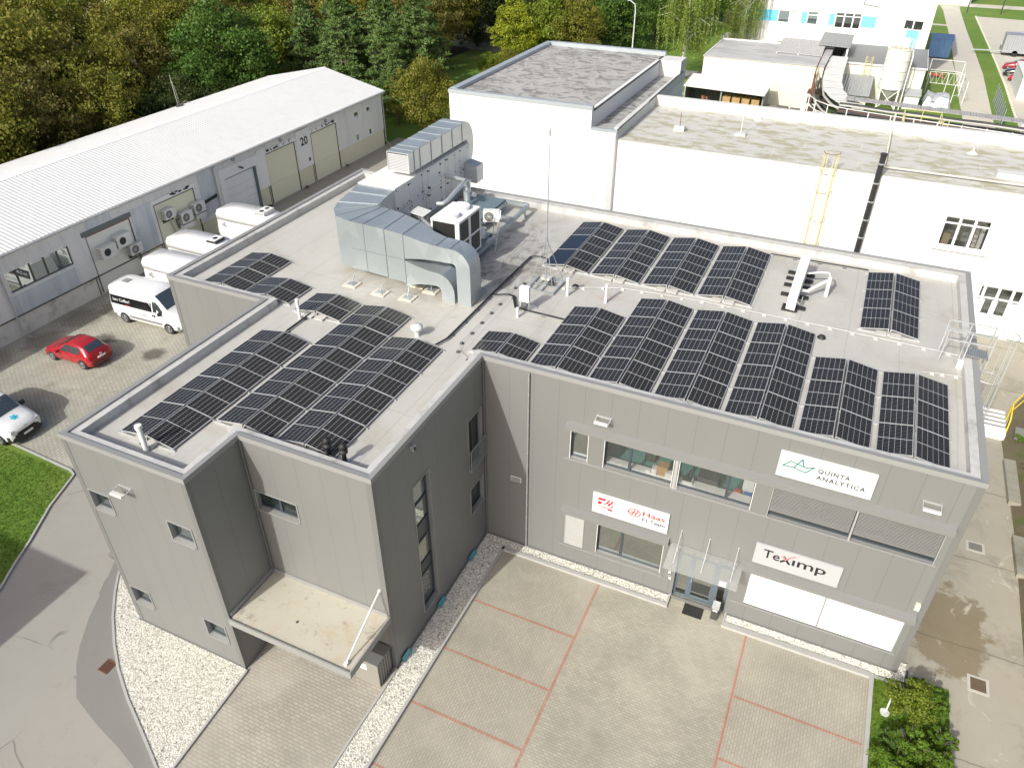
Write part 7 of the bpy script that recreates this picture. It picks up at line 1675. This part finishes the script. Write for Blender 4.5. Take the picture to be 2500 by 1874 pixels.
hatch('black car between two red cars at the right edge', (28.3,105.3,0), R(174), P_BLACK, 'cars beside the far apron')
hatch('small red car half hidden by the white cabin', (28.7,102.3,0), R(174), P_RED, 'cars beside the far apron')
b = MB(); b.hexa([(29,108.8,1.2),(34,108.8,1.2),(34,112.8,1.2),(29,112.8,1.2),(30,109.3,2.0),(34,109.3,2.2),(34,112.5,2.2),(30,112.5,2.0)]); tag(b.build('orange_cover', M('cover_orange',(0.45,0.13,0.07),.7)), 'orange-brown cover over a load behind the dark red car', 'cover')
t = thing('site_cabin', 'white ribbed cabin at the right edge beyond the pipe rack', 'cabin', (29, 96, 0))
b = MB(); b.box(27.0,91.8,0,33,100.5,2.7); b.build('body', mat_corr('cabin_white','x',.35,(0.66,0.67,0.68),(0.72,0.73,0.74),.5,0,.6), t); b = MB(); b.box(26.9,91.7,2.7,33,100.6,2.8); b.build('roof', OFFW, t)
b = MB(); b.box(28.0,88.2,0,31,90.2,.9); tag(b.build('timber_stack', WOOD), 'stack of yellow timber in front of the white cabin', 'timber')
b = MB(); b.box(28.3,83.2,0,33,86.2,.9); b.box(28.6,83.4,.9,33,84.6,1.1,1); tag(b.build('blue_skip', [M('skip_blue',(0.03,0.28,0.70),.5), PL]), 'bright blue skip at the right edge below the timber stack', 'skip')
t = thing('mesh_fence', 'green wire mesh fence panel standing on the grass verge', 'fence', (24.6, 84, 0))
b = MB()
for k in range(9): y = 77+k*1.5; b.bar((24.4,y,0),(24.4,y,2.2),.07)
bsplit(b, 'post', GALV, t)
m, tt, bs = newmat('wire_mesh'); n = N(tt); bs.inputs['Base Color'].default_value = (0.22,0.30,0.26,1); bs.inputs['Alpha'].default_value = .55; bs.inputs['Roughness'].default_value = .6
b = MB(); b.box(24.39,77,.1,24.41,89,2.1); b.build('mesh_panel', m, t)
b = MB(); g0 = [(26.45,83),(26.4,99),(26.1,114),(25.6,134),(25.0,155)]
for x, y in along(g0, 1.1): b.box(x-.22,y-.3,-.01,x+.02,y+.3,.12)
k = b.build('edge_stones', M('pale_stone',(0.62,0.60,0.5),.8)); k['kind'] = 'structure'
t = thing('tent_roof', 'white pointed awning roof at the right edge behind the rack', 'awning', (27, 70, 0)); b = MB(); b.hexa([(24.5,66,3.0),(30,66,3.0),(30,70,3.0),(25.5,71,3.0),(26.5,67,3.2),(30,67,3.9),(30,69,3.9),(26.5,69.5,3.3)]); b.build('fabric', OFFW, t)
b = MB()
for (x, y) in ((24.8,66.2),(29.8,66.2),(29.8,69.8),(25.6,70.6)): b.bar((x,y,0),(x,y,3.0),.08)
bsplit(b, 'post', ALU, t)
# steps, yellow rail and rubble on the right bank
t = thing('white_steps', 'white slatted ramp rails between the grey building and the bank', 'railing', (20.7, 17.7, 0))
for k in range(5): b = MB(); b.box(19.4,17.15+k*.33,.35+(k*.04),21.15,17.28+k*.33,.45+k*.04); b.build('slat', WHITE, t)
b = MB(); b.box(19.4,16.75,.003,21.15,17.1,.4); b.build('base_board', WHITE, t)
t = thing('yellow_handrail', 'bent yellow handrail beside the bank steps', 'handrail', (21.3, 18, 0))
b = MB(); b.tube([(21.2,17.1,0),(21.2,17.3,1.0),(21.3,18.4,1.3),(22.6,20.9,1.7)],.035,8); b.tube([(21.25,17.4,.7),(21.4,18.5,.8),(22.7,20.9,1.1)],.03,8); b.tube([(21.3,18.4,0.2),(21.3,18.4,1.3)],.035,8); b.build('rail', M('bright_yellow',(0.80,0.58,0.02),.45), t)
b = MB(); b.hexa([(21.5,16.6,.35),(22.7,16.2,.75),(22.8,17.1,.8),(21.6,17.5,.45),(21.5,16.6,.42),(22.7,16.2,.82),(22.8,17.1,.87),(21.6,17.5,.52)]); tag(b.build('metal_plate', M('plate_grey',(0.2,0.21,0.19),.6)), 'grey plate lying on the bank beside the yellow handrail', 'plate')
for (x0, y0, x1, y1, l) in ((21.0,11.6,21.5,14.9,'old concrete kerb slab at the foot of the right bank, below the steps'),(21.0,6.9,21.6,9.3,'old concrete block at the foot of the right bank beside the manhole')):
    b = MB(); b.box(x0,y0,0,x1,y1,.25); tag(b.build('concrete_block', M('old_concrete', (0.30,0.285,0.23), 0.9, var=0.2, scale=3, stain=(0.16,0.15,0.10))), l, 'concrete block')
t = thing('bed_pipe', 'short white upright pipe with a round disc in the planted patch', 'pipe', (16.3,-1.8,0)); b = MB(); b.tube([(16.36,-1.87,.02),(16.36,-1.87,.08)],.16,14); b.build('disc', OFFW, t); b = MB(); b.tube([(16.4,-1.8,.06),(16.55,-1.1,.6)],.03,8); b.build('stem', OFFW, t)
# ---------------------------------------------------------------- trees and shrubs
BARK = M('bark', (0.12,0.10,0.08), 0.9, var=0.3, scale=4); 
LF = {
 'olive': mat_leaf('leaf_olive', [(0.085,0.115,0.014),(0.17,0.19,0.024),(0.24,0.215,0.034),(0.13,0.18,0.02)]),
 'brown': mat_leaf('leaf_brown', [(0.12,0.11,0.025),(0.20,0.15,0.04),(0.13,0.16,0.026),(0.26,0.19,0.07)]),
 'green': mat_leaf('leaf_green', [(0.035,0.085,0.012),(0.065,0.14,0.02),(0.12,0.20,0.035),(0.085,0.16,0.03)]),
 'yellow': mat_leaf('leaf_yellow', [(0.24,0.29,0.02),(0.42,0.44,0.03),(0.18,0.25,0.02),(0.50,0.46,0.07)]),
 'lime': mat_leaf('leaf_lime', [(0.11,0.17,0.014),(0.17,0.25,0.025),(0.23,0.26,0.035),(0.10,0.16,0.015)]),
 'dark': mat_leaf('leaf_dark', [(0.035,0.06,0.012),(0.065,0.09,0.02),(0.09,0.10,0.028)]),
 'pine': mat_leaf('needle_pine', [(0.055,0.10,0.02),(0.10,0.17,0.035),(0.17,0.25,0.08),(0.08,0.14,0.035)], 0.6, 0.1),
 'birch': mat_leaf('leaf_birch', [(0.13,0.20,0.03),(0.20,0.28,0.045),(0.28,0.33,0.075),(0.16,0.22,0.04)], 0.5, 0.35),
 'bush': mat_leaf('leaf_bush', [(0.05,0.12,0.012),(0.10,0.20,0.018),(0.17,0.26,0.03),(0.12,0.21,0.025)]),
 'dry': mat_leaf('twig_dry', [(0.16,0.12,0.07),(0.24,0.19,0.11),(0.12,0.09,0.05)])}
def leaf(b, c, d, rr, s, asp=0.6):
    n = (d+Vector((rr.uniform(-1,1),rr.uniform(-1,1),rr.uniform(-1,1)))*0.9).normalized()
    u = n.cross(Vector((rr.uniform(-1,1),rr.uniform(-1,1),rr.uniform(-1,1)))).normalized(); v = n.cross(u)
    k = s*rr.uniform(.6,1.3); u = u*k; v = v*k*asp
    b.v += [tuple(c-u), tuple(c-v), tuple(c+u), tuple(c+v)]; q = len(b.v)-4; b.f.append([q,q+1,q+2,q+3]); b.m.append(0); b.sm.append(False)
def crown(seed, rx, z0, z1, ncl, per, ls, fill=0.25, cr=(0.8,1.7), top=1.0):
    rr = random.Random(seed); b = LMB(); zc = z0+(z1-z0)*.48; rz = (z1-z0)/2
    for q in range(ncl):
        while True:
            d = Vector((rr.gauss(0,1),rr.gauss(0,1),rr.gauss(.15,1)))
            if d.length > .1: break
        d.normalize(); dep = 1-fill*rr.random()**1.5-(.35 if rr.random() < .15 else 0)
        lump = 1+.22*math.sin(d.x*5+seed)*math.cos(d.y*4+seed*2)+.12*rr.uniform(-1,1)
        sh = rx*(1-.25*max(0,d.z)**2*top)
        c = Vector((d.x*sh*dep*lump, d.y*sh*dep*lump, zc+d.z*rz*dep*lump*.95)); c.z = max(c.z, z0*.6+.25)
        R0 = rr.uniform(*cr)*rx/4.2; asx = rr.uniform(.7,1.2)
        for k in range(per):
            e = Vector((rr.gauss(0,1),rr.gauss(0,1),rr.gauss(.25,.8))).normalized(); p = c+Vector((e.x,e.y,e.z*.7*asx))*R0*(rr.random()**.33)
            leaf(b, p, e, rr, ls)
    return b
def limbs(seed, h, rt, spread, top):
    rr = random.Random(seed); b = LMB(); lean = Vector((rr.uniform(-.3,.3),rr.uniform(-.3,.3),0))
    tip = Vector((lean.x,lean.y,h*top)); b.tube([(0,0,-.1),tuple(lean*.3+Vector((0,0,h*.3))),tuple(tip)], [rt,rt*.75,rt*.2], 7)
    for k in range(9):
        z = h*rr.uniform(.22,.7); a = rr.uniform(0,6.28); L = spread*rr.uniform(.5,.95); s = lean*(z/h)+Vector((0,0,z))
        e = s+Vector((math.cos(a)*L, math.sin(a)*L, L*rr.uniform(.4,.9))); m_ = s.lerp(e,.5)+Vector((0,0,-.15)); b.tube([tuple(s),tuple(m_),tuple(e)], [rt*.38,rt*.22,rt*.07], 5)
    return b
HID = []
def proto(name, kind, seed, h, rx, z0, ncl, per, ls, **kw):
    t = thing(name, 'tree', 'tree', (0,0,-500)); limbs(seed, h, .07*rx**.9, rx*.8, .8).build('trunk', BARK, t); crown(seed+50, rx, z0, h, ncl, per, ls, **kw).build('crown', LF[kind], t); HID.append(t); return t
def pine_proto(seed, h, rx):
    rr = random.Random(seed); t = thing('pine_tree', 'pine', 'tree', (0,0,-500)); HID.append(t)
    b = LMB(); b.tube([(0,0,-.1),(0,0,h*.5),(0,0,h*.97)], [.2,.13,.03], 7); c = LMB(); z = h*.12
    while z < h*.99:
        f = (z/h); rad = rx*(1-f**1.6)*rr.uniform(.8,1.1)+.35; nb = rr.randint(6,9)
        for k in range(nb):
            a = rr.uniform(0,6.28); L = rad*rr.uniform(.7,1.1); e = Vector((math.cos(a)*L, math.sin(a)*L, z+L*rr.uniform(.1,.45))); s = Vector((0,0,z))
            b.tube([tuple(s),tuple(e)],[.05,.02],4,0,False)
            nt_ = max(3, int(L*2.4))
            for j in range(nt_):
                p = s.lerp(e, .4+.62*j/nt_)+Vector((rr.gauss(0,.28),rr.gauss(0,.28),rr.gauss(.1,.15)))
                for m_ in range(20):
                    d = Vector((rr.gauss(0,.65),rr.gauss(0,.65),rr.uniform(.1,1.3))).normalized(); sd_ = d.cross(Vector((rr.uniform(-1,1),rr.uniform(-1,1),.1))).normalized()*.06; q0 = p+d*.06; q1 = p+d*rr.uniform(.3,.55)
                    c.v += [tuple(q0-sd_),tuple(q0+sd_),tuple(q1+sd_*.5),tuple(q1-sd_*.5)]; n_ = len(c.v)-4; c.f.append([n_,n_+1,n_+2,n_+3]); c.m.append(0); c.sm.append(False)
        z += h*.048
    b.build('trunk', BARK, t); c.build('crown', LF['pine'], t); return t
PR = {
 'olive1': proto('deciduous_tree','olive',1,12,4.4,1.5,150,116,.16), 'olive2': proto('deciduous_tree','olive',2,13,4.8,2,160,116,.17,fill=.35), 'olive3': proto('deciduous_tree','olive',9,10,4.0,1,130,108,.15),
 'brown1': proto('deciduous_tree','brown',3,12,4.4,1.5,140,108,.15), 'brown2': proto('deciduous_tree','brown',4,9,3.6,.8,110,100,.14,fill=.4), 'green1': proto('maple_tree','green',5,12,4.7,1.0,150,124,.17,cr=(.9,1.9)),
 'green2': proto('deciduous_tree','green',6,9,3.6,.6,120,116,.15), 'yellow1': proto('deciduous_tree','yellow',7,9,3.0,.6,100,116,.14), 'lime1': proto('deciduous_tree','lime',8,8,3.6,.4,110,116,.15), 'dark1': proto('deciduous_tree','dark',10,9,4.2,.6,110,108,.16),
 'pine1': pine_proto(21,11,3.9), 'pine2': pine_proto(22,12,4.2)}
used = set()
def plant(kind, x, y, s, label, group, rz=None, sz=None):
    p = PR[kind]; rr = random.Random(int(x*13+y*7)); rz = rr.uniform(0,6.28) if rz is None else rz
    if kind in used: t = dup(p, (x,y,0), rz, label, group)
    else: t = p; used.add(kind); t.location = (x,y,0); t.rotation_euler = (0,0,rz); t['label'] = label; t['group'] = group
    t.scale = (s, s, s if sz is None else sz); return t
rr = random.Random(77)
G1 = 'trees of the wood behind the warehouse'
NM = {'olive':'olive-green autumn tree in the wood behind the warehouse','brown':'brownish autumn tree in the wood behind the warehouse','green':'dark green leafy tree in the wood behind the warehouse','dark':'dark-leaved tree low in the wood close to the warehouse eave','lime':'yellow-green tree in the wood behind the warehouse','yellow':'yellow autumn tree in the wood behind the warehouse'}
# hand-placed front rows: (kind, x, y, scale)
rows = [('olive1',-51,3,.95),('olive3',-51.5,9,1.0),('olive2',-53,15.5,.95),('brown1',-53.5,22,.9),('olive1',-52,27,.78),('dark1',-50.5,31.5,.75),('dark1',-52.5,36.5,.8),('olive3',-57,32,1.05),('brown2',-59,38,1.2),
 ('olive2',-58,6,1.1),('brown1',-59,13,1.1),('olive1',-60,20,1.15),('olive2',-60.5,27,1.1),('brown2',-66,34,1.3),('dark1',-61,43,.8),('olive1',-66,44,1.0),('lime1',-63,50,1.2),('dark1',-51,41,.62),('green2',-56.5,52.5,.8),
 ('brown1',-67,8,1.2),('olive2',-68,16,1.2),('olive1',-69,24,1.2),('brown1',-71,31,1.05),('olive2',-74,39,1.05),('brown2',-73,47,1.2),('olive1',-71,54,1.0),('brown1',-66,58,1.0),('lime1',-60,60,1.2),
 ('olive1',-78,12,1.3),('brown1',-79,22,1.25),('olive2',-80,31,1.2),('olive1',-83,41,1.1),('lime1',-84,50,1.4),('yellow1',-80,57,1.3),('olive3',-76,62,1.2),('lime1',-71,67,1.3),('olive2',-92,28,1.2),('olive1',-93,38,1.2),('olive3',-95,62,1.0),('brown1',-96,47,.8),
 ('olive3',-86,66,1.2),('lime1',-79,74,1.3),('brown1',-90,78,1.2),('olive2',-101,54,1.2),('olive2',-104,42,1.2),('brown1',-99,90,1.1),('olive1',-84,88,1.1),('lime1',-74,84,1.3),('olive1',-96,100,1.1),('yellow1',-68,76,1.2),('brown2',-63,70,1.2)]
seen = {}
def rown(x): return 'front row' if x > -57 else 'second row' if x > -64.5 else 'third row' if x > -76 else 'fourth row' if x > -88 else 'back row'
CW = {'olive':'olive-green autumn tree','brown':'brownish autumn tree','green':'leafy green tree','dark':'dark-leaved tree','lime':'yellow-green tree','yellow':'yellow autumn tree'}
for k, x, y, s in rows:
    kd = k[:-1]; same = sorted(r[2] for r in rows if r[0][:-1] == kd and rown(r[1]) == rown(x)); i_ = same.index(y)
    q = plant(k, x, y, s*.95, '%s, %s of the wood behind warehouse, %s from left' % (CW[kd], rown(x), ORD[i_]), G1)
plant('green1', -54.5, 45.5, 1.0, 'large bright green maple rising behind the warehouse roof near the bent antenna', G1, .7)
plant('green2', -53.0, 39.5, .85, 'smaller green tree crowding the left foot of the big maple', G1)
G2 = 'pines beyond the far end of the warehouse'
for i, (k, x, y, s, l) in enumerate((('pine1',-50.5,55.5,1.0,'leftmost pine, reaching above the far gable of the warehouse'),('pine2',-47.0,58.5,1.0,'second pine from the left, behind the gable'),('pine1',-44.5,53.5,.95,'pine directly behind the warehouse ridge end'),('pine2',-41.2,57.0,1.0,'tall pine in the middle of the group'),('pine1',-38.6,53.0,.82,'low pine at the warehouse corner'),('pine2',-37.8,58.5,.95,'pine at the right edge of the group with drooping branches'),('pine1',-51.5,63,1.0,'pine at the back left of the group'),('pine1',-45.5,64.0,1.0,'pine behind the middle of the group'),('pine2',-40.0,63.5,1.0,'pine at the back right of the group'),('pine2',-36.2,51.5,.66,'small pine in the shade by the warehouse corner'))):
    plant(k, x, y, s, l, G2)
G3 = 'trees along the far lawn'
for k, x, y, s, l, sz in (('olive3',-31.2,48.8,.72,'reddish-green walnut tree standing between warehouse corner and white hall',.78),('brown1',-46,75,1.0,'russet brown tree right of the pines',None),('brown2',-43.5,68.5,.62,'low russet tree right of the pines',None),('dark1',-44,98,1.1,'dark-leaved tree behind the yellow one',None),
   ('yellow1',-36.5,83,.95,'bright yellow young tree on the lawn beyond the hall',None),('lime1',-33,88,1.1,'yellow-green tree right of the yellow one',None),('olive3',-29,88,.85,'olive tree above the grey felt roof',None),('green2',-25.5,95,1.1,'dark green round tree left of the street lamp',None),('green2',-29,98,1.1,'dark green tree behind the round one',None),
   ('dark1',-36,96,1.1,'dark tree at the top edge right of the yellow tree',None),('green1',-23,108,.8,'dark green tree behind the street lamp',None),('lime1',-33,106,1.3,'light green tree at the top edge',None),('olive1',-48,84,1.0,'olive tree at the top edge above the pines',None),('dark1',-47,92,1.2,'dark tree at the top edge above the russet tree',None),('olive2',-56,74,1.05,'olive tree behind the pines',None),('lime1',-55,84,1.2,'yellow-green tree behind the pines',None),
   ('green2',-20,113,1.0,'green tree between lamp and weeping birch',None),('green1',-41,102,1.1,'tall green tree at the top edge left of centre',None),('olive2',-62,98,1.1,'olive tree far back at the top edge',None),('brown1',-52,106,1.1,'brown tree far back at the top edge',None),('lime1',-28,122,1.3,'pale green tree far back at the top edge',None),('green2',-18,128,1.2,'green tree far back behind the birch',None)):
    plant(k, x, y, s, l, G3, None, sz)
# scrub between lawn and hall
for i, (k, x, y, s, l) in enumerate((('lime1',-35.5,73.5,.42,'low yellowish scrub bush on the lawn edge, left'),('olive3',-33,74,.40,'low olive scrub bush beside the yellow tree'),('brown2',-30,70,.42,'low brown scrub bush nearest the hall corner'),('lime1',-27.5,76,.45,'low lime scrub bush behind the felt roof edge'),('olive3',-31.5,65,.36,'low dull scrub bush left of the hall'),('brown2',-24.5,82,.5,'grey-brown scrub bush behind the felt roof'),('lime1',-21,80,.45,'light green scrub bush near the lamp foot'),('olive3',-29.5,60,.34,'dull scrub bush close to the hall side wall'),('green2',-7.0,93.8,.36,'dark leafy shrub against the blue-striped building'),('brown2',-4.2,93.6,.4,'sparse shrub against the blue-striped building'),('green2',-2.4,93.4,.42,'green shrub against the blue-striped building, right'))):
    plant(k, x, y, s, l, 'scrub bushes beyond the halls')
for t in HID:
    if t.location.z < -100:
        for c in list(t.children): bpy.data.objects.remove(c)
        bpy.data.objects.remove(t)
# weeping birch
t = thing('weeping_birch', 'weeping birch with white trunk and long hanging strands left of the cream building', 'tree', (-12.86, 84.4, 0), 0)
m, tt, bs = newmat('birch_bark'); n = N(tt); tt.links.new(n.mix(n.ramp(n.noise(3, 5, .7, n.vscale(n.pos(), (1,1,2.2))), .56, .62), (0.62,0.60,0.56), (0.06,0.055,0.05)), bs.inputs['Base Color']); bs.inputs['Roughness'].default_value = .8
b = LMB(); b.tube([(0,0,-.1),(.05,0,2),(.1,.1,6),(0,0,13)], [.36,.25,.2,.06], 10); rr = random.Random(31); ends = []
for k in range(34):
    z = rr.uniform(4.5,13); a = rr.uniform(0,6.28); L = rr.uniform(2.2,4.9)*(1-.4*max(0,(z-9)/6)); e = Vector((math.cos(a)*L, math.sin(a)*L, z+L*.25)); mid = Vector((math.cos(a)*L*.55, math.sin(a)*L*.55, z+L*.4)); b.tube([(0.05,0,z),tuple(mid),tuple(e)], [.07,.045,.015], 5); ends.append((Vector((0,0,z)), mid, e))
b.build('trunk', m, t)
b = LMB()
for (s, mid, e) in ends:
    for q in range(17):
        f = rr.uniform(.25,1.05); p = (s.lerp(mid, f*2) if f < .5 else mid.lerp(e, (f-.5)*2))+Vector((rr.gauss(0,.35),rr.gauss(0,.35),0)); L = min(rr.uniform(2.0,5.5), p.z-2.6-rr.random()); dx, dy = rr.gauss(0,.12), rr.gauss(0,.12)
        k = 0
        while k < L:
            leaf(b, p+Vector((dx*k/2+rr.gauss(0,.05), dy*k/2+rr.gauss(0,.05), -k)), Vector((0,0,.1)), rr, .13, .45); k += .13
b.build('crown', LF['birch'], t)
t2 = dup(t, (-7.0, 93.0, 0), 2.0, 'second weeping birch, mostly outside the top edge, its strands hanging beside the spiral stair'); t2.scale = (.62,.62,1.0)
# near shrubs
def shrub(x, y, r0, h, seed, label, kind='bush', n=42, per=75, ls=.07, group=None, z=0):
    r0 *= .86; per = int(per*1.5); ls *= .75
    t = thing('shrub', label, 'shrub', (x, y, z), 0, group); rr = random.Random(seed)
    b = LMB()
    for k in range(9): a = rr.uniform(0,6.28); b.tube([(0,0,0),(math.cos(a)*r0*.3,math.sin(a)*r0*.3,h*.5),(math.cos(a)*r0*.75,math.sin(a)*r0*.75,h*rr.uniform(.7,1))],[.03,.02,.008],5)
    b.build('stem', BARK, t); crown(seed, r0, h*.08, h, n, per, ls, fill=.4, cr=(r0*1.0,r0*2.0)).build('foliage', LF[kind], t)
    return t
def crown_small(): pass
GS = 'shrubs in the planted patch by the forecourt'
for x, y, r0, h, k, l in ((17.05,-1.6,.9,1.4,'lime','olive-green spreading shrub in the middle of the planted patch'),(17.3,-.75,.5,.8,'bush','small light green shrub at the top of the planted patch'),(17.75,-1.1,.55,.8,'bush','bright green shrub at the top right of the planted patch'),(18.1,-2.4,.5,.8,'bush','bright green shrub along the lane edge'),
    (17.1,-3.2,.75,1.1,'bush','yellow-tinged shrub at the bottom edge of the photo'),(16.5,-3.2,.5,.9,'green','dark green shrub left of the yellow-tinged one'),(17.9,-3.5,.65,.9,'bush','bright shrub at the bottom right of the patch'),(16.7,-4.2,.8,1.1,'bush','green shrub cut by the bottom edge of the photo'),(17.7,-4.6,.8,1.2,'lime','yellow-green shrub below the bottom edge')):
    shrub(x, y, r0, h, int(x*31+y*17), l, k, 55, 80, .055, GS)
GB = 'plants on the right bank'
for i, (x, y, r0, h, k, l) in enumerate(((21.75,16.4,.4,.45,'bush','small green plant at the foot of the yellow handrail'),(23.0,17.6,1.0,.9,'green','dark green shrub beyond the yellow handrail'),(22.6,14.2,.9,.7,'dry','dry grey twigs on the bank near the upper concrete block'),(22.5,12.0,.9,.8,'dry','dry brown brushwood on the bank, middle'),(22.4,10.4,.8,.7,'dry','dry brown brushwood above the lower concrete block'),(21.9,10.8,.45,.6,'bush','green shrub at the right edge above the lower block'),(22.3,9.0,.6,.8,'bush','green shrub beside the lower concrete block'),(22.1,6.6,.6,.9,'yellow','yellow-green shrub right of the lower concrete block'),(21.8,5.2,.6,.9,'bush','green shrub at the right edge below the yellow one'),(22.3,3.6,.8,.8,'bush','low green shrub on the bank near the rusty cover'),(24.2,20.5,1.3,1.2,'green','dark shrub high on the bank'),(23.8,14.8,1.2,.9,'dry','tangle of dry stems higher on the bank'),(24.5,24.0,1.4,1.2,'bush','green shrub at the lane end by the white hall'),(23.2,19.3,.6,.5,'bush','light green plant on the bank beside the handrail end'),(22.0,1.0,.7,.7,'lime','low bright shrub at the lower right edge'))):
    shrub(x, y, r0, h, 300+i, l, k, 34, 60, .06 if k != 'dry' else .05, GB, .35)
# grass blades on the two near lawns
def blades(name, polys, count, h, seed, mat, zb=.02):
    rr = random.Random(seed); b = MB()
    for (x0, y0, x1, y1) in polys:
        A = (x1-x0)*(y1-y0)
        for q in range(int(count*A)):
            x = rr.uniform(x0,x1); y = rr.uniform(y0,y1)
            if not ok(x, y): continue
            a = rr.uniform(0,6.28); w_ = .018; L = h*rr.uniform(.5,1.3); lx, ly = rr.gauss(0,.35)*L, rr.gauss(0,.35)*L
            b.v += [(x-w_*math.cos(a),y-w_*math.sin(a),zb),(x+w_*math.cos(a),y+w_*math.sin(a),zb),(x+lx,y+ly,zb+L)]; k = len(b.v)-3; b.f.append([k,k+1,k+2]); b.m.append(0); b.sm.append(False)
    o = b.build(name, mat); o['kind'] = 'stuff'
GB_ = mat_leaf('grass_blade', [(0.06,0.13,0.01),(0.10,0.20,0.015),(0.17,0.25,0.03),(0.09,0.16,0.015)], .6, .3)
def ok(x, y):
    if x > 10: return True
    # left of the road kerb
    for (xa, ya), (xb, yb) in zip(kerbL, kerbL[1:]):
        if yb <= y <= ya: return x < xa+(xb-xa)*(ya-y)/(ya-yb)-.08
    return x < -20.3
blades('grass', [(-25.5,-13,-16,-4.95)], 230, .09, 5, GB_)
blades('grass', [(15.98,-5.5,18.4,-.1)], 420, .10, 6, GB_)
